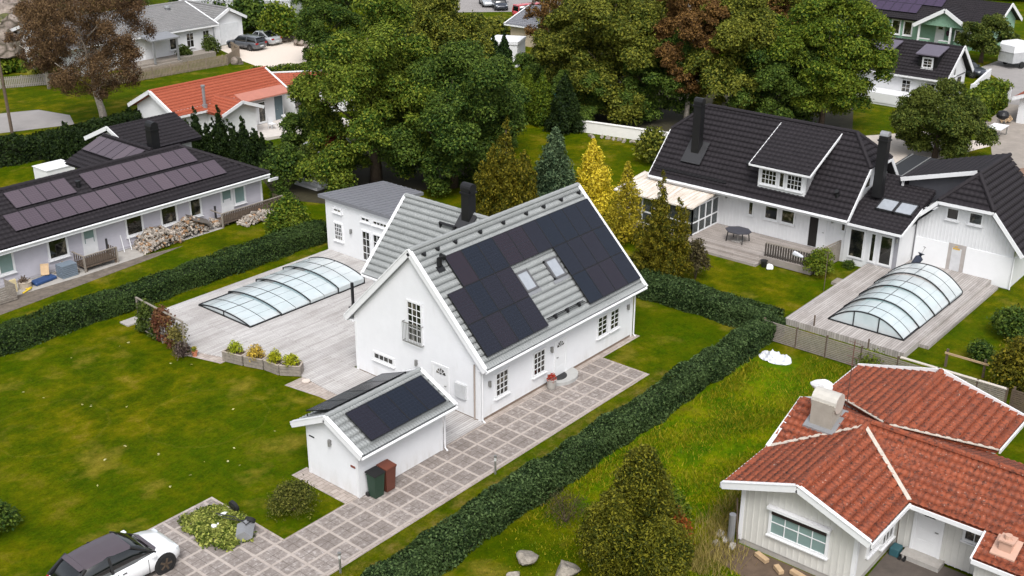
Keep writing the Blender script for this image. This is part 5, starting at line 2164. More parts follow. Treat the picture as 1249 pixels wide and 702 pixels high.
# rear wing with panels, chimney
b = MB()
b.box(4.6, 9.4, 35, 39.9, 0, 3.0)
b.build('wall', M_WHITE, GH)['label'] = 'white rear wing wall'
tile_roof('roof', [(4.0, 40.25, 3.1), (4.0, 34.5, 3.1), (7.05, 34.5, 4.32), (7.05, 40.25, 4.32)], M_TILEBLACK, GH)
tile_roof('roof', [(10.1, 40.25, 3.1), (10.1, 34.5, 3.1), (7.05, 34.5, 4.32), (7.05, 40.25, 4.32)], M_TILEBLACK, GH)
ridge_tiles(GH, [((7.05, 40.2, 4.36), (7.05, 34.6, 4.36))], M_TILEBLACK)
BN = Vector((-1.22, 0, 3.05)).normalized()
pl2 = panel_mesh(.83, 1.55, (M_PVL, M_PVLF))
for i in range(6):
    place_panel(pl2, GH, Vector((7.05, 39.6 - .88 * i, 4.32)) + Vector((-3.05, 0, -1.22)).normalized() * 1.1 + BN * .14, (0, -1, 0), BN)
chimney(GH, 7.7, 35.3, .6, .6, 4.0, 5.7, M_BLACK)

OB = thing('outbuilding', 'small house with black tiled gable roof behind the grey bungalow', 'outbuilding', (10.5, 41, 0))
gable_wall(8.3, 12.8, 38.6, 43.4, 0, 3.3, 4.3, 'x').build('wall', M_WHITE, OB)
tile_roof('roof', [(7.85, 37.9, 3.28), (13.25, 37.9, 3.28), (13.25, 41.0, 4.55), (7.85, 41.0, 4.55)], M_TILEBLACK, OB)
tile_roof('roof', [(7.85, 44.1, 3.28), (13.25, 44.1, 3.28), (13.25, 41.0, 4.55), (7.85, 41.0, 4.55)], M_TILEBLACK, OB)
b = MB()
for y in (37.9, 44.1):
    b.beam((7.82, y, 3.2), (7.82, 41.0, 4.5), .06, .28)
b.build('barge_board', M_WHITE, OB)
WS = thing('wind_screen', 'white panelled screen box behind the grey bungalow roof', 'screen', (5.2, 44.2, 0))
b = MB()
b.box(4.3, 6.4, 43.4, 45.2, 0, 1.75)
b.build('panel', M_WHITE, WS)
b = MB()
b.box(4.25, 6.45, 43.35, 45.25, 1.75, 1.8)
b.build('rail', M_WHITE, WS)

# concrete strips, landings, wood piles and clutter along the grey house
sheet('garden_path', [(-8, 28.9), (-2.2, 28.6), (1.9, 28.7), (2.4, 29.1), (8.0, 29.0), (8.2, 29.6), (8, 30.4), (-8, 30.4)], .008, M_CONCRETE)
sheet('gravel_strip', [(-8, 27.0), (-2.6, 27.5), (2.0, 27.95), (4.5, 28.3), (1.9, 28.72), (-2.2, 28.62), (-8, 28.92)], .006, plain('earthy_gravel', (104, 95, 86), .95, var=.5, scale=2.2))


def landing(label, x0, x1, y0, y1, zt, openx):
    r_ = thing('wooden_landing', label, 'landing', ((x0 + x1) / 2, (y0 + y1) / 2, 0), 'wooden door landings of the grey bungalow')
    b = MB()
    b.box(x0, x1, y0, y1, zt - .06, zt)
    for x in (x0 + .08, x1 - .08):
        b.box(x - .06, x + .06, y0 + .04, y0 + .16, 0, zt - .06)
    b.build('platform', M_WOODBROWN, r_)
    b = MB()
    n_ = int((x1 - x0) / .14)
    for k in range(n_):
        x = x0 + (x1 - x0) * (k + .5) / n_
        b.box(x - .05, x + .05, y0 + .02, y0 + .045, zt + .06, zt + .62)
    for x, s_ in ((x0, 1), (x1, -1)):
        if openx == s_:
            continue
        for k in range(5):
            y = y0 + (y1 - y0) * (k + .5) / 5.5
            b.box(x - .012, x + .012, y - .05, y + .05, zt + .06, zt + .62)
    b.build('railing', plain('dark_brown_boards', (82, 70, 60), .8, var=.3, scale=9), r_)
    b = MB()
    b.box(x0 - .03, x1 + .03, y0, y0 + .08, zt + .63, zt + .68)
    b.box(x0 - .03, x0 + .05, y0 + .08, y1, zt + .63, zt + .68)
    for x in (x0, x1):
        b.box(x - .045, x + .045, y0 - .02, y0 + .07, 0, zt + .66)
    b.build('handrail', M_WOODGREY, r_)


landing('small brown wooden landing with railing under the middle door of the grey bungalow', -1.75, .35, 28.9, 30.2, .32, 0)
landing('long brown wooden landing with railing under the end door of the grey bungalow', 8.0, 12.9, 29.0, 30.2, .3, 1)
for x, lb in ((.35, 'dark metal stub post standing at the edge of the small wooden landing'), (8.15, 'dark metal stub post between the wood pile and the long landing')):
    b = MB()
    b.tube([(x, 29.9, 0), (x, 29.9, 1.25)], .07, 8)
    tag(b.build('stub_post', M_DARKSTEEL, loc=(x, 29.9, 0)), lb, 'post')


def wood_pile(label, x0, x1, y0, y1, h, n_, seed, tone):
    rg = np.random.default_rng(seed)
    mb = MB()
    c0 = Vector(((x0 + x1) / 2, (y0 + y1) / 2, 0))
    for k in range(n_):
        x, y = x0 + (x1 - x0) * rg.random(), y0 + (y1 - y0) * rg.random()
        ex = min(1, 3.2 * min((x - x0) / (x1 - x0), (x1 - x) / (x1 - x0))) ** .6 * min(1, 2.6 * min((y - y0) / (y1 - y0) + .1, (y1 - y) / (y1 - y0) + .35)) ** .6
        z = .04 + h * ex * rg.random() ** .6
        a, t_ = rg.normal() * .6 + 1.2, rg.normal() * .3
        d = Vector((math.cos(a), math.sin(a), t_)).normalized() * (.14 + .06 * rg.random())
        mb.cur = int(rg.choice([0, 0, 0, 1, 2, 2]))
        c = Vector((x, y, max(z, .06)))
        mb.tube([c - d, c + d], .05 + .03 * rg.random(), 5)
    o = mb.build('firewood_pile', [M_BIRCHBARK, plain('split_wood_' + tone, (150, 118, 88), .8, var=.3, scale=8), M_WOODGREY], loc=c0)
    return tag(o, label, 'wood pile', 'split birch firewood piles along the grey bungalow', 'stuff')


wood_pile('tall round heap of split birch firewood between the bungalow windows', 2.2, 4.9, 28.8, 30.2, 1.0, 420, 1, 'a')
wood_pile('lower split birch firewood heap under a tarpaulin right of the tall one', 4.9, 7.0, 29.2, 30.3, 1.0, 300, 2, 'a')
wood_pile('loose scatter of split firewood in front of the long landing', 9.0, 11.9, 28.0, 28.9, .5, 200, 3, 'a')
wood_pile('small scatter of split firewood left of the small landing', -2.9, -1.9, 29.3, 30.2, .45, 70, 4, 'a')
wood_pile('few split logs lying right of the tarpaulin heap', 7.0, 8.6, 29.3, 30.2, .35, 70, 6, 'a')
bm = MB()
bm.prism([(6.0, 29.2, 1.0), (7.2, 29.0, .45), (7.5, 30.0, .5), (6.2, 30.3, 1.1)], (0, 0, .04))
tag(bm.build('pile_cover', plain('grey_tarpaulin', (96, 90, 84), .8), loc=(6.6, 29.6, 0)), 'grey sheet draped over the end of the lower firewood heap', 'tarpaulin')
r_ = thing('garden_crate', 'slatted wooden crate stand at the left edge of the photo beside the bungalow', 'crate', (-7.0, 28.6, 0))
b = MB()
for k in range(7):
    b.box(-8.0, -6.3, 28.2, 28.23, .05 + k * .13, .05 + k * .13 + .1)
    b.box(-6.33, -6.3, 28.23, 29.4, .05 + k * .13, .05 + k * .13 + .1)
b.build('slat', M_WOODGREY, r_)
b = MB()
b.lathe((-5.15, 29.5, .008), [(.34, 0), (.36, .3), (.38, .36)], 14)
tag(b.build('log_basket', plain('pale_basket', (176, 164, 150), .8), loc=(-5.15, 29.5, 0)), 'pale round basket of sticks below the left bungalow window', 'basket')
rg = np.random.default_rng(8)
b = MB()
for k in range(26):
    a, q_ = rg.random() * 6.28, rg.random() * .25
    c = Vector((-5.15 + q_ * math.cos(a), 29.5 + q_ * math.sin(a), .36 + .2 * rg.random()))
    d = Vector(rg.normal(size=3)).normalized() * .22
    b.tube([c - d, c + d], .025, 5)
tag(b.build('stick_bundle', M_WOODBROWN, loc=(-5.15, 29.5, .36)), 'brown sticks heaped in the pale round basket', 'sticks', None, 'stuff')
b = MB()
b.prism([(-4.7, 29.1, .02), (-3.3, 29.3, .02), (-3.4, 29.9, .02), (-4.7, 29.75, .02)], (0, 0, .2))
tag(b.build('folded_tarp', plain('blue_tarp', (36, 66, 112), .5), loc=(-4, 29.5, 0), bevel=.05), 'folded blue tarpaulin on the ground by the bungalow wall', 'tarpaulin')
b = MB()
b.beam((-3.8, 29.7, .28), (-3.5, 30.2, .75), .45, .05)
tag(b.build('plywood_board', M_WOODRAW, loc=(-3.7, 29.9, 0)), 'brown board leaning over the folded blue tarpaulin', 'board')
r_ = thing('plastic_crates', 'grey blue stack of slatted plastic crates by the bungalow wall', 'crates', (-2.7, 29.1, 0))
b = MB()
for k in range(7):
    b.box(-3.15, -2.2, 28.95, 29.65, .02 + k * .11, .02 + k * .11 + .08)
b.build('crate', plain('blue_grey_plastic', (110, 122, 134), .5), r_)
b = MB()
b.tube([(-5.7, 28.75, .05), (-5.2, 28.9, .12), (-4.95, 29.15, .05), (-5.3, 29.2, .05)], .05, 6)
tag(b.build('garden_hose', plain('yellow_hose', (210, 180, 50), .5), loc=(-5.3, 29, 0)), 'yellow hose lying below the pale round basket', 'hose')
b = MB()
b.box(-6.05, -5.7, 29.3, 29.42, 0, .75)
tag(b.build('cream_panel', plain('cream_board', (206, 190, 150), .6), loc=(-5.9, 29.35, 0)), 'cream coloured board standing between the slatted crate and the basket', 'board')
for k, x in enumerate((1.55, 2.05)):
    b = MB()
    b.beam((x, 30.1, 0), (x + .05, 30.42, 1.0), .05, .03)
    tag(b.build('white_stake', M_WHITE, loc=(x, 30.1, 0)), ['left of two thin white stakes leaning on the grey bungalow wall', 'right of two thin white stakes leaning on the grey bungalow wall'][k], 'stake')
# ------------------------------------------------------------------ cars
M_TYRE = plain('tyre_rubber', (24, 24, 25), .85)
M_RIM = plain('alloy_rim', (120, 120, 122), .3, .7)
M_CARGLASS = plain('car_glass', (16, 20, 22), .04, 0, var=.2, spec=.9)
M_LAMP = plain('headlamp', (200, 206, 210), .1, 0, spec=.9)
M_TAIL = plain('tail_lamp', (150, 20, 22), .2)


def paint(name, c, metal=0.):
    return plain(name, c, .28, metal, var=.04, coat=.6)


CABS = {'hatch': (.26, .06, -.33, -.485), 'wagon': (.22, .06, -.43, -.49), 'sedan': (.2, .05, -.18, -.36), 'van': (.38, .24, -.47, -.495)}


def loft(secs):
    mb = MB()
    n = len(secs[0])
    vs = [p for s_ in secs for p in s_]
    fs = []
    for i in range(len(secs) - 1):
        for k in range(n):
            a, b_ = i * n + k, i * n + (k + 1) % n
            fs.append((a, b_, b_ + n, a + n))
    fs.append(tuple(range(n)))
    fs.append(tuple(range((len(secs) - 1) * n, len(secs) * n))[::-1])
    mb.add(vs, fs)
    return mb


def car(name, label, loc, heading, L, W, Hh, kind, body_m, roof_m=None, hood_m=None, group=None, rim=None, wr=.33):
    root = thing(name, label, 'van' if kind == 'van' else 'car', loc, group)
    root.rotation_euler = (0, 0, heading)
    roof_m = roof_m or body_m
    w = W / 2
    bl = Hh * (.62 if kind != 'van' else .55)

    def sec(x, hw, zl, zt):
        pts = [(hw * .8, zl), (hw * .97, zl + .1), (hw, (zl + zt) * .52), (hw * .985, zt - .1), (hw * .9, zt), (hw * .45, zt + .03)]
        return [(x * L, y, z) for y, z in pts] + [(x * L, -y, z) for y, z in reversed(pts)]
    st = [(-.5, .80 * w, .38, bl * .86), (-.485, .9 * w, .26, bl * 1.0), (-.42, .98 * w, .22, bl * 1.04), (-.2, w, .2, bl), (.1, w, .2, bl * .99), (.24, w, .2, bl * .97),
          (.34, .985 * w, .2, bl * .9), (.43, .93 * w, .2, bl * .8), (.475, .84 * w, .24, bl * .7), (.5, .66 * w, .3, bl * .56)]
    if kind == 'van':
        st = [(-.5, .92 * w, .34, bl), (-.48, .98 * w, .26, bl * 1.02), (-.2, w, .22, bl), (.2, w, .22, bl), (.36, w, .22, bl * .98), (.43, .95 * w, .22, bl * .85), (.48, .88 * w, .26, bl * .72), (.5, .74 * w, .34, bl * .6)]
    o_ = loft([sec(*s_) for s_ in st]).build('body', body_m, None, smooth=True)
    o_.parent = root
    wb, rf, rr, tb_ = CABS[kind]

    def cab(x, hb, zb, ht, zt):
        pts = [(hb, zb), (hb * .6 + ht * .4, zb + (zt - zb) * .5), (ht, zt - .03), (ht * .8, zt), (0.01, zt + .02)]
        return [(x * L, y, z) for y, z in pts] + [(x * L, -y, z) for y, z in reversed(pts)]
    cs = [cab(wb, .86 * w, bl * .95, .80 * w, bl * .97), cab((wb * .4 + rf * .6), .9 * w, bl * .97, .76 * w, bl + (Hh - bl) * .72), cab(rf, .92 * w, bl * .97, .74 * w, Hh * .97), cab((rf + rr) / 2, .93 * w, bl * .98, .74 * w, Hh), cab(rr, .9 * w, bl * .99, .70 * w, Hh * .965),
          cab((rr + tb_) / 2, .87 * w, bl * 1.0, .68 * w, bl + (Hh - bl) * .55), cab(tb_, .84 * w, bl, .74 * w, bl * 1.03)]
    o_ = loft(cs).build('windows', M_CARGLASS, None, smooth=True)
    o_.parent = root
    # roof skin, pillars
    mb = MB()
    N = 6
    for i in range(N):
        for k in range(6):
            pass
    grid = []
    for i in range(N + 1):
        t = i / N
        x = (rf + .012 + (rr - .012 - rf) * t) * L
        hw = (.745 + (.71 - .745) * t) * w
        zt = (Hh * .972 if i == 0 else Hh * .968 if i == N else Hh * (.972 + .03 * math.sin(PI * t)))
        grid.append([(x, hw * c, zt + .022 - (.05 if abs(c) == 1 else 0) - .012 * abs(c)) for c in (-1, -.8, -.3, .3, .8, 1)])
    vs = [p for r_ in grid for p in r_]
    mb.add(vs, [(i * 6 + k, i * 6 + k + 1, (i + 1) * 6 + k + 1, (i + 1) * 6 + k) for i in range(N) for k in range(5)])
    if kind in ('hatch', 'wagon', 'van'):
        xa, xb = rr * L, ((rr + tb_) / 2) * L
        mb.add([(xa - .01, -.7 * w, Hh * .985), (xa - .01, .7 * w, Hh * .985), (xa - .2, .66 * w, Hh * .955), (xa - .2, -.66 * w, Hh * .955)], [(0, 1, 2, 3)])
    o_ = mb.build('roof', roof_m, None, smooth=True)
    o_.parent = root
    for s_ in (-1, 1):
        mb = MB()
        mb.beam((wb * L, s_ * .85 * w, bl * .96), (rf * L, s_ * .745 * w, Hh * .975), .07, .05)
        mb.beam((tb_ * L, s_ * .85 * w, bl * 1.0), (rr * L, s_ * .71 * w, Hh * .965), .1, .09)
        mb.beam(((rf + rr) / 2 * L, s_ * .95 * w, bl * .98), ((rf + rr) / 2 * L, s_ * .755 * w, Hh * .98), .09, .03)
        o_ = mb.build('pillar', roof_m if kind != 'hatch' else M_BLACKPLASTIC, None)
        o_.parent = root
        mb = MB()
        mb.box((wb - .07) * L, (wb - .03) * L, s_ * 1.0 * w - .0, s_ * 1.0 * w + s_ * .18, bl * .98, bl * 1.1)
        o_ = mb.build('mirror', body_m, None, bevel=.02)
        o_.parent = root
        mb = MB()
        mb.box(.435 * L, .468 * L, s_ * .6 * w, s_ * .89 * w, bl * .64, bl * .78)
        o_ = mb.build('headlight', M_LAMP, None, bevel=.02)
        o_.parent = root
        mb = MB()
        mb.box(-.502 * L, -.47 * L, s_ * .55 * w, s_ * .9 * w, bl * .8, bl * .98)
        o_ = mb.build('tail_light', M_TAIL, None)
        o_.parent = root
        for x in (.315, -.3):
            mb = MB()
            mb.tube([(x * L, s_ * (w - .16), wr), (x * L, s_ * (w + .004), wr)], wr + .07, 20)
            o_ = mb.build('wheel_arch', M_BLACKPLASTIC, None)
            o_.parent = root
            mb = MB()
            mb.tube([(x * L, s_ * (w - .2), wr), (x * L, s_ * (w - .17), wr), (x * L, s_ * (w + .0), wr), (x * L, s_ * (w + .02), wr)], [wr * .93, wr, wr, wr * .93], 22)
            wh = mb.build('wheel', M_TYRE, None)
            wh.parent = root
            mb = MB()
            mb.tube([(x * L, s_ * (w + .018), wr), (x * L, s_ * (w + .026), wr)], wr * .7, 20)
            mb.cur = 1
            for k in range(5):
                a = k * 2 * PI / 5
                c = Vector((x * L, s_ * (w + .03), wr))
                mb.beam(c, c + Vector((math.cos(a), 0, math.sin(a))) * wr * .66, .02, wr * .2, up=(-math.sin(a), 0, math.cos(a)))
            o_ = mb.build('rim', [M_BLACKPLASTIC, rim or M_RIM], None)
            o_.parent = wh
    mb = MB()
    mb.box(-.503 * L, -.49 * L, -.26, .26, bl * .52, bl * .64)
    o_ = mb.build('number_plate', M_WHITE, None)
    o_.parent = root
    for s_ in (-1, 1):
        mb = MB()
        for x in (.17, -.1, -.3):
            mb.box(x * L - .008, x * L + .008, s_ * w * .985, s_ * (w + .004), .32, bl * .9)
        mb.box(-.3 * L, .17 * L, s_ * w * .985, s_ * (w + .004), .3, .33)
        for x in (-.04, -.24):
            mb.box(x * L - .1, x * L + .06, s_ * w * .97, s_ * (w + .01), bl * .8, bl * .83)
        o_ = mb.build('door_seam', M_BLACKPLASTIC, None)
        o_.parent = root
    if hood_m:
        mb = MB()
        pts = []
        rowz = [(wb + .02, bl * .985), (.31, bl * .935 + .02)]
        mb.prism([(.29 * L, -.62 * w, bl * .955 + .02), (.29 * L, .62 * w, bl * .955 + .02), ((wb - .005) * L, .8 * w, bl * .985 + .02), ((wb - .005) * L, -.8 * w, bl * .985 + .02)], (0, 0, .02))
        o_ = mb.build('scuttle_panel', hood_m, None)
        o_.parent = root
    return root


P_WHITE = paint('white_car_paint', (226, 228, 230))
P_BLACK = plain('dark_plum_roof', (74, 66, 72), .4, 0, var=.06, coat=.2)
P_GREY = paint('grey_car_paint', (92, 96, 102), .3)
P_SILVER = paint('silver_car_paint', (176, 180, 184), .3)
P_NAVY = paint('dark_blue_car_paint', (44, 48, 58), .2)
P_CRED = paint('red_car_paint', (176, 40, 46))
car('parked_car', 'white electric hatchback with dark roof on the paving, cut by the lower left edge', (-16.52, 2.35, .012), R(-2), 4.26, 1.8, 1.57, 'hatch', P_WHITE, P_BLACK, P_BLACK, 'parked cars', plain('bronze_rim', (100, 88, 76), .35, .5), .36)
car('parked_car', 'dark grey estate car on the pale gravel yard by the white garage', (45.2, 74.3, .012), R(98), 4.7, 1.83, 1.5, 'wagon', P_GREY, None, None, 'parked cars')
car('parked_car', 'silver saloon car parked behind the dark grey estate car', (48.1, 75.2, .012), R(98), 4.7, 1.82, 1.45, 'sedan', P_SILVER, None, None, 'parked cars')
car('parked_car', 'dark blue hatchback at the top edge of the photo beside a silver car', (83.2, 70.2, .05), R(-130), 4.1, 1.75, 1.5, 'hatch', P_NAVY, None, None, 'parked cars')
car('parked_car', 'silver car at the top edge of the photo behind the dark blue hatchback', (84.2, 73.2, .05), R(-130), 4.3, 1.75, 1.5, 'hatch', P_SILVER, None, None, 'parked cars')
car('parked_van', 'red minivan parked behind the thin birch near the top edge', (80.3, 62.4, .05), R(-20), 4.7, 1.85, 1.85, 'van', P_CRED, None, None, 'parked cars')
car('parked_car', 'white car under the black carport behind the glazed link', (39.6, -4.4, .012), R(-140), 4.4, 1.8, 1.45, 'sedan', P_WHITE, None, None, 'parked cars')
car('parked_car', 'dark car half hidden behind the white gabled house by the grey road', (83.6, 9.3, .05), R(-100), 4.3, 1.8, 1.45, 'hatch', P_NAVY, None, None, 'parked cars')

# carport
CP = thing('carport', 'black framed carport with open bars behind the glazed link', 'carport', (41, -3.5, 0))
b = MB()
for x in (37.8, 44.0):
    for y in (-6.2, -1.2):
        b.box(x - .07, x + .07, y - .07, y + .07, 0, 2.3)
b.build('post', M_BLACK, CP)
b = MB()
b.prism([(39.2, -6.4, 2.32), (44.2, -6.4, 2.5), (44.2, -1.0, 2.5), (39.2, -1.0, 2.32)], (0, 0, .06))
b.build('roof', M_BLACK, CP)
b = MB()
for k in range(5):
    y = -6.2 + 1.25 * k
    b.beam((39.2, y, 2.42), (44.2, y, 2.6), .06, .06)
b.beam((39.2, -6.4, 2.4), (39.2, -1.0, 2.4), .08, .12)
b.build('rafter', M_STEEL, CP)
b = MB()
b.box(45.3, 45.4, -12, 0, 0, 1.3)
tag(b.build('board_fence', M_WOODBROWN, loc=(45.3, -6, 0)), 'brown board fence behind the black carport', 'fence')

# ------------------------------------------------------------------ far houses
def pitched(name, label, x0, x1, y0, y1, ze, zr, axis, wallm, roofm, over=.45, zb=0, white=True, tw=.3, cat='house'):
    r_ = thing(name, label, cat, ((x0 + x1) / 2, (y0 + y1) / 2, 0))
    gable_wall(x0, x1, y0, y1, zb, ze, zr - .16, axis).build('wall', wallm, r_)
    if axis == 'x':
        ym = (y0 + y1) / 2
        k = (zr - ze) / ((y1 - y0) / 2)
        z = ze - k * over
        for y in (y0 - over, y1 + over):
            tile_roof('roof', [(x0 - over, y, z), (x1 + over, y, z), (x1 + over, ym, zr), (x0 - over, ym, zr)], roofm, r_, tw=tw)
        b = MB()
        for x in (x0 - over - .02, x1 + over + .02):
            for y in (y0 - over, y1 + over):
                b.beam((x, y, z - .05), (x, ym, zr - .03), .06, .3)
                b.beam((x + (.05 if x < (x0 + x1) / 2 else -.05), y, z + .09), (x + (.05 if x < (x0 + x1) / 2 else -.05), ym, zr + .1), .18, .04)
        b.build('barge_board', M_WHITE, r_)
        b = MB()
        for y in (y0 - over - .03, y1 + over + .03):
            b.beam((x0 - over, y, z - .06), (x1 + over, y, z - .06), .06, .16)
        b.build('fascia', M_WHITE, r_)
        ridge_tiles(r_, [((x0 - over, ym, zr + .04), (x1 + over, ym, zr + .04))], roofm)
    else:
        xm = (x0 + x1) / 2
        k = (zr - ze) / ((x1 - x0) / 2)
        z = ze - k * over
        for x in (x0 - over, x1 + over):
            tile_roof('roof', [(x, y0 - over, z), (x, y1 + over, z), (xm, y1 + over, zr), (xm, y0 - over, zr)], roofm, r_, tw=tw)
        b = MB()
        for y in (y0 - over - .02, y1 + over + .02):
            for x in (x0 - over, x1 + over):
                b.beam((x, y, z - .05), (xm, y, zr - .03), .06, .3)
                b.beam((x, y + (.05 if y < (y0 + y1) / 2 else -.05), z + .09), (xm, y + (.05 if y < (y0 + y1) / 2 else -.05), zr + .1), .18, .04)
        b.build('barge_board', M_WHITE, r_)
        b = MB()
        for x in (x0 - over - .03, x1 + over + .03):
            b.beam((x, y0 - over, z - .06), (x, y1 + over, z - .06), .06, .16)
        b.build('fascia', M_WHITE, r_)
        ridge_tiles(r_, [((xm, y0 - over, zr + .04), (xm, y1 + over, zr + .04))], roofm)
    return r_


# white bungalow with grey shingles, upper left
UL = pitched('white_bungalow', 'white bungalow with pale grey shingle roof and porch at the upper left', 24, 41.8, 75.4, 86.0, 3.1, 4.75, 'x', M_WHITE, M_SHINGLE, .5)
FU = FY(75.4)
for a0, a1 in ((38.9, 39.9), (41.0, 41.9), ):
    pass
window(UL, FU, 36.2, 37.1, 1.0, 2.3, 1, 1)
window(UL, FU, 38.3, 39.3, .9, 2.5, 2, 2)
window(UL, FU, 40.4, 41.3, .9, 2.5, 2, 2)
door(UL, FU, 33.2, 34.3, .5, 2.5)
b = MB()
b.prism([(32.6, 73.0, 2.65), (36.0, 73.0, 2.65), (36.0, 75.4, 2.95), (32.6, 75.4, 2.95)], (0, 0, .14))
for x in (32.9, 35.7):
    b.box(x - .09, x + .09, 73.1, 73.28, .4, 2.65)
b.build('porch', M_GALV, UL)
b = MB()
b.box(30.5, 40.5, 73.4, 75.35, 0, .5)
b.box(30.3, 36, 72.9, 73.4, 0, .33)
b.box(30.1, 35.6, 72.4, 72.9, 0, .16)
b.build('porch_steps', M_WOODGREY, UL)
b = MB()
b.lathe((39.2, 79.5, 4.2), [(.2, 0), (.22, .4), (.34, .42), (.3, .6)], 12)
b.build('roof_vent', M_GALV, UL)
downpipe(UL, 42.0, 75.2, 0, 3.0)
UG = pitched('garage', 'white garage with gable and pale roller door beside the grey shingled bungalow', 43.6, 47.4, 77.6, 85.5, 3.0, 3.95, 'y', M_WHITE, M_SHINGLE, .4, cat='garage')
b = MB()
wbox(b, FY(77.6), 44.3, 46.8, .05, 2.35, 0, .05)
for k in range(5):
    wbox(b, FY(77.6), 44.3, 46.8, .05 + k * .46, .05 + k * .46 + .43, .05, .065)
b.build('roller_door', plain('pale_grey_door', (206, 208, 210), .5), UG)
sheet('gravel_yard', [(43.3, 77.4), (50.5, 77.5), (52.5, 72), (49, 67), (46.2, 63.2), (43.5, 61.3), (39.8, 64.6), (40.8, 69.3), (42.2, 73.6)], .01, M_GRAVEL)


def picket(name, label, pts, h, mat, step=.16, posts=2.0, loc=None):
    r_ = thing(name, label, 'fence', (pts[0][0], pts[0][1], 0))
    b = MB()
    pb = MB()
    for (ax, ay), (bx, by) in zip(pts[:-1], pts[1:]):
        L = math.hypot(bx - ax, by - ay)
        n = int(L / step)
        d = Vector((bx - ax, by - ay, 0)) / L
        nn = Vector((d.y, -d.x, 0)) * .03
        for k in range(n):
            c = Vector((ax, ay, 0)) + d * (k + .5) * step
            b.beam(c + nn + Vector((0, 0, .04)), c + nn + Vector((0, 0, h)), step * .72, .02, up=(d.y, -d.x, 0))
        for z in (h * .25, h * .8):
            b.beam((ax, ay, z), (bx, by, z), .04, .08)
        for k in range(int(L / posts) + 1):
            c = Vector((ax, ay, 0)) + d * k * posts - nn
            pb.box(c.x - .05, c.x + .05, c.y - .05, c.y + .05, 0, h + .05)
    b.build('picket', mat, r_)
    pb.build('post', mat, r_)
    return r_


M_FENCE = plain('grey_brown_fence', (134, 120, 104), .85, var=.25, scale=3)
picket('picket_fence', 'grey brown picket fence below the grey shingled bungalow', [(24, 70.1), (28, 69.4), (38.5, 68.8), (41.9, 71.2), (43.2, 74.4)], 1.1, M_FENCE)
picket('picket_fence', 'grey board fence at the left edge of the photo below the bare rocks', [(13, 76.6), (18, 76.4), (22.5, 74.2)], 1.1, plain('grey_fence', (140, 134, 128), .85, var=.2))

# orange roofed house
OR = pitched('orange_roofed_house', 'white bungalow with orange tile roof and terrace, upper left', 17.4, 27.9, 47.0, 52.4, 2.75, 4.05, 'x', M_WHITE, M_TILEORANGE, .5)
b = MB()
c = Vector((17.4, 49.3, 1.75))
wbox(b, FX(17.4), 49.15, 49.75, 1.55, 2.15, 0, .03)
o_ = MB().prism([(17.36, 49.4, 1.3), (17.36, 49.75, 1.75), (17.36, 49.4, 2.2), (17.36, 49.05, 1.75)], (-.05, 0, 0)).build('window', M_WHITE, OR)
MB().prism([(17.3, 49.4, 1.4), (17.3, 49.67, 1.75), (17.3, 49.4, 2.1), (17.3, 49.13, 1.75)], (-.02, 0, 0)).build('pane', M_GLASS, o_)
# front wing with small gable and hip
b = MB()
b.prism([(20.2, 44.9, 0), (23.4, 44.9, 0), (23.4, 44.9, 2.5), (21.8, 44.9, 2.9), (20.2, 44.9, 2.5)], (0, 2.2, 0))
b.build('wall', M_WHITE, OR)['label'] = 'small front wing wall'
for s_ in (-1, 1):
    tile_roof('roof', [(21.8 + s_ * 2.0, 44.4, 2.42), (21.8 + s_ * 2.0, 47.2, 2.42), (21.8, 48.6, 3.2), (21.8, 44.4, 3.2)], M_TILEORANGE, OR)
    b = MB()
    b.beam((21.8 + s_ * 2.05, 44.36, 2.38), (21.8, 44.36, 3.16), .06, .26)
    b.build('barge_board', M_WHITE, OR)
b = MB()
b.prism([(23.3, 46.2, 2.5), (28.2, 46.2, 2.5), (28.2, 48.2, 3.15), (23.3, 48.2, 3.15)], (0, 0, .1))
b.build('roof', plain('pink_plastic_roof', (172, 112, 96), .5, var=.12), OR)['label'] = 'pale pink porch roof'
FO = FY(47.0)
window(OR, FO, 23.8, 24.9, .3, 2.1, 1, 1)
window(OR, FO, 25.2, 26.0, .3, 2.1, 1, 1)
door(OR, FO, 27.0, 27.8, .1, 2.2, mat=plain('grey_teal_door', (90, 106, 112), .5))
b = MB()
b.tube([(20.0, 46.9, 2.6), (20.0, 46.9, 4.3)], .13, 10)
b.tube([(20.0, 46.9, 2.6), (20.0, 46.9, 2.9)], .22, 10)
b.tube([(20.0, 46.9, 4.3), (20.0, 46.9, 4.45)], .18, 10)
b.build('flue', M_GALV, OR)
OW = thing('orange_roofed_wing', 'angled white wing with orange tiles at the terrace of the orange roofed house', 'house wing', (31.6, 47.6, 0))
OW.rotation_euler = (0, 0, R(-38))
b = MB()
b.prism([(-3.8, -.6, 0), (-3.8, 3.4, 0), (-3.8, 3.4, 2.4), (-3.8, 1.4, 3.0), (-3.8, -.6, 2.4)], (8.6, 0, 0))
o_ = b.build('wall', M_WHITE)
o_.parent = OW
tmp = thing('tmp', 'x', 'x')
for y0_, y1_ in ((-1.0, 1.4), (3.8, 1.4)):
    o_ = tile_roof('roof', [(-4.1, y0_, 2.42), (5.0, y0_, 2.42), (5.0, y1_, 3.2), (-4.1, y1_, 3.2)], M_TILEORANGE, tmp)
    o_.parent = OW
b = MB()
b.beam((-4.1, 1.4, 3.26), (5, 1.4, 3.26), .25, .08)
b.beam((-4.1, -1.05, 2.36), (5, -1.05, 2.36), .06, .14)
o_ = b.build('fascia', M_WHITE)
o_.parent = OW
b = MB()
wbox(b, FY(-.6), -1.6, -.3, .4, 2.1, 0, .05)
o_ = b.build('window', M_WHITE)
o_.parent = OW
b = MB()
wbox(b, FY(-.6), -1.5, -.98, .5, 2.0, .05, .06)
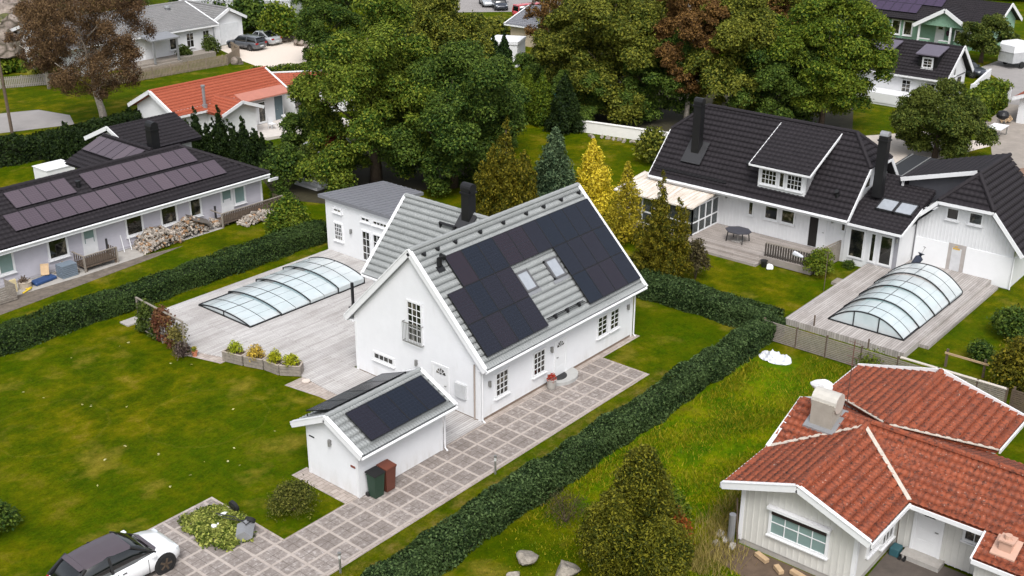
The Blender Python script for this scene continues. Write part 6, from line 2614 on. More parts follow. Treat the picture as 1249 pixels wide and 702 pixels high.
wbox(b, FY(-.6), -.92, -.4, .5, 2.0, .05, .06)
o2 = b.build('pane', M_GLASS)
o2.parent = o_
b = MB()
b.tube([(.9, -.62, 1.0), (.9, -.8, 1.0)], .34, 14)
b.box(.45, 1.35, -.75, -.6, .6, 1.4)
o_ = b.build('heat_pump', plain('cream_unit', (206, 200, 190), .5))
o_.parent = OW
bpy.data.objects.remove(tmp)
b = MB()
b.prism([(23.0, 43.2, 0), (31.0, 41.2, 0), (31.5, 46.2, 0), (27.9, 47.0, 0), (23.0, 46.8, 0)], (0, 0, .22))
b.build('terrace', plain('pale_terrace', (196, 190, 184), .8, var=.1))['kind'] = 'structure'
b = MB()
b.lathe((29.0, 44.4, .22), [(.5, 0), (.55, .5), (.5, .62)], 14)
tag(b.build('hot_tub', M_WOODBROWN, loc=(29, 44.4, .22)), 'round brown tub on the terrace of the orange roofed house', 'tub')
r_ = thing('terrace_table', 'white garden table on the terrace of the orange roofed house', 'table', (25.6, 43.6, .2))
b = MB()
b.lathe((25.6, 43.6, .88), [(.7, 0), (.7, .05)], 16)
b.build('tabletop', M_WHITE, r_)
for a in range(4):
    b = MB()
    x, y = 25.6 + .4 * math.cos(a * 1.57), 43.6 + .4 * math.sin(a * 1.57)
    b.beam((x, y, .88), (x + .12 * math.cos(a * 1.57), y + .12 * math.sin(a * 1.57), .2), .04, .04)
    b.build('leg', M_WHITE, r_)
for k, (x, y) in enumerate(((25.0, 45.0), (26.4, 44.9), (27.2, 43.9))):
    r_ = thing('terrace_chair', ['white garden chair nearest the terrace wall of the orange roofed house', 'white garden chair behind the terrace table, in the middle of three', 'white garden chair closest to the round brown tub'][k], 'chair', (x, y, .22), 'white chairs on the far terrace')
    for nm, bx in (('seat', (x - .25, x + .25, y - .25, y + .25, .62, .67)), ('backrest', (x - .25, x + .25, y + .21, y + .26, .67, 1.15))):
        b = MB()
        b.box(*bx)
        b.build(nm, M_WHITE, r_)
    b = MB()
    for sx in (-.22, .22):
        for s2 in (-.22, .22):
            b.box(x + sx - .02, x + sx + .02, y + s2 - .02, y + s2 + .02, .22, .62)
    b.build('leg_frame', M_WHITE, r_)

# white steps / orange roof bit left of the big maple
PB = pitched('play_house', 'small white playhouse with orange roof hidden under the big maple', 19.3, 21.6, 31.9, 34.2, 1.9, 2.7, 'x', M_WHITE, M_TILEORANGE, .3, cat='shed')
b = MB()
for k in range(5):
    b.box(16.9 + k * .35, 17.25 + k * .35, 30.2, 32.6, 0, .18 + k * .18)
tag(b.build('garden_stairs', M_WHITE, loc=(17.8, 31.4, 0)), 'white garden steps under the left side of the big maple', 'steps')

# white terrace house, top
WT = thing('white_terrace_house', 'white house with railed terraces at the top edge behind the bushes', 'house', (60, 88, 0))
b = MB()
b.prism([(56.6, 80.3, 0), (63.6, 86.4, 0), (60, 94, 0), (48, 90, 0)], (0, 0, 3.2))
b.prism([(57.5, 84.3, 3.2), (62.0, 88.2, 3.2), (59, 95, 3.2), (48, 92, 3.2)], (0, 0, 3.0))
b.build('wall', M_WHITE, WT)
b = MB()
pts = [(47.7, 90), (56.4, 80.0), (63.9, 86.4)]
for (ax, ay), (bx, by) in zip(pts[:-1], pts[1:]):
    b.beam((ax, ay, 4.2), (bx, by, 4.2), .1, .08)
    b.beam((ax, ay, 3.4), (bx, by, 3.4), .06, .06)
    L = math.hypot(bx - ax, by - ay)
    for k in range(int(L / .35)):
        t = (k + .5) / int(L / .35)
        b.beam((ax + (bx - ax) * t, ay + (by - ay) * t, 3.2), (ax + (bx - ax) * t, ay + (by - ay) * t, 4.2), .22, .03)
b.build('railing', M_WHITE, WT)
b = MB()
for (x, y) in ((56.5, 86.6), (53.5, 88.5), (60.5, 88.2)):
    b.box(x - .8, x + .8, y - 1.6, y - 1.2, 3.3, 5.2)
b.build('window', M_GLASS, WT)
b = MB()
for k in range(6):
    b.box(54 + k * .9, 54.5 + k * .9, 86.2 - k * .5, 86.7 - k * .5, 3.2, 4.0)
o_ = tag(b.build('terrace_furniture', plain('dusty_red', (150, 84, 76), .7), WT))

# house behind the thin birch
MH = pitched('beige_house', 'beige gabled house half hidden behind the hanging birch', 66.2, 74, 50.2, 54.0, 2.4, 3.7, 'y', plain('beige_wall', (176, 162, 140), .8), M_SEAM, .5)
b = MB()
b.prism([(57.0, 45.3, 2.3), (60.2, 46.8, 2.3), (58.7, 49.6, 2.3), (55.6, 48.2, 2.3)], (0, 0, .3))
b.prism([(57.05, 45.4, 0), (60.1, 46.85, 0), (58.65, 49.5, 0), (55.65, 48.15, 0)], (0, 0, 2.3))
tag(b.build('flat_roof_shed', M_WHITE, loc=(58, 47.5, 0)), 'small white flat roofed shed beside the bright thujas', 'shed')
# turquoise pool glimpse under the trees
b = MB()
b.prism([(47.0, 31.5, 0), (51, 30.5, 0), (51.5, 33, 0), (47.5, 34, 0)], (0, 0, .9))
tag(b.build('garden_pool', plain('turquoise', (90, 190, 190), .4), loc=(49, 32, 0)), 'turquoise garden pool half hidden under the tall trees', 'pool')

# white house with black roof, upper right
WH = thing('white_gabled_house', 'white rendered house with black roof and two black dormers, upper right', 'house', (71.2, 10, 0))
gable_wall(68.7, 73.9, 5.95, 16, 0, 2.6, 4.95, 'y').build('wall', M_WHITE, WH)
for xe in (68.1, 74.5):
    tile_roof('roof', [(xe, 5.5, 2.55), (xe, 16.4, 2.55), (71.3, 16.4, 5.15), (71.3, 5.5, 5.15)], M_TILEBLACK, WH)
    b = MB()
    b.beam((xe, 5.47, 2.47), (71.3, 5.47, 5.1), .06, .34)
    b.build('barge_board', M_WHITE, WH)
b = MB()
b.beam((68.06, 5.5, 2.48), (68.06, 16.4, 2.48), .06, .16)
b.build('fascia', M_WHITE, WH)
window(WH, FX(68.7), 8.85, 9.75, .9, 2.1, 2, 3)
window(WH, FX(68.7), 6.6, 7.5, 1.0, 2.1, 2, 2)
FWS = FY(5.95)
window(WH, FWS, 70.6, 71.2, 2.5, 3.5, 1, 1)
door(WH, FWS, 72.0, 72.8, .1, 2.2, mat=plain('dark_door', (54, 50, 48), .6))
b = MB()
wbox(b, FWS, 69.0, 73.7, 2.35, 2.42, 0, .05)
b.build('trim_line', M_DARKSTEEL, WH)
for y in (7.75, 12.0):
    b = MB()
    b.prism([(69.0, y - .85, 3.0), (69.0, y + .85, 3.0), (69.0, y + .85, 4.45), (69.0, y - .85, 4.45)], (1.8, 0, 0))
    d_ = b.build('dormer', M_BLACK, WH)
    b = MB()
    b.prism([(68.6, y - 1.05, 4.45), (68.6, y + 1.05, 4.45), (70.9, y + 1.05, 4.95), (70.9, y - 1.05, 4.95)], (0, 0, .1))
    b.build('dormer_roof', plain('violet_slate', (92, 86, 98), .5), d_)
    window(d_, FX(69.0), y - .5, y + .5, 3.25, 4.25, 2, 3, trim=.14)
b = MB()
b.box(66.4, 68.65, 8.2, 14, 0, 1.0)
b.box(66.34, 66.4, 8.2, 14, .2, 1.05)
b.build('plinth_terrace', M_WHITE, WH)
b = MB()
b.box(74.2, 74.45, 1.8, 5.4, 0, 1.3)
b.prism([(74.5, 5.3, 0), (83.0, 6.5, 0), (83.0, 6.7, 0), (74.5, 5.5, 0)], (0, 0, 1.1))
tag(b.build('garden_wall', M_WHITE, loc=(74.3, 3.6, 0)), 'low white wall beside the white gabled house, next to the clipped hedge', 'wall')

# mint house, upper right
MH2 = thing('mint_house', 'mint green bungalow with black roof, solar panels and gabled porch, upper right', 'house', (100, 18, 0))
gable_wall(96.4, 103.6, 11.2, 32, 0, 2.75, 4.7, 'y').build('wall', M_MINT, MH2)
for xe in (95.7, 104.3):
    tile_roof('roof', [(xe, 10.7, 2.65), (xe, 32.5, 2.65), (100, 32.5, 4.85), (100, 10.7, 4.85)], M_TILEBLACK, MH2)
    b = MB()
    b.beam((xe, 10.67, 2.56), (100, 10.67, 4.8), .06, .36)
    b.build('barge_board', M_WHITE, MH2)
b = MB()
b.prism([(94.9, 13.3, 2.45), (94.9, 18.7, 2.45), (94.9, 16.0, 4.05)], (5, 0, 0))
b.prism([(95.5, 13.2, 0), (95.5, 14.9, 0), (95.5, 14.9, 2.5), (95.5, 13.2, 2.5)], (1, 0, 0))
b.build('wall', M_MINT, MH2)['label'] = 'porch gable'
for ye_ in (12.7, 19.3):
    tile_roof('roof', [(94.5, ye_, 2.35), (98.6, ye_, 2.35), (98.6, 16.0, 4.3), (94.5, 16.0, 4.3)], M_TILEBLACK, MH2)
    b = MB()
    b.beam((94.46, ye_, 2.28), (94.46, 16.0, 4.26), .08, .4)
    b.build('barge_board', M_WHITE, MH2)
b = MB()
for y in (13.3, 15.2, 18.7):
    b.box(94.85, 95.05, y - .1, y + .1, 0, 2.45)
for y0_, y1_ in ((17.4, 18.8), (15.1, 16.4)):
    b.box(94.9, 95.0, y0_, y1_, .85, .95)
b.build('porch_post', M_WHITE, MH2)
b = MB()
for y0_, y1_ in ((17.4, 18.8), (15.1, 16.4)):
    b.box(94.92, 94.98, y0_, y1_, .1, .85)
b.build('porch_boarding', M_MINT, MH2)
FM = FX(96.4)
door(MH2, FM, 16.35, 17.35, .3, 2.35, light=(16.6, 17.1, 1.85, 2.15))
window(MH2, FX(95.5), 13.4, 14.2, 1.0, 2.2, 1, 1)
window(MH2, FX(95.5), 14.3, 14.9, 1.0, 2.2, 1, 1)
for a0 in (20.0, 21.4, 22.8):
    window(MH2, FM, a0, a0 + 1.1, .7, 2.4, 1, 1, trim=.14)
window(MH2, FY(11.2), 101.0, 101.9, .9, 2.2, 1, 1)
b = MB()
b.lathe((96.2, 15.8, 1.3), [(.2, 0), (.34, .25), (.3, .5), (.1, .6)], 10)
b.build('hanging_basket', plain('dark_purple_flowers', (70, 44, 62), .9, var=.4, scale=8), MH2)
pl3 = panel_mesh(1.02, 1.62, (plain('violet_cells', (60, 48, 70), .25), M_PVFRAME))
MN = Vector((-2.2, 0, 4.3)).normalized()
for rw, (ya, cnt) in enumerate(((18.2, 9), (20.4, 7))):
    for k in range(cnt):
        place_panel(pl3, MH2, Vector((100, ya + 1.05 * k, 4.85)) + Vector((-4.3, 0, -2.2)).normalized() * (1.3 + 1.66 * rw) + MN * .13, (0, -1, 0), MN)

# horse trailer, right edge
HT = thing('horse_trailer', 'white and grey horse trailer parked at the right edge of the photo', 'trailer', (91.2, 6.6, .05))
HT.rotation_euler = (0, 0, R(-24))
b = MB()
b.prism([(-1.8, -.95, .55), (1.5, -.95, .55), (1.7, -.95, 1.6), (-1.8, -.95, 1.6)], (0, 1.9, 0))
o_ = b.build('body', plain('pale_aluminium', (186, 188, 190), .4, .3))
o_.parent = HT
b = MB()
b.prism([(-1.85, -.97, 1.6), (1.72, -.97, 1.6), (1.3, -.9, 2.3), (.6, -.85, 2.55), (-1.5, -.85, 2.55), (-1.85, -.95, 2.3)], (0, 1.9, 0))
o_ = b.build('hood', M_WHITE)
o_.parent = HT
b = MB()
b.box(.5, .95, -1.0, -.94, 1.75, 2.05)
o_ = b.build('window', M_GLASS)
o_.parent = HT
for x in (-.5, .3):
    for s_ in (-1, 1):
        b = MB()
        b.tube([(x, s_ * .98, .33), (x, s_ * 1.12, .33)], .33, 14)
        o_ = b.build('wheel', M_TYRE)
        o_.parent = HT
b = MB()
b.beam((1.5, 0, .5), (2.7, 0, .5), .1, .1)
o_ = b.build('tow_bar', M_DARKSTEEL)
o_.parent = HT

# pale outbuilding and yard at the right edge
RE = pitched('white_garage', 'white boarded garage with red roof cut by the right edge of the photo', 67.9, 76, -6, -.9, 2.35, 3.4, 'x', M_VSIDE, M_TILERED, .5, cat='garage')
r_ = thing('yard_table', 'white topped table on the grey yard beside the cherry tree', 'table', (62.4, -1.1, 0))
b = MB()
b.box(61.4, 63.4, -1.7, -.5, .78, .84)
b.build('tabletop', M_WHITE, r_)
for sx in (-.9, .9):
    for s2 in (-.5, .5):
        b = MB()
        b.box(62.4 + sx - .04, 62.4 + sx + .04, -1.1 + s2 - .04, -1.1 + s2 + .04, .01, .78)
        b.build('leg', M_STEEL, r_)
r_ = thing('barbecue', 'black kettle barbecue standing behind the white yard table', 'barbecue', (65.3, -.5, 0))
b = MB()
b.lathe((65.3, -.5, .75), [(.2, 0), (.5, .2), (.52, .4), (.4, .65), (.1, .75)], 14)
b.build('bowl', M_BLACK, r_)
for a in range(3):
    b = MB()
    b.beam((65.3 + .3 * math.cos(a * 2.1), -.5 + .3 * math.sin(a * 2.1), .85), (65.3 + .45 * math.cos(a * 2.1), -.5 + .45 * math.sin(a * 2.1), .01), .04, .04)
    b.build('leg', M_STEEL, r_)
b = MB()
for k in range(12):
    c = Vector((67.0 + .08 * k, .1 - .05 * k, .2 + .06 * (k % 4)))
    b.beam(c - Vector((.6, .3, 0)), c + Vector((.6, .3, .05)), .08, .06)
tag(b.build('timber_stack', M_WOODRAW, loc=(67.4, -.2, 0)), 'untidy stack of pale timber between the garage and the barbecue', 'timber', None, 'stuff')
sheet('yard', [(52, -12), (52, -4.5), (60, -1.5), (66, 1.2), (73, 1.5), (84, 4.2), (100, 7.4), (140, 2), (140, -60), (52, -60)], .006, M_YARD)
sheet('road', [(74, 2.3), (84, 6.0), (88, 9.3), (100, 8.6), (140, 6), (140, -8), (76, -4)], .011, M_ASPHALT)
sheet('brown_bed', [(46, -8.5), (52, -4.0), (56, -6.5), (50.5, -11)], .012, plain('brown_gravel', (124, 98, 82), .95, var=.2, scale=4))
sheet('driveway', [(42, 12), (46, 14), (60, 4), (60, -2), (46, 2)], .007, plain('pale_drive', (196, 186, 176), .9, var=.12))
tag(rock('plastic_bundle', 'long white plastic bundle on the brown gravel behind the garage', (49.5, -5.6, 0), 1.7, .45, .35, 7, M_WHITE, rz=.45), None, 'plastic sheet')
b = MB()
b.box(47.3, 48.9, -9.0, -8.0, .0, .5)
tag(b.build('white_box', M_WHITE, loc=(48, -8.5, 0), bevel=.05), 'white boxy unit on the brown gravel behind the garage', 'box')
sheet('road', [(-30, 74), (-5, 72), (5, 71.4), (16.2, 66.3), (17.0, 62.5), (15.6, 59.4), (6, 63.0), (-8, 56), (-30, 52)], .012, M_ASPHALT)
sheet('road', [(75, 75), (90, 60), (97, 64), (84, 84)], .02, M_ASPHALT)
sheet('forest_floor', [(14, 31), (16, 26.5), (20, 25), (26, 24), (31, 24.5), (34, 28), (34, 40), (24, 41), (17, 37)], .004, plain('dark_brown_ground', (52, 48, 28), .95, var=.35, scale=1.4))  # dark brown sheet on the ground under the trees
sheet('forest_floor', [(42.6, 27), (44.8, 18.6), (47, 12), (55, 8), (64, 12), (66, 22), (70, 46), (58, 44), (50, 40)], .004, plain('dark_brown_ground', (52, 48, 28), .95))
sheet('meadow_path', [(86, 58), (94, 50), (110, 52), (100, 66)], .012, M_YARD)

# white garden wall behind the lawn
w0, w1 = G(708, 160), G(818, 176)
b = MB()
d = (w1 - w0).normalized()
b.beam((w0.x, w0.y, .45), (w1.x, w1.y, .45), .25, .9)
b.beam((w0.x, w0.y, .93), (w1.x, w1.y, .93), .35, .06)
tag(b.build('garden_wall', plain('white_render', (226, 224, 220), .8, var=.06), loc=(w0.x, w0.y, 0)), 'long low white wall at the back of the bright lawn', 'wall')
rg = np.random.default_rng(12)
for k in range(14):
    t = .12 + .85 * k / 13
    p = w0.lerp(w1, t) + Vector((-.8 - rg.random() * .5, -.6, 0))
    rock('edge_stone', 'pale round stone in the row at the foot of the long white garden wall', (p.x, p.y, 0), .28, .2, .2, 40 + k, M_ROCK, 'pale stones along the white garden wall')

# utility pole
b = MB()
pp = G(15, 163)
b.tube([(pp.x, pp.y, 0), (pp.x - .1, pp.y, 9)], [.14, .1], 8)
tag(b.build('utility_pole', plain('creosote_wood', (92, 78, 66), .9, var=.3, scale=4), loc=(pp.x, pp.y, 0)), 'brown wooden utility pole beside the road at the left edge', 'pole')

# ------------------------------------------------------------------ rocky hill, upper left
bm = bmesh.new()
bmesh.ops.create_grid(bm, x_segments=110, y_segments=80, size=1)
for v in bm.verts:
    x, y = 24 + v.co.x * 26, 103 + v.co.y * 22
    p = Vector((x * .09, y * .09, 2.3))
    e = min(1, max(0, (y - 84 - .1 * (x - 20)) / 14)) * min(1, max(0, (48 - x) / 12))
    h_ = e * (2.2 + 4.0 * abs(mn.noise(p)) + 2.4 * abs(mn.noise(p * 2.7)) + 1.4 * round(mn.noise(p * 1.7) * 2.2) + .5 * mn.noise(p * 9))
    v.co = (x, y, h_ - .25)
me = bpy.data.meshes.new('rock_hill')
bm.to_mesh(me)
bm.free()
t = NT('rocky_hillside')
n1 = t.noise(.28, None, 7, .7)
n2 = t.noise(2.2, None, 6, .75)
rk = t.ramp(n2, [(.3, lin((74, 66, 60))), (.48, lin((136, 124, 116))), (.7, lin((168, 155, 146)))])
gr = t.ramp(n2, [(.35, lin((48, 54, 26))), (.65, lin((92, 92, 44)))])
t.base(t.mix(t.ramp(n1, [(.43, (0, 0, 0, 1)), (.48, (1, 1, 1, 1))]), rk, gr))
t.set(.9)
t.bump(n2, .6, .2)
me.materials.append(t.m)
o_ = bpy.data.objects.new('rock_hill', me)
col.objects.link(o_)
o_['kind'] = 'structure'
for k, (px, py, sx, sy, sz, lb) in enumerate(((8, 64, 3.6, 2.8, 2.6, 'big pale bare rock at the left edge below the hill'), (33, 59, 2.6, 3.6, 3.0, 'tall pale slanting rock beside the brown birch'),
                                     (48, 36, 3.6, 2.6, 2.4, 'pale rock slab higher up the hill behind the birch'), (10, 30, 4.2, 2.6, 2.0, 'grey rock on the hill at the top left'), (60, 8, 4.0, 2.2, 1.8, 'small pale rock near the top left edge of the photo'),
                                     (352, 50, 1.1, .8, .5, 'pale boulder at the gravel yard close to the silver car'), (366, 55, .9, .7, .55, 'grey boulder in the middle of the row by the gravel yard'), (381, 62, 1.1, .9, .7, 'large boulder at the maple end of the gravel yard'), (290, 78, .7, .35, .6, 'pale pointed boulder at the end of the picket fence'))):
    g = G(px, py, 1.6 if px < 100 else 0)
    rock('boulder', lb, (g.x, g.y, g.z), sx, sy, sz, 60 + k, M_BIGROCK, None, k * .7)
b = MB()
b.prism([(23.6, 79.5, 0), (26.5, 76.9, 0), (29, 80.5, 0), (26, 83.5, 0)], (0, 0, .8))
for (x, y) in ((24.5, 80), (26, 79), (26.5, 81.5)):
    b.box(x - .5, x + .5, y - .3, y + .3, .8, 1.3)
tag(b.build('white_terrace', M_WHITE, loc=(26, 80, 0)), 'white terrace with furniture behind the brown birch', 'terrace')
# ------------------------------------------------------------------ leaf colours
LM_MAPLE = leaf_mat('maple_leaves', (34, 58, 14), (62, 90, 24), (130, 140, 48))
LM_DEEP = leaf_mat('deep_green_leaves', (28, 48, 18), (50, 76, 26), (98, 116, 44))
LM_OLIVE = leaf_mat('olive_leaves', (44, 58, 18), (76, 88, 28), (132, 132, 48))
LM_BRIGHT = leaf_mat('bright_green_leaves', (38, 60, 16), (64, 92, 22), (122, 132, 40))
LM_BROWN = leaf_mat('bronze_leaves', (56, 42, 26), (92, 66, 36), (130, 98, 52))
LM_PURPLE = leaf_mat('brown_birch_leaves', (58, 44, 34), (88, 66, 48), (122, 98, 66), trans=.2)
LM_THUJA = leaf_mat('thuja_green', (36, 56, 16), (66, 92, 24), (112, 126, 34), patch=.8)
LM_THUJAD = leaf_mat('dark_thuja', (18, 34, 14), (30, 50, 20), (52, 72, 28))
LM_GOLD = leaf_mat('golden_needles', (150, 132, 18), (208, 184, 34), (238, 218, 78), patch=.9)
LM_GOLDG = leaf_mat('gold_green_needles', (96, 96, 22), (148, 138, 34), (188, 168, 50), patch=.9)
LM_CYP = leaf_mat('bronze_cypress', (42, 50, 12), (74, 78, 18), (130, 118, 32), patch=.7)
LM_BLUE = leaf_mat('blue_green_needles', (40, 58, 40), (66, 88, 62), (104, 122, 86), patch=.7)
LM_YEW = leaf_mat('yew_needles', (18, 32, 16), (30, 46, 20), (50, 66, 26), patch=.5)
LM_LAUREL = leaf_mat('laurel_leaves', (20, 36, 16), (36, 56, 24), (84, 104, 60), trans=.12, patch=.9)
LM_HEDGE = leaf_mat('hedge_leaves', (22, 38, 18), (38, 58, 26), (74, 94, 46), trans=.15)
LM_FRONT = leaf_mat('olive_conifer', (34, 46, 12), (64, 72, 18), (126, 122, 34), patch=.9)
LM_RUST = leaf_mat('rust_shrub', (62, 64, 22), (92, 86, 30), (164, 84, 40))
LM_DRY = leaf_mat('dry_brush', (52, 46, 32), (78, 70, 46), (100, 94, 60))
LM_CHERRY = leaf_mat('cherry_leaves', (36, 50, 18), (58, 76, 26), (104, 112, 46))

# ------------------------------------------------------------------ hedges
hedge('laurel_hedge', 'long clipped laurel hedge running past the paving with an angled end', [(-16, -5.5), (16.1, -5.35)], 1.25, 1.1, LM_LAUREL, 760, .115, 3)
hedge('laurel_hedge', 'short laurel hedge closing the lawn at the far end of the white house', [(16.75, -4.6), (16.75, 2.9)], 1.7, 1.2, LM_LAUREL, 760, .115, 4)
hedge('clipped_hedge', 'long clipped hedge between the pool deck and the grey bungalow', [(-16, 23.0), (10.6, 22.8)], 1.6, 1.1, LM_HEDGE, 620, .11, 5)
hedge('clipped_hedge', 'dark tall clipped hedge below the road at the left edge', [(-2, 54.6), (12.5, 51.5), (17.5, 52.5)], 1.6, 2.0, LM_YEW, 190, .22, 6, wob=.2)
hedge('boundary_hedge', 'bright clipped hedge between the cherry tree and the far garage', [(66.6, 2.4), (73.5, 3.0)], 2.4, 2.0, LM_BRIGHT, 120, .28, 7, wob=.25)
hedge('low_hedge', 'low green hedge between the gravel yard and the orange roofs', [(37.4, 62.6), (43.2, 59.6)], 1.2, .8, LM_BRIGHT, 130, .2, 8)

# ------------------------------------------------------------------ trees in the middle
broad_tree('maple_tree', 'biggest broad crowned green tree behind the white annex, in the centre left', 'tree', 459, 224, 10, 178, LM_MAPLE, 46000, .36, 60, 1, bottom=.0, trunk=.4, lobe=.27)
broad_tree('broadleaf_tree', 'dark green broad tree close to the right of the biggest tree', 'tree', 553, 228, 70, 150, LM_DEEP, 30000, .36, 44, 2, bottom=.0, trunk=.3, lobe=.3)
broad_tree('broadleaf_tree', 'olive green tree rising behind the biggest tree, near the top', 'tree', 522, 165, 2, 130, LM_OLIVE, 24000, .42, 44, 3, trunk=.3, lobe=.3)
broad_tree('broadleaf_tree', 'mid green tree filling the gap left of the bright thujas', 'tree', 600, 186, 96, 76, LM_DEEP, 15000, .38, 36, 4, bottom=.0, lobe=.32)
broad_tree('broadleaf_tree', 'low olive tree below the parked red minivan', 'tree', 572, 92, 40, 60, LM_OLIVE, 12000, .5, 30, 5, bottom=.05)
broad_tree('broadleaf_tree', 'small dark tree at the left foot of the biggest tree', 'tree', 382, 204, 138, 62, LM_DEEP, 9000, .32, 24, 6, bottom=.05)
conifer('thuja_tree', 'left of the two narrow dark thujas beside the white flat roofed shed', 'conifer', 602, 96, 41, 21, LM_THUJAD, 5000, .34, 7, None, 'column')
conifer('thuja_tree', 'right of the two narrow dark thujas beside the white flat roofed shed', 'conifer', 615, 98, 38, 20, LM_THUJAD, 5000, .34, 8, None, 'column')
conifer('thuja_tree', 'bright green thuja column, left of a close pair above the cypresses', 'conifer', 642, 150, 80, 28, LM_THUJA, 13000, .3, 9, None, 'column')
conifer('thuja_tree', 'bright green thuja column, right of a close pair above the cypresses', 'conifer', 661, 152, 84, 30, LM_THUJA, 13000, .3, 10, None, 'column')
conifer('dark_conifer', 'dark broad conifer between the bright thujas and the white garden wall', 'conifer', 688, 160, 88, 50, LM_YEW, 11000, .3, 11, None, 'cone', sharp=.8)
conifer('bronze_cypress', 'broad bronze green cypress beside the black chimney of the white house', 'conifer', 617, 274, 140, 112, LM_CYP, 26000, .22, 12, None, 'spires', bumps=150)
conifer('blue_conifer', 'blue green loose conifer behind the ridge of the white house', 'conifer', 676, 264, 152, 60, LM_BLUE, 15000, .22, 13, None, 'tiers', bumps=120, lobe=.24, sharp=.65)
conifer('golden_cypress', 'bright golden yellow cypress at the far end of the white house roof', 'conifer', 721, 264, 168, 70, LM_GOLD, 6000, .22, 14, None, 'tiers', bumps=95, sharp=.85, lobe=.2)
conifer('golden_cypress', 'slimmer golden green cypress beside the sun room', 'conifer', 762, 294, 194, 60, LM_GOLDG, 5200, .2, 15, None, 'tiers', bumps=95, sharp=.9, lobe=.2)
conifer('bronze_cypress', 'wide olive brown cypress in front of the sun room, above the short hedge', 'conifer', 802, 344, 206, 96, LM_CYP, 24000, .19, 16, None, 'spires', bumps=160)
shrub('garden_shrub', 'round olive shrub beside the white garden wall and the black roof', 'shrub', tuple(G(797, 198)), 1.7, 2.6, LM_OLIVE, 3500, .24, 17)
shrub('garden_shrub', 'dry brown shrub at the side of the wide olive brown cypress', 'shrub', tuple(G(848, 340)), .9, 2.6, LM_DRY, 2400, .14, 18)

# right hand woodland
broad_tree('woodland_tree', 'dark tree behind the bright thujas, below the white flat roofed shed', 'tree', 655, 112, 68, 56, LM_DEEP, 9000, .4, 26, 120, bottom=.0)
broad_tree('woodland_tree', 'dark green tree close behind the dark broad conifer', 'tree', 700, 150, 84, 60, LM_DEEP, 10000, .38, 28, 121, bottom=.0)
broad_tree('woodland_tree', 'tall olive tree above the white garden wall, left of the bronze tree', 'tree', 745, 142, -24, 140, LM_OLIVE, 30000, .42, 56, 21, bottom=.02, trunk=.28, lobe=.28)
broad_tree('woodland_tree', 'dark green tree standing right above the white garden wall', 'tree', 792, 144, 40, 104, LM_DEEP, 18000, .38, 40, 22, bottom=.02)
broad_tree('bronze_tree', 'bronze brown birch between the green woodland trees', 'tree', 836, 150, -16, 76, LM_BROWN, 14000, .36, 44, 23, bark=M_BIRCHBARK, bottom=.25, trunk=.2)
broad_tree('woodland_tree', 'tall green tree behind the tall chimney of the black roofed house', 'tree', 893, 152, 2, 120, LM_OLIVE, 24000, .4, 50, 24, bottom=.15, lobe=.3)
broad_tree('woodland_tree', 'broad bright green tree beside the white gabled house', 'tree', 1000, 160, -4, 142, LM_BRIGHT, 34000, .4, 60, 25, bottom=.1, lobe=.27)
broad_tree('woodland_tree', 'mid green tree behind the ridge of the black roofed house', 'tree', 938, 160, 52, 110, LM_DEEP, 20000, .38, 44, 26, bottom=.1)
broad_tree('woodland_tree', 'olive tree left of the tallest woodland tree, near the thin birch', 'tree', 700, 128, 22, 90, LM_OLIVE, 14000, .42, 36, 27, bottom=.1)
broad_tree('hanging_birch', 'thin birch with hanging bronze leaves near the red minivan', 'tree', 668, 84, -22, 52, LM_BROWN, 4200, .34, 40, 28, bark=M_BIRCHBARK, bottom=.2, trunk=.16, lobe=.22, leaf_kw=dict(fill=.8))
far = [(705, 60, -40, 90, LM_OLIVE), (770, 40, -60, 100, LM_OLIVE), (830, 30, -60, 90, LM_DEEP), (900, 40, -55, 110, LM_BROWN), (960, 40, -50, 100, LM_OLIVE), (1030, 20, -40, 90, LM_DEEP)]
fl_ = ['olive tree at the top edge right of the thin birch', 'olive tree at the top edge behind the tallest woodland tree', 'dark tree at the top edge behind the bronze birch', 'bronze tree at the top edge behind the chimney tree',
       'olive tree at the top edge left of the bright green tree', 'dark tree at the top edge left of the mint house']
for k, (px, py, tp, wd, lm) in enumerate(far):
    broad_tree('woodland_tree', fl_[k], 'tree', px, py, tp, wd, lm, 12000, .5, 36, 70 + k, bottom=.08)
broad_tree('cherry_tree', 'wide dark cherry tree in front of the white gabled house', 'tree', 1140, 192, 112, 108, LM_CHERRY, 22000, .34, 46, 31, bottom=.06, limbs=7)
broad_tree('round_tree', 'small round headed tree in front of the mint house', 'tree', 1196, 76, 27, 56, LM_CHERRY, 6500, .4, 26, 32, bottom=.25)
for k, (px, py, tp, wd) in enumerate(((1130, -6, -40, 130), (1200, -8, -42, 130), (1250, -4, -40, 120))):
    broad_tree('woodland_tree', ['dark wood edge tree behind the roof of the mint house', 'dark wood edge tree right of the roof ridge of the mint house', 'dark wood edge tree at the top right corner'][k], 'tree', px, py, tp, wd, LM_YEW, 9000, .6, 30, 80 + k, bottom=.03)

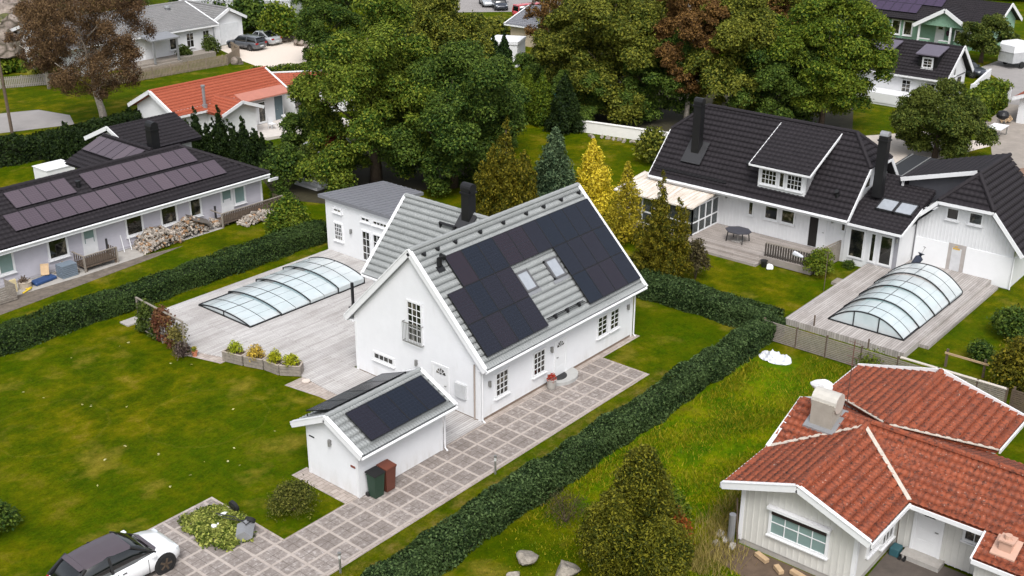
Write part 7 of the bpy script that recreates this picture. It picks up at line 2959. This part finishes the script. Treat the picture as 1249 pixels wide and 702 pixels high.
# left side
broad_tree('brown_birch', 'large brown leaved birch with white trunk, left of the white bungalow', 'tree', 130, 156, -22, 150, LM_PURPLE, 30000, .24, 90, 41, bark=M_BIRCHBARK, bottom=.22, trunk=.3, limbs=9, lobe=.22, leaf_kw=dict(fill=.8, zmin=-.9, point=(0, 0, -.6)), lean=(-.05, .09))
broad_tree('birch_tree', 'brown birch further up the slope behind the large birch', 'tree', 60, 108, -10, 70, LM_PURPLE, 8000, .26, 50, 42, bark=M_BIRCHBARK, bottom=.15, trunk=.14, lobe=.24, leaf_kw=dict(fill=.8))
for k, (px, py, tp, wd, lb) in enumerate(((243, 196, 128, 54, 'dark yew at the left of the clump behind the grey bungalow'), (272, 200, 126, 58, 'dark yew in the middle left of the clump behind the grey bungalow'),
                                      (300, 204, 140, 56, 'dark yew in the middle right of the clump behind the grey bungalow'), (322, 204, 160, 40, 'shortest dark yew at the right of the clump behind the grey bungalow'),
                                      (84, 196, 148, 76, 'broad dark yew standing by the left lawn'), (160, 158, 128, 44, 'dark yew beside the white birch trunk'))):
    conifer('yew_bush', lb, 'yew', px, py, tp, wd, LM_YEW, 9000, .26, 43 + k, 'dark yews', 'spires', bumps=110)
conifer('clipped_cone', 'small clipped cone shrub at the end of the grey bungalow', 'shrub', 344, 248, 222, 34, LM_DEEP, 3000, .16, 51, None, 'cone')
conifer('clipped_cone', 'small bright cone shrub behind the ridge of the grey bungalow', 'shrub', 212, 184, 170, 14, LM_BRIGHT, 900, .2, 52, None, 'egg')
shrub('garden_shrub', 'tall dark shrub behind the clipped cone by the bungalow', 'shrub', tuple(G(350, 232)), 1.9, 3.0, LM_DEEP, 5000, .2, 53)
shrub('garden_shrub', 'grey green shrub right of the tall dark shrub, near the playhouse', 'shrub', tuple(G(372, 218)), 1.3, 2.6, LM_SHR, 3000, .2, 54)
shrub('garden_shrub', 'round yellow green shrub above the clipped hedge by the annex', 'shrub', tuple(G(352, 288)), 1.55, 2.3, LM_BRIGHT, 6500, .17, 55, lobes=20)
broad_tree('broadleaf_tree', 'dark tree above the boulders of the gravel yard', 'tree', 398, 78, -12, 66, LM_DEEP, 9000, .42, 30, 56, bottom=.05)
shrub('garden_shrub', 'bright green shrub below the white terrace house', 'shrub', tuple(G(342, 50)), 2.7, 4.2, LM_BRIGHT, 6000, .34, 57, lobes=20)
for k, (px, py, r_, h_) in enumerate(((235, 22, 3.6, 3.6), (275, 30, 3.4, 4.0), (305, 38, 3.0, 3.6), (255, 12, 4, 4))):
    shrub('wild_shrub', ['dark wild shrub behind the shingled roof, farthest left', 'dark wild shrub behind the garage gable', 'dark wild shrub between the garage and the bright green shrub', 'dark wild shrub at the top edge behind the shingled roof'][k], 'shrub', tuple(G(px, py)), r_, h_, LM_DEEP, 4500, .42, 58 + k)
for k, (px, py, r_, h_) in enumerate(((14, 86, 2.4, 1.4), (70, 92, 3, 2.2), (10, 18, 4, 2.5), (90, -4, 4, 3.5), (150, 6, 4, 3.5))):
    shrub('wild_shrub', ['bright low shrub above the grey board fence', 'low shrub between the board fence and the brown birch', 'olive shrub on the rocks at the top left corner', 'olive shrub on the hill at the top edge', 'dark shrub on the hill behind the white bungalow'][k], 'shrub', tuple(G(px, py)), r_, h_, (LM_BRIGHT, LM_OLIVE, LM_OLIVE, LM_OLIVE, LM_DEEP)[k], 3500, .4, 63 + k)
for k, (px, py, r_, h_) in enumerate(((430, 6, 5, 4), (485, 10, 5, 5), (606, 42, 2.2, 1.8), (520, 28, 4, 3.5))):
    shrub('wild_shrub', ['dark shrub at the top edge right of the white terrace house', 'dark green shrub at the top edge above the biggest tree', 'olive shrub beside the red minivan', 'olive shrub left of the dark blue hatchback'][k], 'shrub', tuple(G(px, py)), r_, h_, (LM_DEEP, LM_DEEP, LM_OLIVE, LM_OLIVE)[k], 4500, .5, 90 + k)
shrub('potted_shrub', 'round grey green shrub on the bungalow lawn strip, near the porch', 'shrub', tuple(G(226, 72)), .9, 1.5, LM_SHR, 1200, .2, 95)
shrub('potted_shrub', 'small weeping shrub by the bungalow lawn strip, near the fence corner', 'shrub', tuple(G(258, 66)), 1.1, 2.0, LM_SHR, 1400, .2, 96)

# front and right gardens
conifer('front_conifer', 'tallest peak of the olive conifer clump at the bottom edge', 'conifer', 778, 676, 540, 96, LM_FRONT, 22000, .15, 101, 'olive conifers at the bottom edge', 'egg', bumps=190, lobe=.2)
conifer('front_conifer', 'left shoulder of the olive conifer clump at the bottom edge', 'conifer', 742, 706, 598, 84, LM_FRONT, 17000, .15, 102, 'olive conifers at the bottom edge', 'egg', bumps=160, lobe=.21)
conifer('front_conifer', 'lower right olive conifer of the clump at the bottom edge', 'conifer', 804, 722, 630, 84, LM_FRONT, 15000, .15, 103, 'olive conifers at the bottom edge', 'egg', bumps=150, lobe=.22)
shrub('rust_shrub', 'rust and orange leaved shrub on the right of the olive conifers', 'shrub', tuple(G(818, 668)), .95, 1.6, LM_RUST, 2400, .12, 104)
shrub('garden_shrub', 'bright green shrub behind the olive conifers', 'shrub', tuple(G(812, 640)), 1.0, 1.5, LM_BRIGHT, 2600, .13, 105)
shrub('twiggy_shrub', 'dark bare twiggy shrub between the hedge and the olive conifers', 'shrub', tuple(G(690, 636)), 1.1, 1.1, LM_DRY, 1900, .1, 106, leaf_kw=dict(aspect=.2, point=(0, 0, .8)))
shrub('lawn_shrub', 'loose dark green shrub on the lawn corner in front of the shed', 'shrub', tuple(G(358, 622)), 1.2, 1.2, leaf_mat('lawn_shrub_leaf', (34, 44, 16), (62, 72, 24), (118, 118, 52)), 4600, .1, 107, lobes=18, lobe=.34, leaf_kw=dict(aspect=.4, fill=.8))
shrub('lawn_shrub', 'dark shrub cut by the left edge of the photo on the lawn', 'shrub', tuple(G(-4, 648)), .95, 1.3, LM_DEEP, 3200, .11, 108)
shrub('garden_shrub', 'green shrub with red flower at the terrace railing corner', 'shrub', tuple(G(997, 336)), 1.0, 1.6, LM_BRIGHT, 3600, .12, 109)
shrub('garden_shrub', 'dark green shrub on the right lawn above the bigger brown shrub', 'shrub', tuple(G(1234, 412)), 1.25, 1.6, LM_DEEP, 5000, .14, 110)
shrub('garden_shrub', 'big olive brown shrub cut by the right edge, above the red roofs', 'shrub', tuple(G(1244, 478)), 1.7, 2.6, LM_CYP, 9000, .14, 111, lobes=24)
shrub('garden_shrub', 'small dark shrub behind the post and rail', 'shrub', tuple(G(1196, 440)), .8, .9, LM_DEEP, 2000, .12, 112)
shrub('fence_weeds', 'leafy weeds growing along the slat fence near the red roofs', 'shrub', tuple(G(1060, 452)), .9, .9, LM_BRIGHT, 1500, .11, 113)
shrub('border_shrub', 'low dark planting left of the sun room steps', 'shrub', tuple(G(1100, 322)) if False else (27.6, -4.4, 0), .5, .4, LM_DEEP, 700, .1, 114)

# ------------------------------------------------------------------ boulders in the rough grass
for k, (px, py, s_, lb) in enumerate(((641, 686, .5, 'pale granite boulder in the rough grass, left of a pair near the conifers'), (690, 702, .62, 'lichen covered boulder at the bottom edge beside the conifers'), (626, 706, .3, 'small pale stone at the bottom edge left of the boulders'))):
    g = G(px, py)
    rock('granite_boulder', lb, (g.x, g.y, 0), s_ * 1.1, s_ * .85, s_ * .7, 120 + k, M_ROCK)
for k, (px, py) in enumerate(((885, 660), (878, 652), (892, 668), (874, 664))):
    g = G(px, py)
    rock('rubble_stone', 'pale rubble stone in the small heap by the corner of the red roofed house', (g.x, g.y, 0), .22, .18, .14, 130 + k, M_CONCRETE, 'rubble stones by the bungalow corner')

# ------------------------------------------------------------------ rough grass, clippings, fallen leaves
rg = np.random.default_rng(77)
N = 150000
X = -13 + 28.4 * rg.random(N)
Y = -6.2 - 9.5 * rg.random(N)
dens = np.sin(X * .9 + np.sin(Y * 1.3) * 1.5) * .5 + np.sin(Y * 1.7 + X * .5) * .5
ok = (rg.random(N) < .45 + .4 * dens) & ~((X > -2.2) & (Y < -12.4) & (X < 10.6)) & ((Y > -12.6) | (X < -1.5)) & ~((X > 13) & (Y > -8.2))
wildk = np.clip((X + 7) / 4, .12, 1)
ok &= rg.random(N) < wildk
X, Y = X[ok], Y[ok]
n = len(X)
hgt_ = (.06 + .10 * rg.random(n) * (1 + .6 * np.sin(X * 1.1) * np.sin(Y * 1.9))) * np.clip((X + 9) / 6, .5, 1)
edge = np.exp(-((Y + 12.2) / .9) ** 2) * (X > -2) + np.exp(-((Y + 6.4) / .35) ** 2) * .3
hgt_ *= 1 + 1.6 * edge
a = rg.random(n) * 6.28
lean = rg.normal(size=(n, 2)) * .5 * hgt_[:, None]
wd = .012 + .012 * rg.random(n)
bx, by = np.cos(a) * wd, np.sin(a) * wd
V = np.stack([np.stack([X - bx, Y - by, 0 * X], 1), np.stack([X + bx, Y + by, 0 * X], 1), np.stack([X + lean[:, 0] + bx * .2, Y + lean[:, 1] + by * .2, hgt_], 1), np.stack([X + lean[:, 0] - bx * .2, Y + lean[:, 1] - by * .2, hgt_], 1)], 1).reshape(-1, 3)
gmat = leaf_mat('rough_grass_blades', (54, 92, 0), (100, 122, 4), (164, 150, 36), trans=.3, patch=.5)
tag(raw_mesh('rough_grass', V, np.arange(4 * n).reshape(n, 4), gmat), 'long rough yellow green grass between the hedge and the red roofed house', 'grass', None, 'stuff')
# dry tall grass beside the bungalow wall
n = 2600
X = -3.2 + 5.2 * rg.random(n)
Y = -12.3 + rg.normal(size=n) * .45 - .25 * (X < -.9) * 4 * rg.random(n)
hgt_ = .2 + .35 * rg.random(n)
a = rg.random(n) * 6.28
lean = rg.normal(size=(n, 2)) * .4 * hgt_[:, None]
bx, by = np.cos(a) * .014, np.sin(a) * .014
keep = ~((X > -.65) & (Y < -12.9))
X, Y, hgt_, lean, bx, by = X[keep], Y[keep], hgt_[keep], lean[keep], bx[keep], by[keep]
n = len(X)
V = np.stack([np.stack([X - bx, Y - by, 0 * X], 1), np.stack([X + bx, Y + by, 0 * X], 1), np.stack([X + lean[:, 0], Y + lean[:, 1], hgt_], 1), np.stack([X + lean[:, 0] - bx * .2, Y + lean[:, 1] - by * .2, hgt_], 1)], 1).reshape(-1, 3)
tag(raw_mesh('dry_grass', V, np.arange(4 * n).reshape(n, 4), leaf_mat('dry_grass_blades', (98, 92, 46), (140, 126, 68), (176, 160, 96))), 'tall dry straw grass beside the wall of the red roofed house', 'grass', None, 'stuff')
# heap of clippings on the paving
C, rd = [], []
for k in range(150):
    t = rg.random()
    x = -12.4 + rg.normal() * .6
    y = 2.2 + rg.normal() * .95
    q = ((x + 12.4) / 1.05) ** 2 + ((y - 2.2) / 1.6) ** 2
    if q > 1:
        continue
    C.append((x, y, .06 + .2 * (1 - q) * rg.random()))
    rd.append(.26)
v, f = leaves(rg, C, rd, 14000, .12, zmin=-.3, squash=.55, up=1., jitter=.9, fill=.8)
v[:, 2] = np.maximum(v[:, 2], .018)
tag(raw_mesh('leaf_clippings', v, f, leaf_mat('fresh_clippings', (40, 58, 16), (86, 104, 32), (170, 174, 88), patch=2.)), 'spread heap of green hedge clippings on the paving in front of the white car', 'clippings', None, 'stuff')
n = 46
X = -15 + 15 * rg.random(n)
Y = 4.5 + 15 * rg.random(n)
keep = (X < -4.8) | (Y < 8)
keep &= ~((X > -8.4) & (Y < 3.2))
keep &= X < -4.2
v, f = leaves(rg, [(x, y, .02) for x, y in zip(X[keep], Y[keep])], [.04] * int(keep.sum()), 60, .11, up=3.)
v[:, 2] = np.maximum(v[:, 2], .015)
tag(raw_mesh('fallen_leaves', v, f, leaf_mat('pale_fallen_leaves', (120, 118, 60), (168, 164, 96), (206, 202, 150))), 'pale fallen leaves scattered over the main lawn', 'leaves', None, 'stuff')

# tipped wheelbarrow, sack, bucket on the heap
WB = thing('wheelbarrow', 'grey wheelbarrow tipped on its side on the heap of clippings', 'wheelbarrow', (-12.05, 1.15, .0))
c = Vector((-12.2, 1.05, .18))
b = MB()
T0 = [Vector(p) for p in ((-.42, -.34, .32), (.42, -.34, .36), (.42, .34, .36), (-.42, .34, .32), (-.28, -.2, .0), (.28, -.2, .0), (.28, .2, .0), (-.28, .2, .0))]
Rm = Matrix.Rotation(R(150), 4, 'X') @ Matrix.Rotation(R(18), 4, 'Y')
Rz = Matrix.Rotation(R(35), 4, 'Z')
T1 = [c + (Rz @ Rm @ p) + Vector((0, 0, .28)) for p in T0]
b.add(T1, [(4, 5, 6, 7), (0, 4, 7, 3), (1, 2, 6, 5), (0, 1, 5, 4), (3, 7, 6, 2)])
b.build('tray', M_GALV, WB)
b = MB()
ax = Vector((-11.72, 1.12, .5))
b.tube([ax - Vector((.06, .03, .05)), ax + Vector((.06, .03, .05))], .2, 16)
wh = b.build('wheel', M_TYRE, WB)
b = MB()
b.tube([ax - Vector((.075, .04, .06)), ax + Vector((.075, .04, .06))], .09, 12)
b.build('hub', M_RED, wh)
b = MB()
for s_ in (-.2, .2):
    b.tube([ax + Vector((0, s_ * .4, 0)), c + Vector((.1, s_, .45)), c + Vector((.2, s_ + .35, .4)), c + Vector((.0, s_ + 1.3, .25))], .02, 6)
b.build('handle_frame', M_DARKSTEEL, WB)
tag(rock('paper_sack', 'white paper sack lying on the middle of the clippings heap', (-12.55, 2.1, .2), .24, .2, .16, 140, M_WHITE), None, 'sack')
tag(rock('paper_sack', 'small white sheet on the clippings behind the wheelbarrow', (-11.95, 2.5, .2), .28, .12, .1, 141, M_WHITE), None, 'sack')
r_ = thing('spare_wheel', 'black rubber wheel standing at the back of the clippings heap', 'wheel', (-11.45, 2.45, .15))
b = MB()
b.tube([(-11.5, 2.45, .4), (-11.38, 2.45, .43)], .24, 18)
b.build('tyre', M_TYRE, r_)
b = MB()
b.tube([(-11.52, 2.45, .395), (-11.36, 2.45, .435)], .1, 12)
b.build('hub', M_BLACKPLASTIC, r_)

# ------------------------------------------------------------------ light
w = bpy.data.worlds.new('World')
sc.world = w
w.use_nodes = True
nt = w.node_tree
bg = nt.nodes['Background']
sky = nt.nodes.new('ShaderNodeTexSky')
sky.sky_type = 'NISHITA'
sky.sun_disc = False
SUN_EL, SUN_AZ = R(54), R(-133)      # azimuth measured from +Y towards +X
sky.sun_elevation = SUN_EL
sky.sun_rotation = SUN_AZ
sky.air_density = 1.0
sky.dust_density = 4.0
sky.ozone_density = 1.0
hs = nt.nodes.new('ShaderNodeHueSaturation')
hs.inputs['Saturation'].default_value = .3
nt.links.new(sky.outputs[0], hs.inputs['Color'])
nt.links.new(hs.outputs[0], bg.inputs[0])
bg.inputs[1].default_value = .15
sd = bpy.data.lights.new('sun', 'SUN')
so = bpy.data.objects.new('sun', sd)
col.objects.link(so)
sd.energy = 1.2
sd.angle = R(25)
sd.color = (1, .98, .95)
ld = -Vector((math.cos(SUN_EL) * math.sin(SUN_AZ), math.cos(SUN_EL) * math.cos(SUN_AZ), math.sin(SUN_EL)))
so.rotation_euler = ld.to_track_quat('-Z', 'Y').to_euler()
so.location = (0, 0, 60)

vs_ = sc.view_settings
vs_.view_transform = 'Standard'
vs_.look = 'None'
vs_.exposure = 0.7
vs_.gamma = 1
vs_.use_curve_mapping = False
sc.cycles.max_bounces = 6
sc.cycles.transparent_max_bounces = 12
